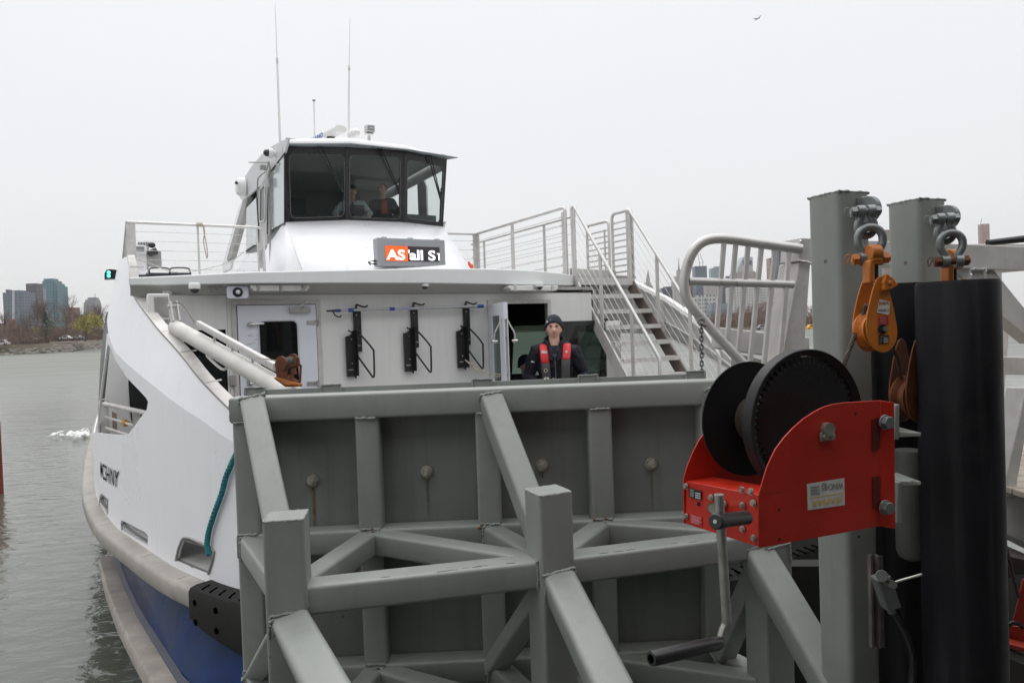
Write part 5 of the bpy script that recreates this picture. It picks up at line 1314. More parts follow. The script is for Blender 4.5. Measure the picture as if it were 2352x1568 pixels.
# first post: upper shackle pin (1985,500); its bow bottom (2000,545); lower bow top (2000,520) to pin (2000,597)
pa_ = px_sh(1988, 486, 2.14); shackle(pa_, V3((.98, -.10, 0)), dn, .021, .050, .0115, 'grey shackle pinned in the eye of the tall post above the orange block')
pb_ = px_sh(2000, 594, 2.12); shackle(pb_, V3((.97, -.20, 0)), ZX, .030, .062, .0125, 'large grey bow shackle with orange pin carrying the orange block', pinm=ORANGE)
pc_ = px_sh(2170, 503, 2.33); shackle(pc_, V3((.98, -.15, 0)), dn, .021, .052, .0115, 'grey shackle with a big hex bolt on the post behind the pile')
pd_ = px_sh(2186, 600, 2.31); shackle(pd_, V3((.97, -.22, 0)), ZX, .029, .062, .0125, 'grey bow shackle with rusty nut above the black pile', pinm=RUSTD)
# snatch block
def snatch(cx_, cy_, Y, label, full=True, s=1.0, rusty=False, ang=12, tilt=0):
    mt = ORANGE if not rusty else mat('rusty_orange_block', (.17, .055, .02), .7, var=.4, scale=20, dirt=.7, dcol=(.07, .035, .025))
    c = atY(cx_, cy_, Y); k = Y / FPX * s
    Xb = V3((math.cos(rad(ang)), math.sin(rad(ang)), 0)); Nb = V3((-Xb.y, Xb.x, 0))
    r = thing('snatch_block', c, label, 'pulley block', 'orange snatch blocks')
    # cheek outline in photo pixels about (cx,cy)
    a = [(-6, -92), (4, -97), (16, -90), (26, -58), (36, -18), (42, 16), (43, 38), (38, 56), (26, 70), (10, 77), (-6, 75), (-22, 64), (-33, 46), (-38, 20), (-35, -8), (-26, -42), (-16, -72)]
    a = [p.to_2d() for p in smooth_path([V3((x, y, 0)) for x, y in a] + [V3((a[0][0], a[0][1], 0))], 3)[:-1]]
    for j, off in enumerate((-.020, .038)):
        m = MB(); m.prism3([c + Xb * (x * k * 1.0) - ZX * (y * k) + Nb * off for x, y in a], Nb * .005); m.build('cheek_plate', mt, r, bev=.0012)
    m = MB(); sc_ = c - ZX * (24 * k) + Xb * (2 * k); m.lathe(sc_ - Nb * .012, Nb, [(0, 44 * k), (.004, 44 * k), (.016, 34 * k), (.030, 34 * k), (.042, 44 * k), (.048, 44 * k)], 32); m.build('sheave', mt, r)
    m = MB(); m.cyl(sc_ - Nb * .021, sc_ - Nb * .0245, 11 * k, n=16); m.build('hub_recess', BLACK, r)
    m = MB(); m.cyl(sc_ + Xb * .006 - Nb * .0245, sc_ - Nb * .030 + Xb * .006, 5.5 * k, n=12); m.build('axle', ZINC, r)
    if full:
        # locking knob with three lobes
        kc = c + Xb * (16 * k) + ZX * (80 * k) - Nb * .022
        m = MB(); P_ = []
        for t in range(36):
            th = 2 * math.pi * t / 36; rr = (15 + 7 * max(0, math.cos(3 * th + .6)) ** 2) * k; P_.append((rr * math.cos(th), rr * math.sin(th)))
        m.prism(P_, kc, Xb, ZX, -Nb, .014); m.cyl(kc - Nb * .014, kc - Nb * .018, 5 * k); m.build('locking_knob', mt, r, bev=.002)
        # labels
        m = MB(); o_ = c - Nb * .0208; 
        m.prism3([o_ + Xb * (x * k) - ZX * (y * k) for x, y in [(-6, -34), (-10, -14), (18, -8), (23, -12), (23, -38), (-2, -44)]], -Nb * .0008); L_ = m.build('maker_sticker', PAPER, r)
        m = MB(); text_into(m, 'JEAMAR', o_ + Xb * (-7 * k) + ZX * (30 * k) - Nb * .0012, Xb, ZX, 8.5 * k, 28 * k, bold=.03); m.build('lettering', mat('faded_red_ink', (.42, .10, .08), .5), r, recalc=False)
        m = MB(); text_into(m, 'WINCHES', o_ + Xb * (-8 * k) + ZX * (16 * k) - Nb * .0012, Xb, ZX, 5.5 * k, 21 * k, bold=.02)
        for j in range(3): text_into(m, ('PULLING', 'PUSHING', 'LIFTING')[j], o_ + Xb * (14.5 * k) + ZX * ((20 - 3 * j) * k) - Nb * .0012, Xb, ZX, 1.9 * k, 8 * k)
        m.build('lettering', INK, r, recalc=False)
        m = MB(); m.prism3([o_ + Xb * (x * k) - ZX * (y * k) for x, y in rrect(-7, -6, 19, 15, 1.5, 2)], -Nb * .0008); m.build('warning_sticker', mat('crimson_sticker', (.42, .02, .035), .5, var=.1), r)
        m = MB()
        for j in range(7): m.prism3([o_ - Nb * .001 + Xb * (x * k) - ZX * (y * k) for x, y in [(-4 + (j % 3), -3.2 + j * 2.4), (15 - (j % 2) * 4, -3.2 + j * 2.4), (15 - (j % 2) * 4, -2.6 + j * 2.4), (-4 + (j % 3), -2.6 + j * 2.4)]], -Nb * .0006)
        m.build('fine_print', mat('pale_pink_print', (.62, .35, .35), .6), r)
        m = MB(); m.prism3([o_ + Xb * (x * k) - ZX * (y * k) for x, y in [(-7, 38), (19, 38), (19, 57), (-7, 57)]], -Nb * .0008); m.build('rating_plate', INK, r)
        m = MB()
        for x0, y0, x1, y1 in ((5, 44, 17, 46.5), (5, 48, 17, 50.5), (5, 52, 17, 55), (-5, 41, 14, 41.7), (-5, 45, 2, 45.6), (-5, 49, 3, 49.6), (-5, 53, 1, 53.6)): m.prism3([o_ - Nb * .001 + Xb * (x * k) - ZX * (y * k) for x, y in [(x0, y0), (x1, y0), (x1, y1), (x0, y1)]], -Nb * .0006)
        m.build('rating_text', mat('pale_gold_print', (.42, .40, .33), .5), r)
    if rusty: return c, k, Xb, Nb
    # swivel head
    m = MB(); h0 = c + ZX * (95 * k); m.box(h0 - Xb * (14 * k) + ZX * (12 * k) + Nb * .004, 14 * k, 26 * k, 52 * k, Xb, Nb, ZX); m.box(h0 + ZX * (34 * k) - Xb * (2 * k) + Nb * .004, 36 * k, 26 * k, 12 * k, Xb, Nb, ZX); m.build('swivel_head', mt, r, bev=.005)
    m = MB(); m.cyl(h0 + ZX * (38 * k), h0 - ZX * (5 * k), 8 * k, n=12); m.build('swivel_pin', BLACK, r)
    m = MB(); t0 = h0 + ZX * (56 * k) + Nb * .004; m.cyl(t0 - Xb * (15 * k), t0 + Xb * (13 * k), 19 * k, n=20); m.box(t0 - ZX * 8 * k, 26 * k, 30 * k, 24 * k, Xb, Nb, ZX); m.build('swivel_eye', mt, r, bev=.003)
    return c, k, Xb, Nb
bc, bk, bX, bN = snatch(2012, 732, 2.10, 'orange pulley block with maker sticker and red warning sticker hanging from the first post')
snatch(2192, 742, 2.36, 'orange pulley block mostly hidden behind the top of the black pile')
snatch(2096, 886, 2.24, 'rusty orange pulley block half hidden between the grey post and the black pile', full=False, s=1.12, rusty=True, ang=25)
# wire rope from the block down to the drum
w0_, w1_ = atY(1981, 722, 2.125), atY(1938, 838, 2.11)
m = MB(); pw_ = [w1_ + (w1_ - w0_) * 1.0, w1_, w0_, atY(1990, 700, 2.11)]
pp = smooth_path(pw_, 26)
for s_ in range(5):
    L = []
    for i, p in enumerate(pp):
        t = (pp[min(i + 1, len(pp) - 1)] - pp[max(i - 1, 0)]).normalized(); X_, Y_ = frame_from(t, V3((0, 1, 0))); a_ = i * .55 + s_ * 2 * math.pi / 5
        L.append(p + X_ * (.0042 * math.cos(a_)) + Y_ * (.0042 * math.sin(a_)))
    m.tube(L, .0034, 5)
m.build('wire_rope', WIRE, loc=w1_, label='twisted steel wire rope running from the orange block to the winch drum', category='wire rope')
m = MB(); m.tube(smooth_path([atY(2046, 790, 2.13), atY(2062, 830, 2.2), atY(2078, 900, 2.3), atY(2092, 985, 2.35)], 6), .005, 6); m.build('wire_rope', WIRE, loc=atY(2092, 985, 2.35), label='thin dark wire running down beside the rusty pulley block', category='wire rope')
# ================================================================ RED WINCH
wl = thing('winch', atY(1850, 1220, 1.95), 'big red hand winch with black toothed drum, crank handle and maker label', 'winch')
WN = atY(1744, 1133, 1.75); WF = atY(1573, 1102, 2.05); WR = atY(2022, 919, 1.93)
pA = V3((WN.x - WF.x, WN.y - WF.y, 0)); wid = pA.length
Pd = V3((math.cos(rad(19)), math.sin(rad(19)), 0)); Pn = V3((math.sin(rad(19)), -math.cos(rad(19)), 0))   # along plates, towards the viewer
def onP(px, py, base):                    # picture point on the vertical plane through base parallel to the cheek plates
    d = ray(px, py); return d * (base.dot(Pn) / d.dot(Pn))
NR = [(1744, 1258), (1744, 1133), (1752, 1105), (1763, 1070), (1781, 1032), (1800, 1006), (1822, 982), (1846, 961), (1872, 944), (1892, 934), (1912, 928), (1940, 924), (1972, 922), (2022, 919), (2022, 1208)]
m = MB(); m.prism3([onP(*p, WN) for p in NR], -Pn * .005); NP = m.build('side_plate', RED, wl, bev=.0012)
# turned flange at its right edge, bolted to the post bracket
fl0 = [onP(*p, WN) for p in ((2022, 919), (2022, 1208))]
fd = (Pd * .75 + Pn * .65).normalized()
fe = [atY(2054, 924, fl0[0].y + .0), atY(2057, 1214, fl0[1].y + .0)]
m = MB(); m.prism3([fl0[0], fe[0], fe[1], fl0[1]], -Pn * .005); m.build('bolt_flange', RED, wl, bev=.0012)
m = MB()
for py in (969, 1164): q = atY(2031, py, fl0[0].y - .005); m.cyl(q, q + Pn * .005, .021); m.tube([q + Pn * .004, q + Pn * .020], .0185, 6)
m.build('hex_bolt', GALV, wl, bev=.0015)
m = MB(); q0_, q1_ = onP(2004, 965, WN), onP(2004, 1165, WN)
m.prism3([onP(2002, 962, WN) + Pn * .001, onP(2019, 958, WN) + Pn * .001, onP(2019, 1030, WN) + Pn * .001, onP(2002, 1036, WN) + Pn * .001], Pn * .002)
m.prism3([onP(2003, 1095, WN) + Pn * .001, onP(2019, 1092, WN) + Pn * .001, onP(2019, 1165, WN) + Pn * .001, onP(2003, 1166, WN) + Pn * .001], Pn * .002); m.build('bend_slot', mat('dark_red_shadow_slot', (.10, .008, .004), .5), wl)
# far side plate
FRo = [(1572, 1202), (1570, 1102), (1577, 1075), (1590, 1042), (1605, 1012), (1620, 992), (1645, 965), (1690, 925), (1760, 880), (1860, 860), (1860, 1160)]
FPb = WF
m = MB(); m.prism3([onP(*p, FPb) for p in FRo], -Pn * .005); m.build('side_plate', RED, wl, bev=.0012)
# front box between the plates
FL_t, FL_b = onP(1575, 1104, FPb), onP(1574, 1202, FPb); FR_t, FR_b = onP(1741, 1136, WN), onP(1743, 1256, WN)
bt = -Pd * .0
back_ = Pd * .11
ez = FR_t.z; 
m = MB(); m.prism3([FL_b, FR_b, FR_t, FL_t], Pd * .005)
m.prism3([FL_t, FR_t, FR_t + Pd * .10 + ZX * .002, FL_t + Pd * .10 + ZX * .002], -ZX * .005)
FB = m.build('gear_box', RED, wl, bev=.0015)
Fx = (FR_b - FL_b).normalized(); Fn = Fx.cross(ZX); Fn = Fn if Fn.dot(Pd) < 0 else -Fn
def onF(px, py, off=0.):
    d = ray(px, py); o_ = FR_b + Fn * off; return d * (o_.dot(Fn) / d.dot(Fn))
m = MB()
for px, py in ((1576, 1116), (1577, 1185), (1633.5, 1142), (1705, 1124), (1725, 1128), (1706, 1160), (1731, 1155), (1706, 1214), (1732, 1235), (1664, 1157)): m.bolt(onF(px, py, .002), Fn, .0072, .007)
m.build('small_bolt', ZINC, wl)
m = MB(); m.cyl(onF(1605, 1157, .0005), onF(1605, 1157, .0015), .006); m.build('hole', BLACK, wl)
m = MB(); m.prism3([onF(1583, 1120, .0005), onF(1611, 1126, .0005), onF(1611, 1148, .0005), onF(1583, 1141, .0005)], Fn * .001); m.build('rating_plate', INK, wl)
m = MB()
for j in range(3): m.prism3([onF(1597, 1130 + 5 * j, .002), onF(1609, 1132.5 + 5 * j, .002), onF(1609, 1135.5 + 5 * j, .002), onF(1597, 1133 + 5 * j, .002)], Fn * .0004)
for j in range(5): m.prism3([onF(1585, 1123 + 3.6 * j, .002), onF(1594, 1125 + 3.6 * j, .002), onF(1594, 1126 + 3.6 * j, .002), onF(1585, 1124 + 3.6 * j, .002)], Fn * .0004)
m.build('rating_text', mat('silver_print', (.45, .45, .45), .4), wl)
m = MB(); m.prism3([onF(1585, 1178, .0005), onF(1613, 1187, .0005), onF(1613, 1208, .0005), onF(1585, 1199, .0005)], Fn * .001); m.build('warning_sticker', mat('crimson_sticker', (0, 0, 0)), wl)
m = MB()
for j in range(6): m.prism3([onF(1587 + (j % 2), 1182 + 3 * j, .002), onF(1611 - (j % 3) * 3, 1189 + 3 * j, .002), onF(1611 - (j % 3) * 3, 1190 + 3 * j, .002), onF(1587 + (j % 2), 1183 + 3 * j, .002)], Fn * .0004)
m.build('fine_print', mat('pale_pink_print', (0, 0, 0)), wl)
# input shafts
m = MB(); q = onF(1618, 1166, 0); m.cyl(onF(1636, 1166, 0), onF(1636, 1166, .03), .016, n=20); m.build('bronze_bush', mat('bronze', (.26, .14, .07), .4, metal=.7, var=.2, scale=40), wl)
m = MB(); m.cyl(onF(1638, 1168, .0), onF(1638, 1168, .075), .0125, n=20); m.build('input_shaft', ZINC, wl)
# crank: steel bar, hub grip and lower handle
k0, k1 = atY(1651, 1135, 1.62), atY(1671, 1447, 1.62)
m = MB(); m.cyl(k0, k0.lerp(k1, .92), .0115, n=18); bend = [k0.lerp(k1, .90), k0.lerp(k1, .95) - V3((.001, 0, 0)), k0.lerp(k1, .985) - V3((.008, 0, .001)), atY(1655, 1474, 1.615)]; m.tube(smooth_path(bend, 4), .0115, 14)
CK = m.build('crank_bar', mat('galvanised_crank', (.40, .40, .36), .38, metal=.75, var=.15, scale=30, dirt=.3, dcol=(.25, .2, .12)), wl)
m = MB(); h0_, h1_ = atY(1495, 1512, 1.50), atY(1655, 1474, 1.61); d_ = (h1_ - h0_).normalized(); m.lathe(h0_, d_, [(0, .010), (.0005, .0155), (.006, .017), ((h1_ - h0_).length - .01, .0165), ((h1_ - h0_).length, .013)], 20); m.build('crank_grip', BLKP, wl)
m = MB(); m.cyl(h0_ - d_ * .0008, h0_ + d_ * .001, .0095); m.build('grip_hole', mat('hole_black', (0, 0, 0)), wl)
m = MB(); g0_, g1_ = atY(1643, 1197, 1.585), atY(1716, 1188, 1.70); d_ = (g1_ - g0_).normalized(); L_ = (g1_ - g0_).length; m.lathe(g0_, d_, [(0, .016), (.003, .019), (.028, .019), (.030, .0165), (L_ - .004, .0175), (L_, .014)], 24); m.build('handle_hub', BLKP, wl)
m = MB(); m.cyl(g0_ - d_ * .002, g0_ + d_ * .001, .005); m.build('hub_bolt', ZINC, wl)
# drum: far flange, core with rope, near toothed gear ring
DC = onP(1863, 969, WN - (-Pn) * (-.02)); DC = atY(1856, 969, 1.95)
DF = atY(1722, 961, 2.06)
ax_ = V3((DF.x - DC.x, DF.y - DC.y, DF.z - DC.z)); axn = -Pn.copy(); axn = (ax_.normalized() * .1 + (-Pn) * .9).normalized()
Ru, Rv = frame_from(axn)
m = MB(); m.cyl(DF, DF + axn * .006, .173, n=72); m.build('drum_flange', DRUM, wl, bev=.001)
m = MB(); m.cyl(DC + axn * .05, DF, .056, .056, n=40); m.build('drum_core', DRUM, wl)
m = MB()
L_ = (DF - DC); nT = 15
for k in range(nT): m.tube(arc(DC.lerp(DF, .18 + .8 * k / nT), Ru, Rv, .064, 0, 352, 40), .0058, 6, closed=True)
m.build('rope_coil', mat('drum_wire_rope', (.07, .055, .038), .6, metal=.3, var=.4, scale=80, bump=.6, bscale=260), wl)
R0 = .209
m = MB()
prf = [(-.006, R0 - .002), (-.004, R0), (.032, R0), (.034, R0 - .002), (.034, R0 - .02), (.004, R0 - .02)]
n_ = 96; vs = []; 
for d_, r_ in prf: vs += [DC + axn * d_ + Ru * (r_ * math.cos(2 * math.pi * k / n_)) + Rv * (r_ * math.sin(2 * math.pi * k / n_)) for k in range(n_)]
m.add(vs, [(i * n_ + k, i * n_ + (k + 1) % n_, ((i + 1) % 6) * n_ + (k + 1) % n_, ((i + 1) % 6) * n_ + k) for i in range(6) for k in range(n_)])
m.build('gear_guard_ring', DRUM, wl, ang=30)
m = MB(); m.lathe(DC + axn * .006, axn, [(0, .168), (.002, .171), (.012, .172)], 72)
m.build('gear_disc', DRUM, wl, ang=25)
m = MB(); NT = 58
for k in range(NT):
    a = 2 * math.pi * k / NT; X_ = Ru * math.cos(a) + Rv * math.sin(a); T_ = -Ru * math.sin(a) + Rv * math.cos(a)
    c = DC + axn * .011
    for_ = [c + X_ * .168 + T_ * .0065, c + X_ * .187 + T_ * .0032, c + X_ * .187 - T_ * .0032, c + X_ * .168 - T_ * .0065]
    m.prism3([p - axn * .005 for p in for_], axn * .016)
m.build('gear_teeth', DRUM, wl)
# axle boss on the near plate
q = onP(1896, 984, WN); m = MB(); m.cyl(q, q + Pn * .016, .0175, n=24); m.build('axle_end', ZINC, wl)
m = MB(); q2_ = onP(1897, 1001, WN); m.box(q2_ + Pn * .004, .046, .006, .022, Pd, Pn, ZX)
for s_ in (-1, 1): m.tube([q2_ + Pd * (.013 * s_) + Pn * .006, q2_ + Pd * (.013 * s_) + Pn * .014], .0075, 6)
m.build('keeper_plate', ZINC, wl, bev=.001)
m = MB()
for p in ((1965, 950), (1790, 1170), (1790, 1238), (1972, 1232)): q = onP(*p, WN); m.cyl(q, q + Pn * .0008, .004)
m.build('small_hole', BLACK, wl)
# maker label, fixed upside down
lc = [onP(*p, WN) for p in ((1855, 1171), (1940, 1159), (1938.5, 1097), (1853, 1111))]
m = MB(); m.prism3([p + Pn * .0006 for p in lc], Pn * .0006); LB_ = m.build('maker_label', PAPER, wl)
Lx = (lc[0] - lc[1]).normalized(); Ly = (lc[1] - lc[2]).normalized() * 1.0        # upside down: x to the left, up is down
Ly = -ZX; Lw = (lc[0] - lc[1]).length; Lh = (lc[1] - lc[2]).length
def LP(x, y): return lc[2].lerp(lc[3], x).lerp(lc[1].lerp(lc[0], x), y) + Pn * .0014      # x: 0 right..1 left, y: 0 top..1 bottom of picture
m = MB(); text_into(m, 'JEAMAR', LP(.06, .60), Lx, Ly, Lh * .30, Lw * .84, bold=.0)
m.prism3([LP(.05, .53), LP(.93, .53), LP(.93, .555), LP(.05, .555)], Pn * .0003); m.build('label_lettering', mat('yellow_ink', (.72, .48, .03), .5), wl, recalc=False)
m = MB(); text_into(m, 'WINCHES', LP(.05, .15), Lx, Ly, Lh * .22, Lw * .58, bold=.0)
text_into(m, 'FOR', LP(.50, .05), Lx, Ly, Lh * .08, Lw * .10)
for j in range(3): text_into(m, ('PULLING', 'PUSHING', 'LIFTING')[2 - j], LP(.68, .12 + .125 * j), Lx, Ly, Lh * .09, Lw * .24, bold=.02)
m.build('label_lettering', mat('grey_ink', (.12, .12, .12), .5), wl, recalc=False)
# mounting brackets between winch, post and pile
m = MB()
for (a, b, c_, d_) in (((2056, 930), (2066, 928), (2066, 1008), (2056, 1010)), ((2062, 1108), (2072, 1106), (2072, 1200), (2062, 1202))):
    m.prism3([atY(*p, 2.02) for p in (a, b, c_, d_)], V3((0, .10, 0)))
for (x0, y0) in ((2066, 992), (2068, 1104)):
    m.prism3([atY(x0, y0, 2.02), atY(2116, y0 + 1, 1.98), atY(2116, y0 + 10, 1.98), atY(x0, y0 + 12, 2.02)], V3((0, .12, 0)))
m.build('mounting_bracket', GATE, wl, bev=.002)
# ================================================================ black piles, guide cylinder, switch box
def pile(px, Y, r, ztop, label, sq=1.0):
    c = atY(px, 1000, Y); c = V3((atY(px, 900, Y).x, Y, 0)); s = thing('pile', V3((c.x, c.y, -3.6)), label, 'pile')
    m = MB(); n = 56; R_ = random.Random(int(px)); rings = []
    for z, rr in ((-3.6, r), (-2.5, r), (-1.2, r), (ztop - .3, r * 1.0), (ztop - .012, r), (ztop, r - .004), (ztop, r - .02), (ztop - .15, r - .02)):
        rings.append([c + V3((rr * math.cos(2 * math.pi * k / n), rr * math.sin(2 * math.pi * k / n), z)) for k in range(n + 1)])
    m.grid(rings); m.build('sleeve', PILEM, s, ang=50)
    m = MB(); m.cyl(V3((c.x, c.y, -3.6)), V3((c.x, c.y, ztop - .1)), r - .03, n=24); m.build('core', RUSTD, s); return c
pile(2203, 2.16, .116, .098, 'thick black sleeved pile in the right foreground')
pile(2060, 2.42, .094, .108, 'black sleeved pile standing back between the two square posts')
gc = atY(2090, 1100, 2.26); m = MB(); zt_, zb_ = atY(2090, 1030, 2.26).z, atY(2090, 1285, 2.26).z
m.lathe(V3((gc.x, gc.y, zt_)), -ZX, [(0, .022), (.004, .042), (.02, .046), (abs(zt_ - zb_) - .03, .046), (abs(zt_ - zb_) - .01, .038), (abs(zt_ - zb_), .02)], 28)
m.build('guide_roller', mat('dark_grey_roller', (.10, .10, .09), .6, var=.2, scale=8, dirt=.3), loc=V3((gc.x, gc.y, zb_)), label='short dark grey steel cylinder below the winch bracket beside the pile', category='roller')
# electric strut channel + limit switch
sb = thing('limit_switch', atY(2036, 1390, 2.12), 'small grey limit switch box on a rail, with a rod and black cable', 'switch')
sx_ = V3((.94, .33, 0))
m = MB(); m.beam(atY(2022, 1322, 2.15), atY(2046, 1392, 2.15), .046, .05, X=V3((1, 0, 0)), r=.006); m.cyl(atY(2026, 1322, 2.12), atY(2026, 1322, 2.09), .018); m.cyl(atY(2044, 1388, 2.15), atY(2050, 1406, 2.15), .014); m.build('switch_body', mat('grey_cast_box', (.13, .135, .135), .5, var=.2, scale=20), sb, bev=.002)
m = MB(); m.prism3([atY(*p, 2.128) for p in ((2044, 1360), (2058, 1366), (2057, 1380), (2043, 1374))], V3((0, -.001, 0))); m.build('switch_sticker', PAPER, sb)
m = MB(); m.tube([atY(2046, 1340, 2.12), atY(2070, 1332, 2.12), atY(2118, 1318, 2.08)], .004, 8); m.cyl(atY(2036, 1336, 2.13), atY(2052, 1342, 2.08), .012); m.build('lever_rod', ZINC, sb)
m = MB(); m.tube(smooth_path([atY(2050, 1396, 2.15), atY(2066, 1425, 2.16), atY(2088, 1470, 2.18), atY(2098, 1520, 2.2), atY(2092, 1600, 2.2)], 6), .013, 8); m.build('cable', BLKP, sb)
m = MB()
for x in (1992, 2008): m.prism3([atY(x, 1272, 2.235), atY(x + 5, 1272, 2.235), atY(x + 9, 1482, 2.235), atY(x + 4, 1482, 2.235)], V3((0, -.02, 0)))
m.prism3([atY(1997, 1272, 2.24), atY(2027, 1276, 2.24), atY(2031, 1486, 2.24), atY(2001, 1482, 2.24)], V3((0, -.003, 0))); m.build('mounting_rail', mat('dull_strut_channel', (.17, .15, .145), .5, metal=.4, var=.3, scale=12), sb)
# ================================================================ GANGWAY (aluminium) at the right
gw = thing('gangway', V3((2.8, 3.9, -2.0)), 'scuffed aluminium gangway with looped tube handrail and truss side', 'gangway')
GYY = 3.55
def g(px, py, dy=0.): return atY(px, py, GYY + dy)
path = [g(1840, 572), g(1760, 561), g(1690, 551), g(1645, 548), g(1614, 556), g(1592, 578), g(1578, 612), g(1572, 650), g(1576, 680), g(1590, 705), g(1618, 738), g(1660, 785), g(1720, 850), g(1800, 940), g(1840, 985)]
m = MB(); m.tube(smooth_path(path, 6), .0265, 16); LR = m.build('loop_handrail', ALUB, gw)
m = MB(); m.cyl(g(1583, 646), g(1822, 653), .0215, n=14); m.build('mid_rail', ALUB, gw)
for (x0, y0, x1, y1) in ((1663, 556, 1646, 760), (1690, 560, 1669, 792), (1718.5, 563, 1694, 820), (1749, 566, 1721, 850), (1780, 569, 1750, 885), (1813, 572, 1783, 915)):
    m = MB(); m.beam(g(x0, y0), g(x1, y1), .020, .026, X=V3((1, 0, 0))); m.build('baluster', ALU, gw)
# truss chord and posts
def slab(pts, dep, name, mt=ALU, dy=0., bev=.004):
    m = MB(); m.prism3([g(*p, dy) for p in pts], V3((-.05, dep, 0))); return m.build(name, mt, gw, bev=bev)
slab([(1838, 546), (2356, 566), (2356, 622), (1834, 600)], .12, 'top_chord', dy=.01)
slab([(1836, 602), (1862, 600), (1842, 880), (1788, 880)], .14, 'truss_post', dy=.02)
slab([(2228, 616), (2262, 616), (2230, 900), (2196, 900)], .12, 'truss_post', dy=.03)
slab([(2262, 640), (2280, 616), (2380, 740), (2380, 790), (2258, 690)], .05, 'truss_diagonal', dy=.04)
slab([(2228, 616), (2232, 660), (2130, 790), (2110, 760)], .05, 'truss_diagonal', dy=.06)
m = MB(); m.weld([g(2228, 650, .01), g(2230, 618, .01), g(2264, 618, .01), g(2262, 680, .01)], .009); m.weld([g(1836, 600, .0), g(1841, 548, .0)], .008); m.weld([g(1836, 598, .0), g(1868, 604, .0)], .008); m.build('weld_bead', ALUB, gw)
slab([(2236, 816), (2400, 822), (2400, 862), (2232, 858)], .05, 'side_rail', dy=.5)
slab([(2240, 900), (2400, 912), (2400, 975), (2232, 962)], .03, 'kick_panel', mt=ALUB, dy=.3)
slab([(2290, 740), (2320, 740), (2300, 1000), (2268, 1000)], .1, 'truss_post', dy=1.2)
slab([(2400, 560), (2400, 600), (2200, 590), (2200, 560)], .1, 'top_chord', dy=1.3)
slab([(2356, 890), (2376, 890), (2330, 1145), (2304, 1140)], .06, 'truss_post', dy=-.35)
slab([(2280, 1100), (2400, 1130), (2400, 1160), (2280, 1122)], .06, 'side_rail', dy=-.3)
slab([(2280, 1122), (2400, 1162), (2400, 1270), (2280, 1210)], .03, 'kick_panel', mt=ALU, dy=-.32)
slab([(2290, 1000), (2330, 1000), (2330, 940), (2290, 940)], .03, 'kick_panel', dy=.9)
# far side panel behind balusters
slab([(1655, 752), (1860, 775), (1860, 830), (1655, 800)], .03, 'kick_panel', mt=ALUB, dy=.8)
slab([(1700, 812), (1790, 835), (1860, 880), (1700, 900)], .03, 'kick_panel', mt=ALUD, dy=.7)
m = MB(); m.cyl(g(2268, 558, .2), g(2420, 541, .2), .017, .022); m.build('black_tube', BLACK, gw)
# decking boards
m = MB(); zd = atY(2320, 1050, 3.9).z
c0 = atZ(2296, 1120, zd)
for k in range(26):
    y = 3.1 + k * .12; m.box(V3((3.4, y, zd)), 2.2, .112, .03)
m.build('deck_boards', mat('weathered_boards', (.30, .26, .215), .75, var=.2, scale=6, bump=.4, bscale=40, dirt=.3, dcol=(.2, .17, .14)), gw, bev=.004)
# hanging chain
ch = thing('chain', atY(1611, 860, 3.45), 'dark galvanised chain hanging from the gangway handrail', 'chain')
ca, cb_ = atY(1611, 745, 3.45), atY(1612, 868, 3.45); nl = 13; L_ = (cb_ - ca).length / nl
for k in range(nl):
    c = ca.lerp(cb_, (k + .5) / nl); hx_ = V3((1, 0, 0)) if k % 2 else V3((.25, .97, 0)); rr = L_ * .36; hl = L_ * .36
    P_ = [c + hx_ * (rr * math.cos(rad(a))) + ZX * (hl + rr * math.sin(rad(a))) * 1 for a in range(0, 181, 30)] + [c + hx_ * (rr * math.cos(rad(a))) + ZX * (-hl + rr * math.sin(rad(a))) for a in range(180, 361, 30)]
    m = MB(); m.tube(P_, L_ * .15, 7, closed=True); m.build('link', mat('dark_chain', (.10, .105, .105), .5, metal=.5, var=.3, scale=40), ch)
m = MB(); m.tube(arc(atY(1610, 738, 3.45), V3((1, 0, 0)), ZX, .014, 0, 345, 12), .007, 6, closed=True); m.cyl(atY(1606, 742, 3.43), atY(1622, 748, 3.43), .01); m.build('chain_shackle', mat('old_shackle', (.20, .185, .175), .6, metal=.4, var=.3, scale=30), ch)
# second red winch at the lower right corner, with its bracket and black rope
rw = thing('winch', atY(2340, 1480, 2.5), 'dark red winch frame cut off at the lower right corner', 'winch')
m = MB(); m.prism3([atY(*p, 2.5) for p in ((2350, 1330), (2358, 1330), (2400, 1340), (2400, 1480), (2318, 1450), (2332, 1410))], V3((0, .006, 0)))
m.prism3([atY(*p, 2.48) for p in ((2306, 1436), (2400, 1440), (2400, 1500), (2308, 1472))], V3((-.02, .01, 0))); m.prism3([atY(*p, 2.4) for p in ((2306, 1474), (2400, 1500), (2400, 1512), (2306, 1484))], V3((0, .15, 0)))
m.build('side_plate', mat('deep_red_paint', (.30, .028, .014), .45, var=.2, scale=8), rw, bev=.002)
m = MB(); m.tube(arc(atY(2330, 1452, 2.45), V3((1, 0, 0)), ZX, .035, 30, 150, 8), .008, 6); m.cyl(atY(2345, 1380, 2.6), atY(2400, 1390, 2.6), .10); m.build('drum', DRUM, rw)
m = MB(); m.tube([atY(2293, 1190, 2.30), atY(2340, 1370, 2.47)], .0065, 6); m.build('rope', BLKP, rw)
m = MB(); m.prism3([atY(*p, 2.42) for p in ((2300, 1486), (2400, 1524), (2400, 1545), (2300, 1504))], V3((0, .2, 0))); m.build('shelf', GATE, rw)
m = MB(); m.bbox(0, 0, 0, 0, 0, 0) if False else None
m = MB(); m.prism3([atY(*p, 3.0) for p in ((2285, 1270), (2420, 1300), (2420, 1800), (2285, 1800))], V3((0, .3, 0)))
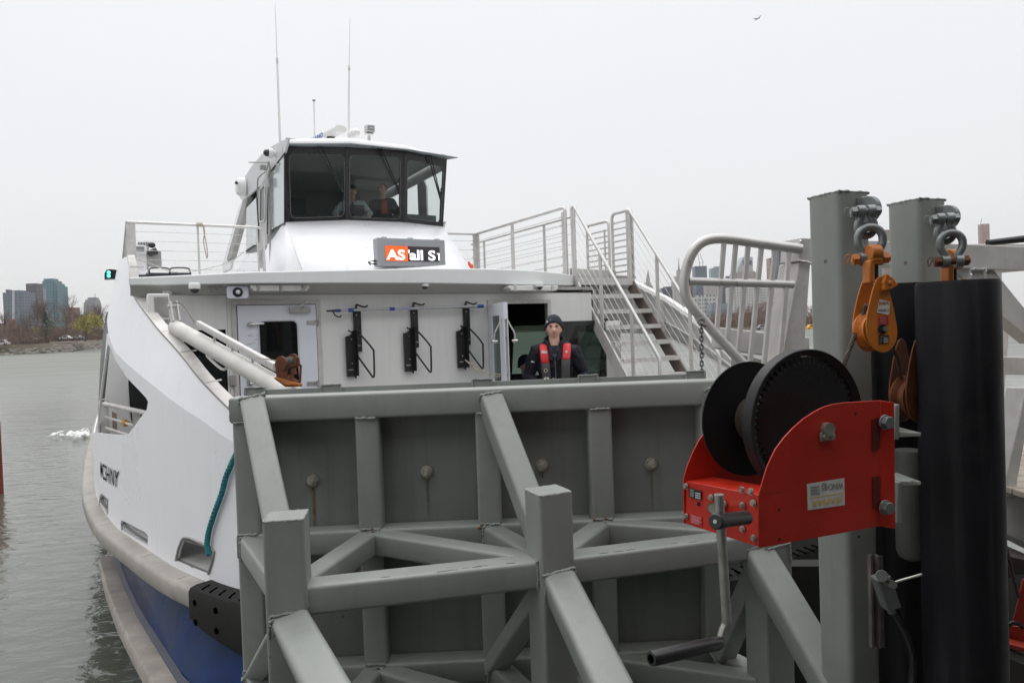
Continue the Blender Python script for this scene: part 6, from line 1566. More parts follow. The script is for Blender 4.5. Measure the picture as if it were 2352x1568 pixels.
m.build('pier_beam', mat('dark_pier_steel', (.03, .025, .022), .7, var=.3, scale=4), loc=V3((2.3, 3.1, -3.5)), label='dark steel pier beam under the gangway at the lower right edge', category='beam')
m = MB(); m.prism3([atY(*p, 3.35) for p in ((1790, 1300), (2120, 1300), (2120, 1900), (1790, 1900))], V3((0, .1, 0)))  # black sheet added to fill the dark void below the posts
m.build('dark_gap_filler', RUBBER, loc=V3((1.5, 3.4, -3.5)), label='black sheet added to fill the dark void low down behind the tall grey post', category='filler sheet')

# ================================================================ unseen canopy and walls added to block light from behind the camera
sh = thing('light_blocker', V3((1, -4, -1.6)), 'unseen canopy and walls added behind the viewer to block light', 'light blocker')
SHM = mat('light_blocker_dark', (.13, .13, .128), .8, var=.2, scale=1)
m = MB(); m.box(V3((6.2, -5.95, 2.3)), 19, 12.5, .12); m.build('roof', SHM, sh)
m = MB(); m.box(V3((6.2, -6, .33)), 19, .12, 3.9); m.box(V3((4.6, -2.0, .3)), .12, 8.4, 3.9); m.build('blocker_walls', SHM, sh)
m = MB(); m.box(V3((2.5, -3.2, -1.66)), 26, 7.6, .12); m.build('deck', SHM, sh)
# ================================================================ WATER
m = MB(); XS = [-9000, -2500, -800, -250, -80, -25, 0, 25, 80, 250, 800, 2500, 9000]; YS = [-60, -10, 5, 20, 60, 180, 500, 1500, 4000, 12000]
m.grid([[V3((x, y, WATER)) for x in XS] for y in YS])
wm = bpy.data.materials.new('river_water'); wm.use_nodes = True
N, L = wm.node_tree.nodes, wm.node_tree.links; b = N['Principled BSDF']
b.inputs['Base Color'].default_value = (.085, .092, .072, 1); b.inputs['Roughness'].default_value = .06; b.inputs['IOR'].default_value = 1.45; b.inputs['Specular IOR Level'].default_value = .9
tc_ = N.new('ShaderNodeTexCoord'); 
def wnoise(sx, sy, scale, det, rot=0., dist=0.):
    mp_ = N.new('ShaderNodeMapping'); mp_.inputs['Scale'].default_value = (sx, sy, 1); mp_.inputs['Rotation'].default_value = (0, 0, rot)
    n_ = N.new('ShaderNodeTexNoise'); n_.inputs['Scale'].default_value = scale; n_.inputs['Detail'].default_value = det; n_.inputs['Distortion'].default_value = dist
    L.new(tc_.outputs['Object'], mp_.inputs[0]); L.new(mp_.outputs[0], n_.inputs['Vector']); return n_.outputs[0]
a1 = wnoise(.35, 1, 1.1, 4, .2, .6); a2 = wnoise(.5, 1, 4.2, 5, -.25, .4); a3 = wnoise(.3, 1, .16, 3, .1)
mul = lambda s, k: (lambda q: (L.new(s, q.inputs[0]), setattr(q.inputs[1], 'default_value', k), q.outputs[0])[2])((lambda q: (setattr(q, 'operation', 'MULTIPLY'), q)[1])(N.new('ShaderNodeMath')))
def addn(x, y): q = N.new('ShaderNodeMath'); q.operation = 'ADD'; L.new(x, q.inputs[0]); L.new(y, q.inputs[1]); return q.outputs[0]
hgt = addn(addn(mul(a1, .065), mul(a2, .065)), mul(a3, .08))
bp = N.new('ShaderNodeBump'); bp.inputs['Strength'].default_value = .42; bp.inputs['Distance'].default_value = 1.0
L.new(hgt, bp.inputs['Height']); L.new(bp.outputs[0], b.inputs['Normal'])
# wind-ruffled patches
pr_ = N.new('ShaderNodeMapRange'); pr_.inputs['From Min'].default_value = .35; pr_.inputs['From Max'].default_value = .65; pr_.inputs['To Min'].default_value = .03; pr_.inputs['To Max'].default_value = .16
L.new(a3, pr_.inputs['Value'])
ln_ = N.new('ShaderNodeVectorMath'); ln_.operation = 'LENGTH'; L.new(tc_.outputs['Object'], ln_.inputs[0])
fr_ = N.new('ShaderNodeMapRange'); fr_.inputs['From Min'].default_value = 14; fr_.inputs['From Max'].default_value = 110; fr_.inputs['To Min'].default_value = 0; fr_.inputs['To Max'].default_value = .42; L.new(ln_.outputs['Value'], fr_.inputs['Value'])
L.new(addn(pr_.outputs[0], fr_.outputs[0]), b.inputs['Roughness'])
m.build('river_water', wm, kind='structure', loc=(0, 0, WATER))
# wash churned up beside the ferry
fc = atZ(172, 1003, WATER); fd_ = V3((fc.x, fc.y, 0)).normalized(); fs_ = V3((fd_.y, -fd_.x, 0)); m = MB(); rows = []
for i in range(90):
    r = []
    for j in range(70):
        a, d = lerp(-1.3, 1.4, i / 89), lerp(-2.2, 2.4, j / 69); f = max(0, 1 - ((a - .05) / 1.05) ** 2 - (d / 1.9) ** 2)
        n_ = mnoise.fractal(V3((a * 3.2, d * 2.2, 1.3)), 1, 2, 5)
        r.append(fc + fs_ * a + fd_ * d + V3((0, 0, .01 + f * (.11 + .24 * n_))))
    rows.append(r)
m.grid(rows)
fm_ = mat('white_foam', (.80, .81, .80), .7, var=.2, scale=8); N, L = fm_.node_tree.nodes, fm_.node_tree.links; b = N['Principled BSDF']
t_ = N.new('ShaderNodeTexCoord'); n1 = N.new('ShaderNodeTexNoise'); n1.inputs['Scale'].default_value = 3.4; n1.inputs['Detail'].default_value = 9; n1.inputs['Roughness'].default_value = .75; n1.inputs['Distortion'].default_value = .8; L.new(t_.outputs['Object'], n1.inputs['Vector'])
s_ = N.new('ShaderNodeSeparateXYZ'); L.new(t_.outputs['Object'], s_.inputs[0])
h_ = N.new('ShaderNodeMapRange'); h_.inputs['From Min'].default_value = .0; h_.inputs['From Max'].default_value = .16; h_.inputs['To Min'].default_value = -.26; h_.inputs['To Max'].default_value = .0; L.new(s_.outputs['Z'], h_.inputs['Value'])
q_ = N.new('ShaderNodeMath'); q_.operation = 'ADD'; L.new(n1.outputs[0], q_.inputs[0]); L.new(h_.outputs[0], q_.inputs[1])
al = N.new('ShaderNodeMapRange'); al.inputs['From Min'].default_value = .42; al.inputs['From Max'].default_value = .58; L.new(q_.outputs[0], al.inputs['Value']); L.new(al.outputs[0], b.inputs['Alpha'])
m.build('wake_foam', fm_, kind='stuff', label='patch of white churned foam on the river beside the ferry', loc=fc, ang=180)
# ================================================================ SHORES
GRASS = mat('dry_bank_grass', (.075, .058, .036), .95, var=.4, scale=.15, dirt=.6, dcol=(.04, .036, .022))
def shore(name, line, inland, z1, z2, mt):
    m = MB(); rows = []; pts = smooth_path([V3((x, y, 0)) for x, y in line], 8); R_ = random.Random(3)
    for p in pts:
        d = V3((p.x, p.y, 0)).normalized(); r = []
        for k, (dist, z) in enumerate(((-3, -4.0), (0, -3.3), (4, -2.2), (8, z1), (20, z2), (80, z2 + .3), (1500, z2 + 1))):
            r.append(p + d * dist + V3((0, 0, z + (R_.uniform(-.3, .3) if 1 < k < 5 else 0))))
        rows.append(r)
    m.grid(rows); m.build(name, mt, kind='structure', loc=(0, 0, -4))
    return pts
lp = shore('left_bank', [(-700, 60), (-330, 150), (-176, 240), (-190, 290), (-212, 350), (-205, 420), (-120, 480), (60, 470)], V3((-.35, .94, 0)), -.6, .2, GRASS)
rp_ = shore('right_bank', [(60, 460), (75, 300), (100, 210), (160, 185), (260, 180), (420, 175), (900, 120)], V3((.15, .99, 0)), -2.2, -1.9, GRASS)
m = MB(); R_ = random.Random(11)
for i in range(len(lp) - 1):
    if lp[i].x > -100: continue
    n_ = 60 if -330 < lp[i].x < -150 else 8
    for k in range(n_):
        p = lp[i].lerp(lp[i + 1], R_.random()); d = R_.uniform(-1.0, 6.5); s_ = R_.uniform(.5, 1.7) * (1 - d * .06)
        p = p + V3((p.x, p.y, 0)).normalized() * d * 1.6 + V3((0, 0, -3.3 + max(0, d) * .42)); se = R_.random() * 50
        a_ = R_.random() * 3; X_ = V3((math.cos(a_), math.sin(a_), .2)).normalized(); Y_ = V3((-X_.y, X_.x, 0)).normalized()
        m.sphere(p, s_, 6, sx=R_.uniform(.7, 1.5), sy=R_.uniform(.6, 1.1), sz=R_.uniform(.4, .8), X=X_, Y=Y_, Z=X_.cross(Y_), f=lambda q: 1 + .35 * mnoise.noise(q * 1.7 + V3((se, 0, 0))))
m.build('shore_rocks', mat('shore_stone', (.17, .155, .135), .9, var=.6, scale=.5, dirt=.7, dcol=(.05, .045, .04)), ang=15, kind='stuff', label='jumbled grey and brown boulders along the far left shore', loc=(-190, 260, -3.3))
# ---- trees
BARK = mat('bare_twig_brown', (.13, .095, .08), .95, var=.3, scale=.6)
def tree_mesh(seed, h, spread=.5, depth=6, twigs=True, leaf=None, nleaf=3, droop=0., r0=.018):
    R_ = random.Random(seed); m = MB(); lm = MB()
    def br(p, d, l, r, lev):
        n = 3; pts = [p]; q = p
        for k in range(n):
            d = (d + V3((R_.gauss(0, .16), R_.gauss(0, .16), R_.gauss(.03, .10) - droop * (lev > 2) * .35))).normalized(); q = q + d * (l / n); pts.append(q)
        m.tube(pts, [r, r * .85, r * .7, r * .5], 3 if lev > 1 else 5, caps=False)
        if lev >= depth:
            if leaf:
                for _ in range(nleaf):
                    c = pts[-1] + V3((R_.gauss(0, .35), R_.gauss(0, .35), R_.gauss(-.1, .3) - droop * R_.random() * 1.6)) ; s_ = R_.uniform(.10, .24)
                    a = V3((R_.gauss(0, 1), R_.gauss(0, 1), R_.gauss(0, 1))).normalized(); b_ = a.cross(V3((R_.gauss(0, 1), R_.gauss(0, 1), .5))).normalized()
                    lm.add([c - a * s_, c + b_ * s_ * .5, c + a * s_, c - b_ * s_ * .5], [(0, 1, 2, 3)])
            return
        k = R_.choice((2, 3, 3)) if lev else 4
        for i in range(k):
            a = R_.random() * 6.28; X_, Y_ = frame_from(d); t = (X_ * math.cos(a) + Y_ * math.sin(a)) * R_.uniform(.5, 1.0) * spread * 1.5
            br(pts[R_.choice((1, 2, 3, 3))] if lev else pts[R_.choice((2, 3, 3))], (d + t).normalized(), l * R_.uniform(.62, .82), r * .58, lev + 1)
    br(V3((0, 0, 0)), V3((0, 0, 1)), h * .30, h * r0, 0)
    return m, lm
def norm_h(m, lm, h):
    zs_ = sorted(p.z for p in m.v); top_ = zs_[int(len(zs_) * .995)]; k = h / top_
    for q in (m, lm): q.v = [p * k for p in q.v]
def tree(name, px, pybase, pytop, Y, proto, label, group):
    p = atY(px, pybase, Y); t = atY(px, pytop, Y); s_ = (t.z - p.z) / 10.
    R_ = random.Random(int(px * 7)); return dup(proto, loc=p, label=label, group=group, rotz=R_.random() * 6.28, sc_=(s_, s_, s_))
protos = []
for sd in range(4):
    r = thing('bare_tree', V3((0, 0, 0)), 'x', 'tree'); m, lm = tree_mesh(sd + 1, 10, .42 + .05 * sd, 6); norm_h(m, lm, 10)
    m.build('trunk_and_branches', BARK, r, ang=180); protos.append(r)
willow = thing('willow_tree', V3((0, 0, 0)), 'x', 'tree'); m, lm = tree_mesh(21, 10, .75, 5, leaf=1, nleaf=12, droop=.5, r0=.022); norm_h(m, lm, 10)
m.build('trunk', BARK, willow, ang=180); lm.build('crown', mat('spring_yellow_green', (.34, .31, .08), .8, var=.3, scale=.5), willow)
fir = thing('fir_tree', V3((0, 0, 0)), 'x', 'tree'); m = MB(); m.cyl(V3((0, 0, 0)), V3((0, 0, 9.6)), .22, .03, n=6); m.build('trunk', BARK, fir)
m = MB(); R_ = random.Random(5)
for k in range(2600):
    z = 1.2 + 8.8 * R_.random() ** 1.15; rmax = (10 - z) * .42 * (.8 + .35 * math.sin(z * 4.1)); a = R_.random() * 6.28; rr = rmax * R_.random() ** .5
    c = V3((rr * math.cos(a), rr * math.sin(a), z - rr * .18)); t = V3((math.cos(a), math.sin(a), R_.uniform(-.5, .2))); b_ = V3((-math.sin(a), math.cos(a), R_.uniform(-.4, .4))); s_ = R_.uniform(.15, .4)
    m.add([c - b_ * s_ * .4, c + t * s_, c + b_ * s_ * .4, c - t * s_ * .3], [(0, 1, 2, 3)])
m.build('crown', mat('dark_fir_green', (.028, .065, .03), .85, var=.4, scale=.8), fir)
GB = 'bare trees on the far left bank'
ZON = [(45, 'left_a', 'bare brown tree in front of the blue-grey apartment tower on the left bank'), (90, 'left_b', 'bare brown tree in front of the dark tower on the left bank'), (150, 'left_c', 'bare brown tree in front of the teal tower behind the green fir'), (190, 'left_d', 'bare brown tree between the brick block and the willow'), (999, 'left_e', 'bare brown tree beside the ferry bow, right of the willow')]
tl = [(155, 768, 676, 290), (127, 762, 690, 300), (112, 762, 684, 310), (97, 760, 690, 300), (84, 765, 706, 290), (70, 768, 716, 300), (168, 770, 700, 330), (180, 772, 716, 330), (218, 775, 700, 300), (243, 775, 694, 300), (232, 775, 712, 320), (8, 778, 712, 260), (22, 780, 724, 260), (38, 780, 722, 265), (50, 780, 730, 265), (30, 790, 745, 240), (60, 785, 738, 260), (14, 792, 752, 235), (142, 775, 720, 310), (206, 778, 716, 330), (120, 775, 735, 290), (256, 778, 700, 300), (135, 770, 695, 330)]
for i, (px, b_, t_, Y) in enumerate(tl):
    if i == 0: tree('bare_tree', px, b_, t_, Y, protos[i % 4], 'tallest bare tree with a leaning dark trunk, right of the green fir', GB)
    else:
        zn = [z for z in ZON if px <= z[0]][0]; tree('bare_tree', px, b_, t_, Y, protos[i % 4], zn[2], GB + ' ' + zn[1][-1])
tree('willow_tree', 196, 784, 718, 262, willow, 'yellow-green budding willow on the left bank close to the ferry', None)
tree('fir_tree', 107, 775, 716, 250, fir, 'dark green fir on the left bank in front of the towers', None)
tree('willow_tree', 74, 780, 752, 275, willow, 'small yellowish bush under the bare trees left of the fir', None)
tr = [(1700, 752, 700, 260), (1722, 752, 696, 255), (1735, 752, 694, 250), (1750, 752, 704, 250), (1765, 752, 706, 250), (1790, 752, 706, 250), (1806, 752, 708, 250), (1680, 752, 712, 270), (1712, 752, 708, 240), (1742, 752, 712, 240), (1778, 752, 712, 245), (1668, 752, 716, 280), (1830, 752, 706, 250), (1855, 750, 700, 260)]
for i, (px, b_, t_, Y) in enumerate(tr): tree('bare_tree', px, b_, t_, Y, protos[i % 4], 'bare brown tree behind the left gangway balusters' if px < 1730 else 'bare brown tree behind the right gangway balusters' if px < 1815 else 'bare brown tree behind the gangway truss post', 'bare trees across the water %d' % (1 if px < 1730 else 2 if px < 1815 else 3))
for r in protos + [willow, fir]:
    for c in list(r.children): bpy.data.objects.remove(c)
    bpy.data.objects.remove(r)
# brush along the banks: nobody could count it
def brush(name, label, spots, n, mt, seed, hmax=4.):
    R_ = random.Random(seed); m = MB()
    for k in range(n):
        px, py, Y = R_.choice(spots); p = atY(px + R_.gauss(0, 14), py, Y + R_.gauss(0, 10)); c = p + V3((R_.gauss(0, 1.0), 0, abs(R_.gauss(0, hmax * .4))))
        d = V3((R_.gauss(0, .5), R_.gauss(0, .5), 1)).normalized() * R_.uniform(.5, 1.6); w_ = V3((R_.uniform(.03, .10), 0, 0))
        m.add([c - w_, c + w_, c + d], [(0, 1, 2)])
    m.build(name, mt, recalc=False, kind='stuff', label=label, loc=atY(*spots[0]))
brush('brush_thicket', 'brown leafless scrub along the far left bank', [(x, 790 - x * .045, 255 + x * .25) for x in range(-10, 255, 12)], 26000, mat('scrub_brown', (.15, .105, .085), .95, var=.4, scale=.1), 3, 6.5)
brush('brush_thicket', 'brown scrub at the water edge beyond the gangway', [(x, 752 - (x - 1650) * .02, 235) for x in range(1640, 1880, 14)], 12000, mat('scrub_brown', (0, 0, 0)), 4, 5)
# ---- low buildings, cars on the banks
def parked(px, py, Y, col, label, w=4.4, h=1.5, cat='car'):
    c = atY(px, py, Y); r = thing('parked_%s' % cat, c, label, cat)
    m = MB(); m.box(c + V3((0, 0, .55)), w, 1.8, .65); m.prism([(-w * .32, .85), (w * .34, .85), (w * .24, h), (-w * .22, h)], c + V3((0, -.8, 0)), V3((1, 0, 0)), ZX, V3((0, 1, 0)), 1.6); m.build('body', col, r, bev=.1)
    m = MB(); m.prism([(-w * .28, .9), (w * .30, .9), (w * .22, h - .12), (-w * .20, h - .12)], c + V3((0, -.82, 0)), V3((1, 0, 0)), ZX, V3((0, 1, 0)), 1.64); m.build('window', INTD, r)
    for s_ in (-1, 1):
        m = MB(); m.cyl(c + V3((s_ * w * .3, -.92, .32)), c + V3((s_ * w * .3, .92, .32)), .32); m.build('wheel', RUBBER, r)
cw = mat('car_white', (.7, .7, .7), .3); cg = mat('car_grey', (.25, .26, .28), .3); cy = mat('taxi_yellow', (.7, .38, .02), .4)
parked(4, 792, 243, cw, 'white van parked at the far left edge of the bank', 5.5, 1.9, 'van')
parked(72, 781, 268, cw, 'white car parked behind the scrub below the tall towers'); parked(152, 779, 275, cw, 'small white car on the left bank below the tallest bare tree')
parked(178, 778, 280, cg, 'grey car left of the willow on the bank'); parked(84, 781, 270, cg, 'grey car beside the white one under the fir')
parked(1778, 756, 200, cw, 'white van behind the gangway balusters', 5.2, 2.0, 'van'); parked(1752, 757, 205, cg, 'grey car left of the white van behind the balusters')
parked(1866, 757, 200, cy, 'yellow taxi glimpsed between the gangway post and the tall grey post')
# ---- towers, window grids in the material
def facade(name, col, win, sx, sz, frac=.55, rough=.35, mort=.35):
    if name in MATS: return MATS[name]
    m = bpy.data.materials.new(name); m.use_nodes = True; N, L = m.node_tree.nodes, m.node_tree.links; b = N['Principled BSDF']
    t = N.new('ShaderNodeTexCoord'); sp_ = N.new('ShaderNodeSeparateXYZ'); L.new(t.outputs['Object'], sp_.inputs[0])
    ax_ = N.new('ShaderNodeMath'); ax_.operation = 'ADD'; L.new(sp_.outputs['X'], ax_.inputs[0]); L.new(sp_.outputs['Y'], ax_.inputs[1])
    def stripe(s, per, fr):
        d = N.new('ShaderNodeMath'); d.operation = 'DIVIDE'; L.new(s, d.inputs[0]); d.inputs[1].default_value = per
        f = N.new('ShaderNodeMath'); f.operation = 'FRACT'; L.new(d.outputs[0], f.inputs[0])
        g = N.new('ShaderNodeMath'); g.operation = 'LESS_THAN'; L.new(f.outputs[0], g.inputs[0]); g.inputs[1].default_value = fr; return g.outputs[0]
    a = stripe(ax_.outputs[0], sx, frac); c = stripe(sp_.outputs['Z'], sz, frac)
    mu = N.new('ShaderNodeMath'); mu.operation = 'MULTIPLY'; L.new(a, mu.inputs[0]); L.new(c, mu.inputs[1])
    n = N.new('ShaderNodeTexWhiteNoise'); 
    sn = N.new('ShaderNodeVectorMath'); sn.operation = 'SNAP'; sn.inputs[1].default_value = (sx, sx, sz); L.new(t.outputs['Object'], sn.inputs[0]); L.new(sn.outputs[0], n.inputs['Vector'])
    mr = N.new('ShaderNodeMapRange'); mr.inputs['To Min'].default_value = .6; mr.inputs['To Max'].default_value = 1.3; L.new(n.outputs[0], mr.inputs['Value'])
    ws = N.new('ShaderNodeVectorMath'); ws.operation = 'SCALE'; ws.inputs[0].default_value = win; L.new(mr.outputs[0], ws.inputs['Scale'])
    q = N.new('ShaderNodeMix'); q.data_type = 'RGBA'; q.inputs['A'].default_value = (*col, 1); L.new(ws.outputs[0], q.inputs['B']); L.new(mu.outputs[0], q.inputs['Factor'])
    L.new(q.outputs['Result'], b.inputs['Base Color']); b.inputs['Roughness'].default_value = rough
    MATS[name] = m; return m
def tower(name, Y, blocks, mt, label, cat='tower', yb=None, rot=0., parts=()):
    """blocks: (x0, x1, ytop) in picture pixels, all standing on the ground"""
    xc = sum((b[0] + b[1]) / 2 for b in blocks) / len(blocks); base = atY(xc, 770, Y); base.z = -2.5
    r = thing(name, base, label, cat)
    for i, (x0, x1, yt) in enumerate(blocks):
        a, b_ = atY(x0, yt, Y), atY(x1, yt, Y); h = a.z / 2 + b_.z / 2; w_ = b_.x - a.x; d = max(8, min(w_ * .9, 45))
        m = MB(); m.box(V3(((a.x + b_.x) / 2, Y + d / 2 - i * .35, (h - 4) / 2)), w_, d + i * .7, h + 4); m.build('block', mt, r, ang=10)
    for (nm, pts, dep, mt2) in parts:
        m = MB(); m.prism3([atY(p[0], p[1], Y - 1.5) for p in pts], V3((0, dep, 0))); m.build(nm, mt2, r)
    return r
fB = facade('blue_grey_facade', (.12, .15, .185), (.045, .07, .11), 6.4, 5.1, .5); fD = facade('dark_brown_facade', (.055, .045, .055), (.13, .13, .14), 4.5, 7, .4)
fG = facade('grey_facade', (.25, .255, .27), (.14, .15, .18), 4, 3.6, .5); fT = facade('teal_glass_facade', (.075, .19, .215), (.03, .085, .11), 5.6, 5.6, .5)
fP = facade('pale_stone_facade', (.42, .39, .36), (.16, .17, .19), 3.6, 4.2, .45); fW = facade('white_low_facade', (.50, .50, .49), (.14, .16, .18), 2.6, 3.2, .45)
fR = facade('red_brick_facade', (.22, .12, .09), (.10, .09, .09), 3, 4, .45); fN = facade('navy_glass_facade', (.05, .06, .085), (.07, .085, .12), 3, 3.4, .6)
fC = facade('construction_facade', (.30, .17, .15), (.45, .38, .36), 5, 5, .5); cream = mat('cream_band', (.45, .46, .48), .5, var=.04)
tower('apartment_tower', 1150, [(6, 52, 671), (14, 46, 667)], fB, 'blue-grey apartment tower with a pale stripe down its middle, far left', parts=[('pale_stripe', [(28, 668), (33, 668), (33, 760), (28, 760)], 2, cream), ('roof_plant', [(13, 665), (20, 665), (20, 669), (13, 669)], 8, INTD)])
tower('office_tower', 1200, [(59, 83, 651)], fD, 'flat-topped dark brown tower left of the teal one')
tower('office_tower', 1260, [(81, 96, 661)], fG, 'slim grey tower squeezed between the dark one and the teal one')
tower('office_tower', 1300, [(92, 132, 657), (95, 129, 651), (98, 126, 645), (102, 122, 640)], fT, 'tall stepped teal glass office tower, highest on the left skyline')
tower('office_tower', 1500, [(192, 218, 694), (196, 218, 688), (202, 218, 683)], fG, 'stepped grey tower standing alone above the willow', parts=[('mast', [(217.6, 674), (218.2, 674), (218.2, 690), (217.6, 690)], 1, INTD)])
tower('brick_block', 700, [(149, 181, 722), (152, 172, 706)], fR, 'red-brown brick block behind the tallest bare tree', 'building')
tower('brick_block', 650, [(-4, 26, 742), (12, 22, 733)], fR, 'low brick building at the far left behind scrub', 'building')
tower('shed', 330, [(22, 78, 757), (60, 88, 760)], mat('dark_shed', (.07, .05, .045), .9, var=.3, scale=.2), 'dark flat-roofed shed among the scrub on the left bank', 'shed')
tower('low_block', 520, [(80, 260, 765), (130, 175, 758)], facade('far_low_facade', (.33, .30, .28), (.16, .15, .15), 5, 4, .4), 'long low grey-brown block behind the left bank trees', 'building')
# right skyline
ST_ = mat('spire_stone', (.26, .24, .25), .6, var=.1, scale=.05)
tower('spired_tower', 1700, [(1470, 1500, 656), (1482, 1496, 648), (1485, 1493, 640)], fP, 'pointed silver-spired skyscraper seen above the stair railing', parts=[('spire', [(1484, 645), (1493, 645), (1488.8, 619)], 4, ST_)])
tower('office_block', 1500, [(1519, 1544, 661), (1526, 1544, 658)], fN, 'dark blue low block right of the pointed spire', 'building')
tower('spired_tower', 1900, [(1546, 1572, 646), (1551, 1569, 634), (1555, 1564, 620)], fP, 'tall stepped art deco skyscraper with a needle mast left of the loop handrail', parts=[('mast', [(1557, 622), (1562, 622), (1560, 606), (1559.6, 592), (1559.0, 592), (1558.6, 606)], 3, ST_)])
tower('unfinished_tower', 1400, [(1597, 1622, 626), (1596, 1623, 611)], facade('blue_netting_facade', (.09, .12, .17), (.22, .24, .27), 4, 5, .4), 'skyscraper under construction wrapped in blue netting, seen through the loop handrail', parts=[])
def crane(px, py, Y, pts, label):
    c = atY(px, py, Y); r = thing('tower_crane', c, label, 'crane'); m = MB()
    for a, b_ in pts: m.beam(atY(*a, Y), atY(*b_, Y), .9, .9)
    m.build('jib', mat('crane_grey', (.40, .40, .41), .5), r)
crane(1607, 611, 1395, [((1607, 611), (1606, 600)), ((1606, 602), (1603, 583)), ((1606, 602), (1609, 604))], 'left of the two cranes on top of the unfinished tower')
crane(1614, 611, 1395, [((1614, 611), (1614, 600)), ((1614, 602), (1608, 582)), ((1614, 602), (1616, 604))], 'right of the two cranes on top of the unfinished tower')
tower('office_tower', 1500, [(1633, 1653, 616), (1641, 1653, 612)], facade('pale_teal_facade', (.25, .34, .36), (.16, .24, .27), 4, 4, .5), 'pale teal glass tower right of the unfinished one')
tower('office_tower', 1450, [(1586, 1612, 654)], fR, 'brown slab block below the unfinished tower')
tower('office_tower', 1350, [(1622, 1648, 650)], fP, 'pale stone slab right of the unfinished tower base')
tower('office_tower', 1400, [(1669, 1680, 634), (1660, 1682, 655)], fN, 'small navy block between the balusters')
slant_ = thing('slant_roof_tower', atY(1710, 700, 1500), 'white tower with a steep slanted roof seen between the balusters', 'tower')
m = MB(); m.prism3([atY(*p, 1500) for p in ((1691, 625), (1707, 590), (1729, 590), (1731, 720), (1690, 720))], V3((0, 30, 0))); m.build('block', mat('pale_aluminium_cladding', (.42, .44, .45), .4), slant_)
m = MB(); m.prism3([atY(*p, 1498) for p in ((1707, 598), (1727, 598), (1727, 608), (1707, 608))], V3((0, 1, 0))); m.build('band_window', fN, slant_)
tower('stone_block', 1200, [(1689, 1738, 626), (1694, 1734, 623)], fP, 'big beige stone block with arched top windows below the slanted roof', 'building')
tower('red_tower', 1150, [(1768, 1792, 592), (1778, 1792, 566)], fC, 'reddish scaffolded tower beside the navy glass one')
tower('glass_tower', 1100, [(1788, 1836, 563)], fN, 'wide dark navy glass tower behind the gangway handrail')
tower('apartment_block', 760, [(1684, 1748, 657), (1690, 1742, 655)], fW, 'white gridded apartment block behind the middle balusters', 'building')
tower('apartment_block', 780, [(1747, 1818, 661), (1752, 1812, 658)], fW, 'white gridded apartment block behind the right balusters', 'building')
tower('white_villa_block', 560, [(1594, 1648, 682), (1604, 1614, 678), (1622, 1640, 677)], fW, 'low white block with many small windows behind the loop handrail', 'building')
tower('glass_block', 520, [(1634, 1674, 697)], facade('pale_blue_glass', (.22, .27, .30), (.16, .21, .24), 3, 3, .6), 'low pale blue glass building under the white block', 'building')
tower('brown_block', 420, [(1762, 1850, 692), (1700, 1850, 716)], facade('brown_low_facade', (.16, .11, .10), (.24, .20, .18), 6, 3, .4), 'long low brown building behind the right bank trees', 'building')
tower('office_tower', 1000, [(2012, 2032, 612), (2034, 2060, 620)], fB, 'blue-grey towers glimpsed between the two square posts', 'building')
tower('chimney', 900, [(2031, 2042, 530), (2030.5, 2042.5, 528)], mat('chimney_brick', (.26, .21, .18), .8, var=.15, scale=.1), 'tall brick chimney between the two square posts', 'chimney')
tower('unfinished_tower', 1300, [(2257, 2271, 527), (2256, 2272, 514)], fC, 'half-built brown-topped tower at the far right above the gangway')
crane(2250, 550, 1300, [((2250, 560), (2250, 522)), ((2250, 524), (2255, 502)), ((2250, 524), (2246, 527))], 'crane standing beside the half-built tower at the far right')
tower('office_tower', 1250, [(2120, 2180, 640), (2275, 2300, 620)], fG, 'grey blocks glimpsed through the gangway truss', 'building')
# ---- gull
gc_ = atY(1739, 44, 60); gl = thing('gull', gc_, 'small white gull in flight high in the sky', 'bird')
m = MB(); gX = V3((.86, 0, .42)).normalized(); gY = V3((0, 1, 0)); gZ = gX.cross(gY) * -1
m.sphere(gc_, .20, 12, sx=1.0, sy=.30, sz=.26, X=gX, Y=gY, Z=gZ); m.sphere(gc_ + gX * .22, .055, 8, X=gX); m.build('body', mat('gull_white', (.35, .36, .37), .7), gl)
m = MB()
for s_ in (-1, 1):
    P_ = [gc_, gc_ + V3((-.10 * s_, s_ * .18, .12)), gc_ + V3((-.20, s_ * .45, .22))] if s_ > 0 else [gc_, gc_ + V3((.08, -.18, .02)), gc_ + V3((.22, -.45, .14))]
    w_ = [gX * .09, gX * .08, gX * .02]
    m.grid([[p - w_[i], p + w_[i]] for i, p in enumerate(P_)])
m.build('wing', mat('gull_grey', (.10, .11, .12), .7), gl, thick=.01)
m = MB(); m.prism3([gc_ - gX * .18 + gZ * .03, gc_ - gX * .30 + gY * .05, gc_ - gX * .30 - gY * .05], gZ * .01); m.build('tail', mat('gull_white', (0, 0, 0)), gl)
# ---- red-brown pile just at the left edge
rc = atY(-13, 1060, 15.2)
m = MB(); m.cyl(V3((rc.x, rc.y, -4)), V3((rc.x, rc.y, -1.7)), .145, n=24); m.build('pile', mat('red_brown_pile', (.20, .03, .02), .6, var=.3, scale=3), label='red-brown pile standing in the water at the left edge', category='pile')
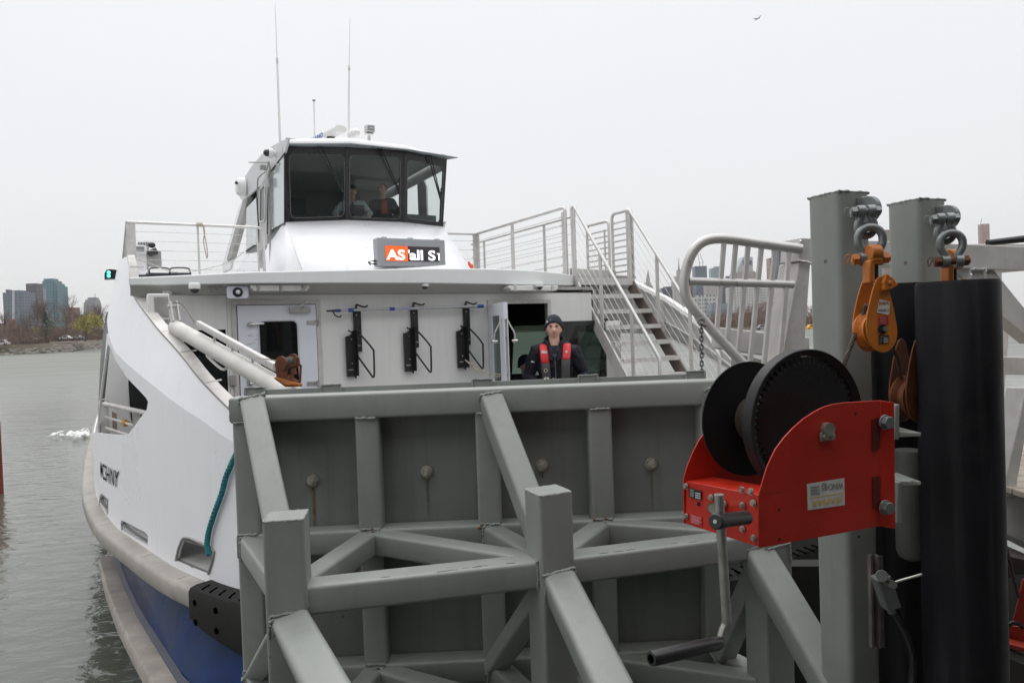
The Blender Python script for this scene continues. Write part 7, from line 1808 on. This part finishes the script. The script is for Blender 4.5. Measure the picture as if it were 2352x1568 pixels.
# ================================================================ PEOPLE
SKIN = mat('skin', (.64, .38, .285), .5, var=.05, scale=12)
HAIR = mat('dark_brown_hair', (.035, .022, .016), .7, var=.3, scale=60)
NAVY = mat('navy_jacket_cloth', (.009, .010, .017), .78, spec=.3, var=.22, scale=9, bump=.35, bscale=25)
NAVY2 = mat('dark_trousers', (.018, .019, .024), .8, var=.2)
KNIT = mat('charcoal_knit', (.022, .027, .034), .9, var=.25, scale=30, bump=.8, bscale=160)
VRED = mat('red_vest_cloth', (.52, .022, .03), .6, var=.1, scale=14, bump=.2, bscale=60)
VGREY = mat('dark_vest_cloth', (.045, .045, .045), .75, var=.2, scale=14)
def person(loc, yaw, h, label, jacket=NAVY, hat=KNIT, sit=False, vest=None, shirt=None, arms=None, skin=SKIN, detail=True, group=None):
    """yaw: direction the person faces, 0 = towards -y. z in local = 0 at the soles."""
    s = h / 1.80; loc = V3(loc); c_, s_ = math.cos(yaw), math.sin(yaw)
    def T(x, y, z): x, y, z = x * s, y * s, z * s; return loc + V3((x * c_ - y * s_, x * s_ + y * c_, z))   # local -y = forward
    X_, Y_ = V3((c_, s_, 0)), V3((-s_, c_, 0))
    r = thing('person', loc, label, 'person', group)
    zo = -.42 if sit else 0
    def J(z): return z + zo
    def remesh(m, name, mt, vox, parent=r, sm=3):
        o = m.build(name, mt, parent, ang=180)
        q = o.modifiers.new('join', 'REMESH'); q.mode = 'VOXEL'; q.voxel_size = vox; q.use_smooth_shade = True
        q = o.modifiers.new('soft', 'SMOOTH'); q.iterations = sm; q.factor = .5
        return o
    A = arms or {1: [(.20, 0, 1.43), (.30, .04, 1.17), (.20, -.20, 1.02)], -1: [(-.20, 0, 1.43), (-.30, .04, 1.17), (-.20, -.20, 1.02)]}
    if sit: L_ = {k: [(k * .10, 0, .92), (k * .13, -.44, .93), (k * .13, -.46, .50)] for k in (-1, 1)}
    else: L_ = {k: [(k * .095, 0, .92), (k * .11, -.02, .50), (k * .12, .02, .09)] for k in (-1, 1)}
    # --- body: head, neck, trunk, limbs, hands, all one surface
    m = MB()
    hc = J(1.685)
    def headf(q):
        f = 1.0
        x, y, z = q.x, -q.y, q.z                      # y forward
        if y > 0:
            f += .10 * math.exp(-((x / .16) ** 2 + ((z + .12) / .16) ** 2)) * y        # nose
            f -= .055 * math.exp(-(((abs(x) - .34) / .16) ** 2 + ((z - .08) / .10) ** 2))  # sockets
            f += .03 * math.exp(-((x / .5) ** 2 + ((z - .24) / .10) ** 2))            # brow
            f += .03 * math.exp(-((x / .22) ** 2 + ((z + .46) / .09) ** 2))          # lips
            f += .06 * math.exp(-((x / .28) ** 2 + ((z + .82) / .22) ** 2))          # chin
        if z < -.1: f -= .16 * (abs(x) ** 1.5) * min(1, (-z - .1) * 1.6)
        if z < -.3 and y < 0: f -= .18 * (-y)
        return f
    m.sphere(T(0, 0, hc), s, 40, sx=.084, sy=.100, sz=.122, X=X_, Y=Y_, f=headf)
    m.sphere(T(0, -.104, hc - .022), .014 * s, 10, sx=.95, sy=.9, sz=1.4, X=X_, Y=Y_)
    for k in (-1, 1): m.sphere(T(k * .084, .012, hc - .012), .03 * s, 10, sx=.3, sy=.65, sz=1.1, X=X_, Y=Y_)
    m.tube([T(0, .012, J(1.42)), T(0, .008, J(1.50)), T(0, .004, J(1.63))], [.075 * s, .060 * s, .058 * s], 18)
    m.lathe(T(0, .01, J(.88)), ZX, [(0, .11 * s), (.10 * s, .115 * s), (.26 * s, .105 * s), (.45 * s, .112 * s), (.53 * s, .09 * s), (.60 * s, .05 * s)], 24)
    for k in (-1, 1):
        a = [T(x, y, J(z)) for x, y, z in A[k]]
        m.tube([T(k * .10, 0, J(1.42)), a[0], a[0].lerp(a[1], .5), a[1], a[1].lerp(a[2], .5), a[2]], [.06 * s, .055 * s, .047 * s, .040 * s, .036 * s, .027 * s], 12)
        d = (a[2] - a[1]).normalized(); sd = d.cross(ZX).normalized() * k; fn_ = sd.cross(d) * k
        pc = a[2] + d * .045 * s; m.sphere(pc, .045 * s, 12, sx=.42, sy=1.15, sz=.95, X=fn_.normalized(), Y=d, Z=sd)
        for j, (o_, ln) in enumerate(((-.030, .072), (-.010, .082), (.010, .077), (.029, .060))):
            q0 = pc + d * .035 * s + sd * o_ * s; q1 = q0 + d * ln * .45 * s - ZX * .008 * s; q2 = q1 + (d * .5 - ZX * .6) * ln * .32 * s; q3 = q2 + (d * .1 - ZX * .8) * ln * .25 * s
            m.tube([q0, q1, q2, q3], [.0095 * s, .009 * s, .0085 * s, .007 * s], 8)
        q0 = pc - d * .02 * s - sd * .030 * s; m.tube([q0, q0 + (d * .5 - sd * .8) * .03 * s, q0 + (d * .9 - sd * .8) * .05 * s - ZX * .01], [.012 * s, .010 * s, .008 * s], 8)
        l = [T(x, y, z + (zo if sit else 0)) for x, y, z in L_[k]]
        m.tube([l[0], l[0].lerp(l[1], .5), l[1], l[1].lerp(l[2], .4), l[2]], [.085 * s, .075 * s, .055 * s, .055 * s, .040 * s], 14)
        m.tube([l[2], l[2] + T(0, -.10, 0) - loc - ZX * .04, l[2] + T(0, -.17, 0) - loc - ZX * .055], [.042 * s, .038 * s, .028 * s], 10)
    remesh(m, 'body', skin, .0072 if detail else .012, sm=2)
    # --- jacket
    m = MB()
    for k in (-1, 1):
        a = [T(x, y, J(z)) for x, y, z in A[k]]
        m.tube([T(k * .08, .01, J(1.44)), a[0] + ZX * .005, a[0].lerp(a[1], .35), a[0].lerp(a[1], .7), a[1], a[1].lerp(a[2], .4), a[1].lerp(a[2], .92)], [.085 * s, .088 * s, .080 * s, .070 * s, .068 * s, .058 * s, .050 * s], 16)
    prof_ = [(.82, .165, .125), (.95, .175, .13), (1.10, .175, .132), (1.25, .190, .140), (1.36, .205, .142), (1.43, .185, .125), (1.48, .115, .10), (1.50, .05, .05)]
    n = 28; vs = []
    for z, a, b_ in prof_: vs += [T(a * math.cos(2 * math.pi * k / n), b_ * math.sin(2 * math.pi * k / n) + .008, J(z)) for k in range(n)]
    m.add(vs, [(i * n + k, i * n + (k + 1) % n, (i + 1) * n + (k + 1) % n, (i + 1) * n + k) for i in range(len(prof_) - 1) for k in range(n)] + [tuple(range(n - 1, -1, -1)), tuple(range((len(prof_) - 1) * n, len(prof_) * n))])
    o = m.build('jacket', jacket, r, ang=180)
    q = o.modifiers.new('join', 'REMESH'); q.mode = 'VOXEL'; q.voxel_size = .009 if detail else .014; q.use_smooth_shade = True
    q = o.modifiers.new('soft', 'SMOOTH'); q.iterations = 5
    tx = bpy.data.textures.get('folds') or bpy.data.textures.new('folds', 'CLOUDS'); tx.noise_scale = .09; tx.noise_depth = 2
    q = o.modifiers.new('folds', 'DISPLACE'); q.texture = tx; q.strength = .038; q.mid_level = .5
    jk = o
    # --- trousers and boots
    m = MB()
    for k in (-1, 1):
        l = [T(x, y, z + (zo if sit else 0)) for x, y, z in L_[k]]
        m.tube([l[0] + ZX * .03, l[0].lerp(l[1], .5), l[1], l[1].lerp(l[2], .5), l[2] + ZX * .0], [.10 * s, .09 * s, .075 * s, .07 * s, .065 * s], 16)
    m.sphere(T(0, .01, J(.90)), .14 * s, 16, sx=1.15, sy=.9, sz=.7, X=X_, Y=Y_)
    remesh(m, 'trousers', NAVY2, .012)
    for k in (-1, 1):
        l = T(*[(a + (zo if (i == 2 and sit) else 0)) for i, a in enumerate(L_[k][2])])
        m = MB(); f = T(0, -1, 0) - loc; f = f.normalized(); m.tube([l + ZX * .06, l - ZX * .02, l + f * .08 - ZX * .045, l + f * .19 - ZX * .05], [.055 * s, .055 * s, .05 * s, .034 * s], 12); m.sphere(l - ZX * .045 - f * .02, .045, 10); m.build('boot', RUBBER, r)
    # --- hat or hair
    if hat:
        m = MB(); tilt = .012
        m.sphere(T(0, .016, hc + .030), s, 36, sx=.101, sy=.115, sz=.126, X=X_, Y=Y_, f=lambda q: 1.0 if q.z > -.28 + .72 * max(0, -q.y) ** 1.3 else .76)
        m.build('knit_cap', hat, r)
        m = MB(); m.tube([T(.0995 * math.cos(a), .016 + .112 * math.sin(a), hc - .003 - .03 * math.sin(a) + .052 * max(0, -math.sin(a)) ** 2) for a in [2 * math.pi * k / 30 for k in range(30)]], .0105 * s, 8, closed=True); m.build('cap_brim', hat, r)
        if detail:
            m = MB(); 
            c = T(-.068, -.066, hc + .072); nn = (c - T(0, .016, hc + .03)).normalized(); a_, b2 = frame_from(nn)
            m.tube(arc(c + nn * .006, a_, b2, .010, 0, 330, 12), .003, 6, closed=True)
            for k in range(3): m.sphere(T(-.045 + .012 * k, -.083 - .004 * k, hc + .093 + .004 * k), .003, 6)
            m.build('cap_badge', PAPER, r)
    m = MB(); m.sphere(T(0, .022, hc + .012), s, 22, sx=.088, sy=.096, sz=.112, X=X_, Y=Y_, f=lambda q: (1.03 if (q.y > -.15 and q.z > -.45) or q.z > .62 else .8)); m.build('hair', HAIR, r)
    if detail:
        m = MB()
        for k in range(7): m.tube([T(-.045 + .013 * k, -.085 + abs(k - 3) * .004, hc + .085), T(-.050 + .014 * k, -.093 + abs(k - 3) * .004, hc + .060 + .004 * (k % 3))], [.010, .005], 6)
        m.build('fringe', HAIR, r)
    # --- face
    for k in (-1, 1):
        m = MB(); m.sphere(T(k * .030, -.083, hc + .008), .0125 * s, 12, X=X_, Y=Y_, sz=.75); m.build('eye', mat('eye_white', (.38, .34, .32), .3), r)
        m = MB(); m.sphere(T(k * .030, -.0905, hc + .006), .0062 * s, 10, X=X_, Y=Y_, sy=.8); m.build('iris', mat('dark_iris', (.02, .014, .01), .2), r)
        m = MB(); m.tube([T(k * .014, -.0975, hc + .026), T(k * .030, -.0985, hc + .031), T(k * .050, -.088, hc + .028)], [.0042 * s, .0052 * s, .003 * s], 7); m.tube([T(k * .017, -.0925, hc + .014), T(k * .030, -.0955, hc + .0175), T(k * .045, -.0885, hc + .013)], .0022 * s, 6); m.build('eyebrow', HAIR, r)
    m = MB(); m.tube([T(-.026, -.088, hc - .060), T(-.010, -.098, hc - .056), T(0, -.100, hc - .058), T(.010, -.098, hc - .056), T(.026, -.088, hc - .060)], [.002 * s, .0055 * s, .006 * s, .0055 * s, .002 * s], 8); m.build('lips', mat('lip_tone', (.36, .13, .11), .45), r)
    m = MB()
    for k in (-1, 1): m.sphere(T(k * .0075, -.110, hc - .036), .0032, 6)
    m.build('nostrils', mat('nostril_dark', (.10, .04, .03), .7), r)
    return r, T, X_, Y_, jk, hc
mp_ = W(.10, -.75, DECK)
yaw0 = math.atan2(-mp_.x, mp_.y) * -1 * -1
yaw0 = -math.atan2(-mp_.x, mp_.y)
mp_ = atY(1272, 750, 7.6); mp_.z = DECK
dh, T, X_, Y_, jk, hc = person(mp_, -math.atan2(mp_.x, mp_.y) * 1.0, 1.815, 'deckhand in navy jacket, knit cap and red and grey life vest behind the gate',
    arms={1: [(.208, 0, 1.415), (.315, .05, 1.17), (.26, -.16, 1.00)], -1: [(-.205, 0, 1.43), (-.30, .0, 1.15), (-.17, -.22, 1.05)]})
# raised collar and hood
m = MB()
def ringpts(rx, ry, z, y0, a0, a1, n=22, dz=0.): return [T(rx * math.cos(lerp(a0, a1, k / n)), y0 + ry * math.sin(lerp(a0, a1, k / n)), z + dz * math.sin(lerp(a0, a1, k / n))) for k in range(n + 1)]
m.grid([ringpts(.115, .10, 1.44, .01, rad(-70), rad(250), dz=.02), ringpts(.105, .098, 1.51, .012, rad(-66), rad(246), dz=.03), ringpts(.106, .102, 1.575, .016, rad(-52), rad(232), dz=.035)])
m.build('raised_collar', NAVY, dh, thick=.022)
m = MB(); m.tube(ringpts(.135, .115, 1.50, .04, rad(-30), rad(210), dz=.02), [.018 + .022 * math.sin(math.pi * k / 22) for k in range(23)], 10); o = m.build('hood', NAVY, dh, ang=180)
m = MB()
for k in (-1, 1): m.prism3([T(k * .035, -.115, 1.455), T(k * .115, -.06, 1.50), T(k * .13, -.09, 1.40), T(k * .075, -.145, 1.36), T(k * .02, -.150, 1.33)], -Y_ * .016)
m.build('lapel', NAVY, dh, bev=.004)
m = MB(); m.prism3([T(-.062, -.075, 1.515), T(-.03, -.09, 1.465), T(0, -.10, 1.43), T(.03, -.09, 1.465), T(.062, -.075, 1.515), T(.03, -.125, 1.40), T(0, -.135, 1.36), T(-.03, -.125, 1.40)], Y_ * .02); m.build('shirt', mat('navy_shirt', (.02, .02, .045), .7), dh)
m = MB(); m.tube([T(0, -.150, 1.36), T(.004, -.152, 1.2), T(.002, -.148, 1.0)], .0035, 6); m.cyl(T(0, -.155, 1.31), T(0, -.155, 1.335), .004); m.build('zip', mat('zip_grey', (.20, .20, .21), .4, metal=.5), dh)
# life vest bands
def ribbon(path, w_, th, name, mt, par=dh):
    rows = []
    for i, (p, side) in enumerate(path): rows.append([p - side * (w_ / 2), p - side * (w_ / 2.6) + FWD * th, p + side * (w_ / 2.6) + FWD * th, p + side * (w_ / 2)])
    m = MB(); m.grid(rows); return m.build(name, mt, par, thick=.012, ang=60)
FWD = -Y_
for k in (-1, 1):
    zt_, zr = 1.50, (1.31 if k < 0 else 1.345)
    P_ = [(k * .115, .07, 1.485), (k * .122, 0, 1.512), (k * .122, -.07, 1.485), (k * .118, -.128, 1.42), (k * .112, -.150, 1.37), (k * .104, -.158, zr)]
    if k > 0: P_ = [(a + .012, b_, c) for a, b_, c in P_]
    ribbon([(T(*p), X_) for p in P_], .082, .022, 'vest_band', VRED)
    xb_ = P_[-1][0]; Q_ = [(xb_, -.158, zr), (xb_ * .97, -.160, zr - .08), (xb_ * .92, -.158, zr - .17), (xb_ * .88, -.155, 1.08)]
    ribbon([(T(*p), X_) for p in Q_], .088, .024, 'vest_lower', VGREY)
m = MB(); c = T(-.112, -.163, 1.435) + FWD * .02; m.prism([(-.03, -.012), (.028, -.014), (.032, .01), (.01, .006), (-.01, .018), (-.03, .012)], c, X_, ZX, FWD, .004); c = T(.128, -.150, 1.43) + FWD * .022; m.cyl(c, c + FWD * .003, .013); m.build('vest_emblem', PAPER, dh)
m = MB(); c = T(-.095, -.165, 1.135) + FWD * .024; m.prism([(-.028, -.026), (.024, -.026), (.024, .026), (-.028, .026)], c, X_, ZX, FWD, .006); m.build('vest_tag', PAPER, dh)
m = MB(); m.box(c + FWD * .007 + ZX * .012, .034, .002, .005, X_, Y_, ZX); m.box(c + FWD * .007 - ZX * .006, .008, .002, .03, X_, Y_, ZX); m.build('tag_mark', INK, dh)
m = MB(); m.prism3([T(-.15, -.150, 1.10), T(.15, -.150, 1.10), T(.15, -.150, 1.065), T(-.15, -.150, 1.065)], FWD * .012); m.build('belt', VGREY, dh)
m = MB(); m.tube(arc(T(-.03, -.17, 1.12), X_, ZX, .028, -80, 100, 8), .003, 6); m.tube([T(.07, -.175, 1.16), T(.068, -.18, 1.08)], .004, 6); c = T(-.102, -.17, 1.235) + FWD * .024; m.tube(arc(c, X_, ZX, .018, 0, 330, 12), .004, 6, closed=True); m.build('vest_buckle', mat('tan_buckle', (.42, .38, .30), .5), dh)
m = MB(); c = T(-.245, -.075, 1.33); m.prism([(-.02, -.006), (.022, -.010), (.022, -.003), (-.004, .006), (-.006, .016), (-.012, .004)], c, X_, ZX, FWD, .003); m.build('sleeve_emblem', PAPER, dh)
# --- people behind the wheelhouse glass and in the cabin
WS = mat('white_shirt_cloth', (.55, .57, .60), .7, var=.06)
c = atV(808, 441, 4.35); p = V3((c.x, c.y, .95)); hgt_ = (c.z - .95) / (1.685 / 1.8)
r_, T2, Xa, Ya, _, hc2 = person(p, -math.atan2(p.x, p.y), hgt_, 'captain in a white shirt and black tie behind the middle wheelhouse window', jacket=WS, hat=None, detail=False, arms={1: [(.20, 0, 1.42), (.33, -.05, 1.25), (.30, -.25, 1.18)], -1: [(-.20, 0, 1.42), (-.33, -.05, 1.25), (-.30, -.25, 1.18)]})
m = MB(); m.prism3([T2(-.015, -.12, 1.46), T2(.015, -.12, 1.46), T2(.03, -.165, 1.2), T2(0, -.17, 1.12), T2(-.03, -.165, 1.2)], -Ya * .012); m.build('tie', INK, r_)
m = MB(); m.sphere(T2(0, .01, hc2 + .075), .1, 18, sx=.95, sy=1.1, sz=.5, X=Xa, Y=Ya); m.build('cap', KNIT, r_)
c = atV(877, 436, 4.5); p = V3((c.x, c.y, .95)); hgt_ = (c.z - .95) / (1.685 / 1.8)
r_, T2, Xa, Ya, _, hc2 = person(p, -math.atan2(p.x, p.y) - .5, hgt_, 'crew member in dark jacket and red vest, right of the captain in the wheelhouse', hat=None, detail=False)
m = MB(); m.prism3([T2(.08, -.15, 1.44), T2(.16, -.10, 1.46), T2(.17, -.13, 1.2), T2(.09, -.17, 1.2)], -Ya * .02); m.build('vest_band', VRED, r_)
c = W(-.02, .85, -.45); p = V3((c.x, c.y, DECK)); px_ = atV(1207, 824, .85); p.x, p.y = px_.x, px_.y
r_, T2, Xa, Ya, _, hc2 = person(p, .6, 1.72, 'seated passenger, a dark silhouette inside the doorway behind the deckhand', hat=KNIT, sit=True, detail=False, jacket=mat('olive_dark_coat', (.03, .034, .028), .8))
cs = thing('cabin_seat', p, 'dark seat with a hooped back rail just inside the doorway', 'seat')
m = MB(); m.box(p + V3((0, .0, .44)), .5, .5, .06); m.box(p + V3((0, .26, .75)), .46, .05, .6); m.build('cushion', mat('seat_blue_black', (0, 0, 0)), cs, bev=.02)
m = MB(); q = p + V3((-.1, .24, .7)); m.tube(smooth_path([q + V3((-.24, 0, -.2)), q + V3((-.22, 0, .28)), q + V3((-.12, 0, .36)), q + V3((.1, 0, .36))], 4), .015, 8); m.build('hoop', BLKP, cs)
m = MB(); m.cyl(p, p + ZX * .42, .03); m.build('leg', STEEL, cs)

# ================================================================ thin haze over the river
m = MB(); m.box(V3((0, 1050, 105)), 5200, 2900, 218)
hz = m.build('haze', bpy.data.materials.new('thin_haze'), kind='stuff', loc=(0, 1050, -4), label='thin pale haze over the river')
hm = hz.data.materials[0]; hm.use_nodes = True; N, L = hm.node_tree.nodes, hm.node_tree.links; N.clear()
ho = N.new('ShaderNodeOutputMaterial'); hv = N.new('ShaderNodeVolumePrincipled'); hv.inputs['Color'].default_value = (.92, .94, .97, 1); hv.inputs['Density'].default_value = .00008; hv.inputs['Anisotropy'].default_value = .2
L.new(hv.outputs[0], ho.inputs['Volume'])
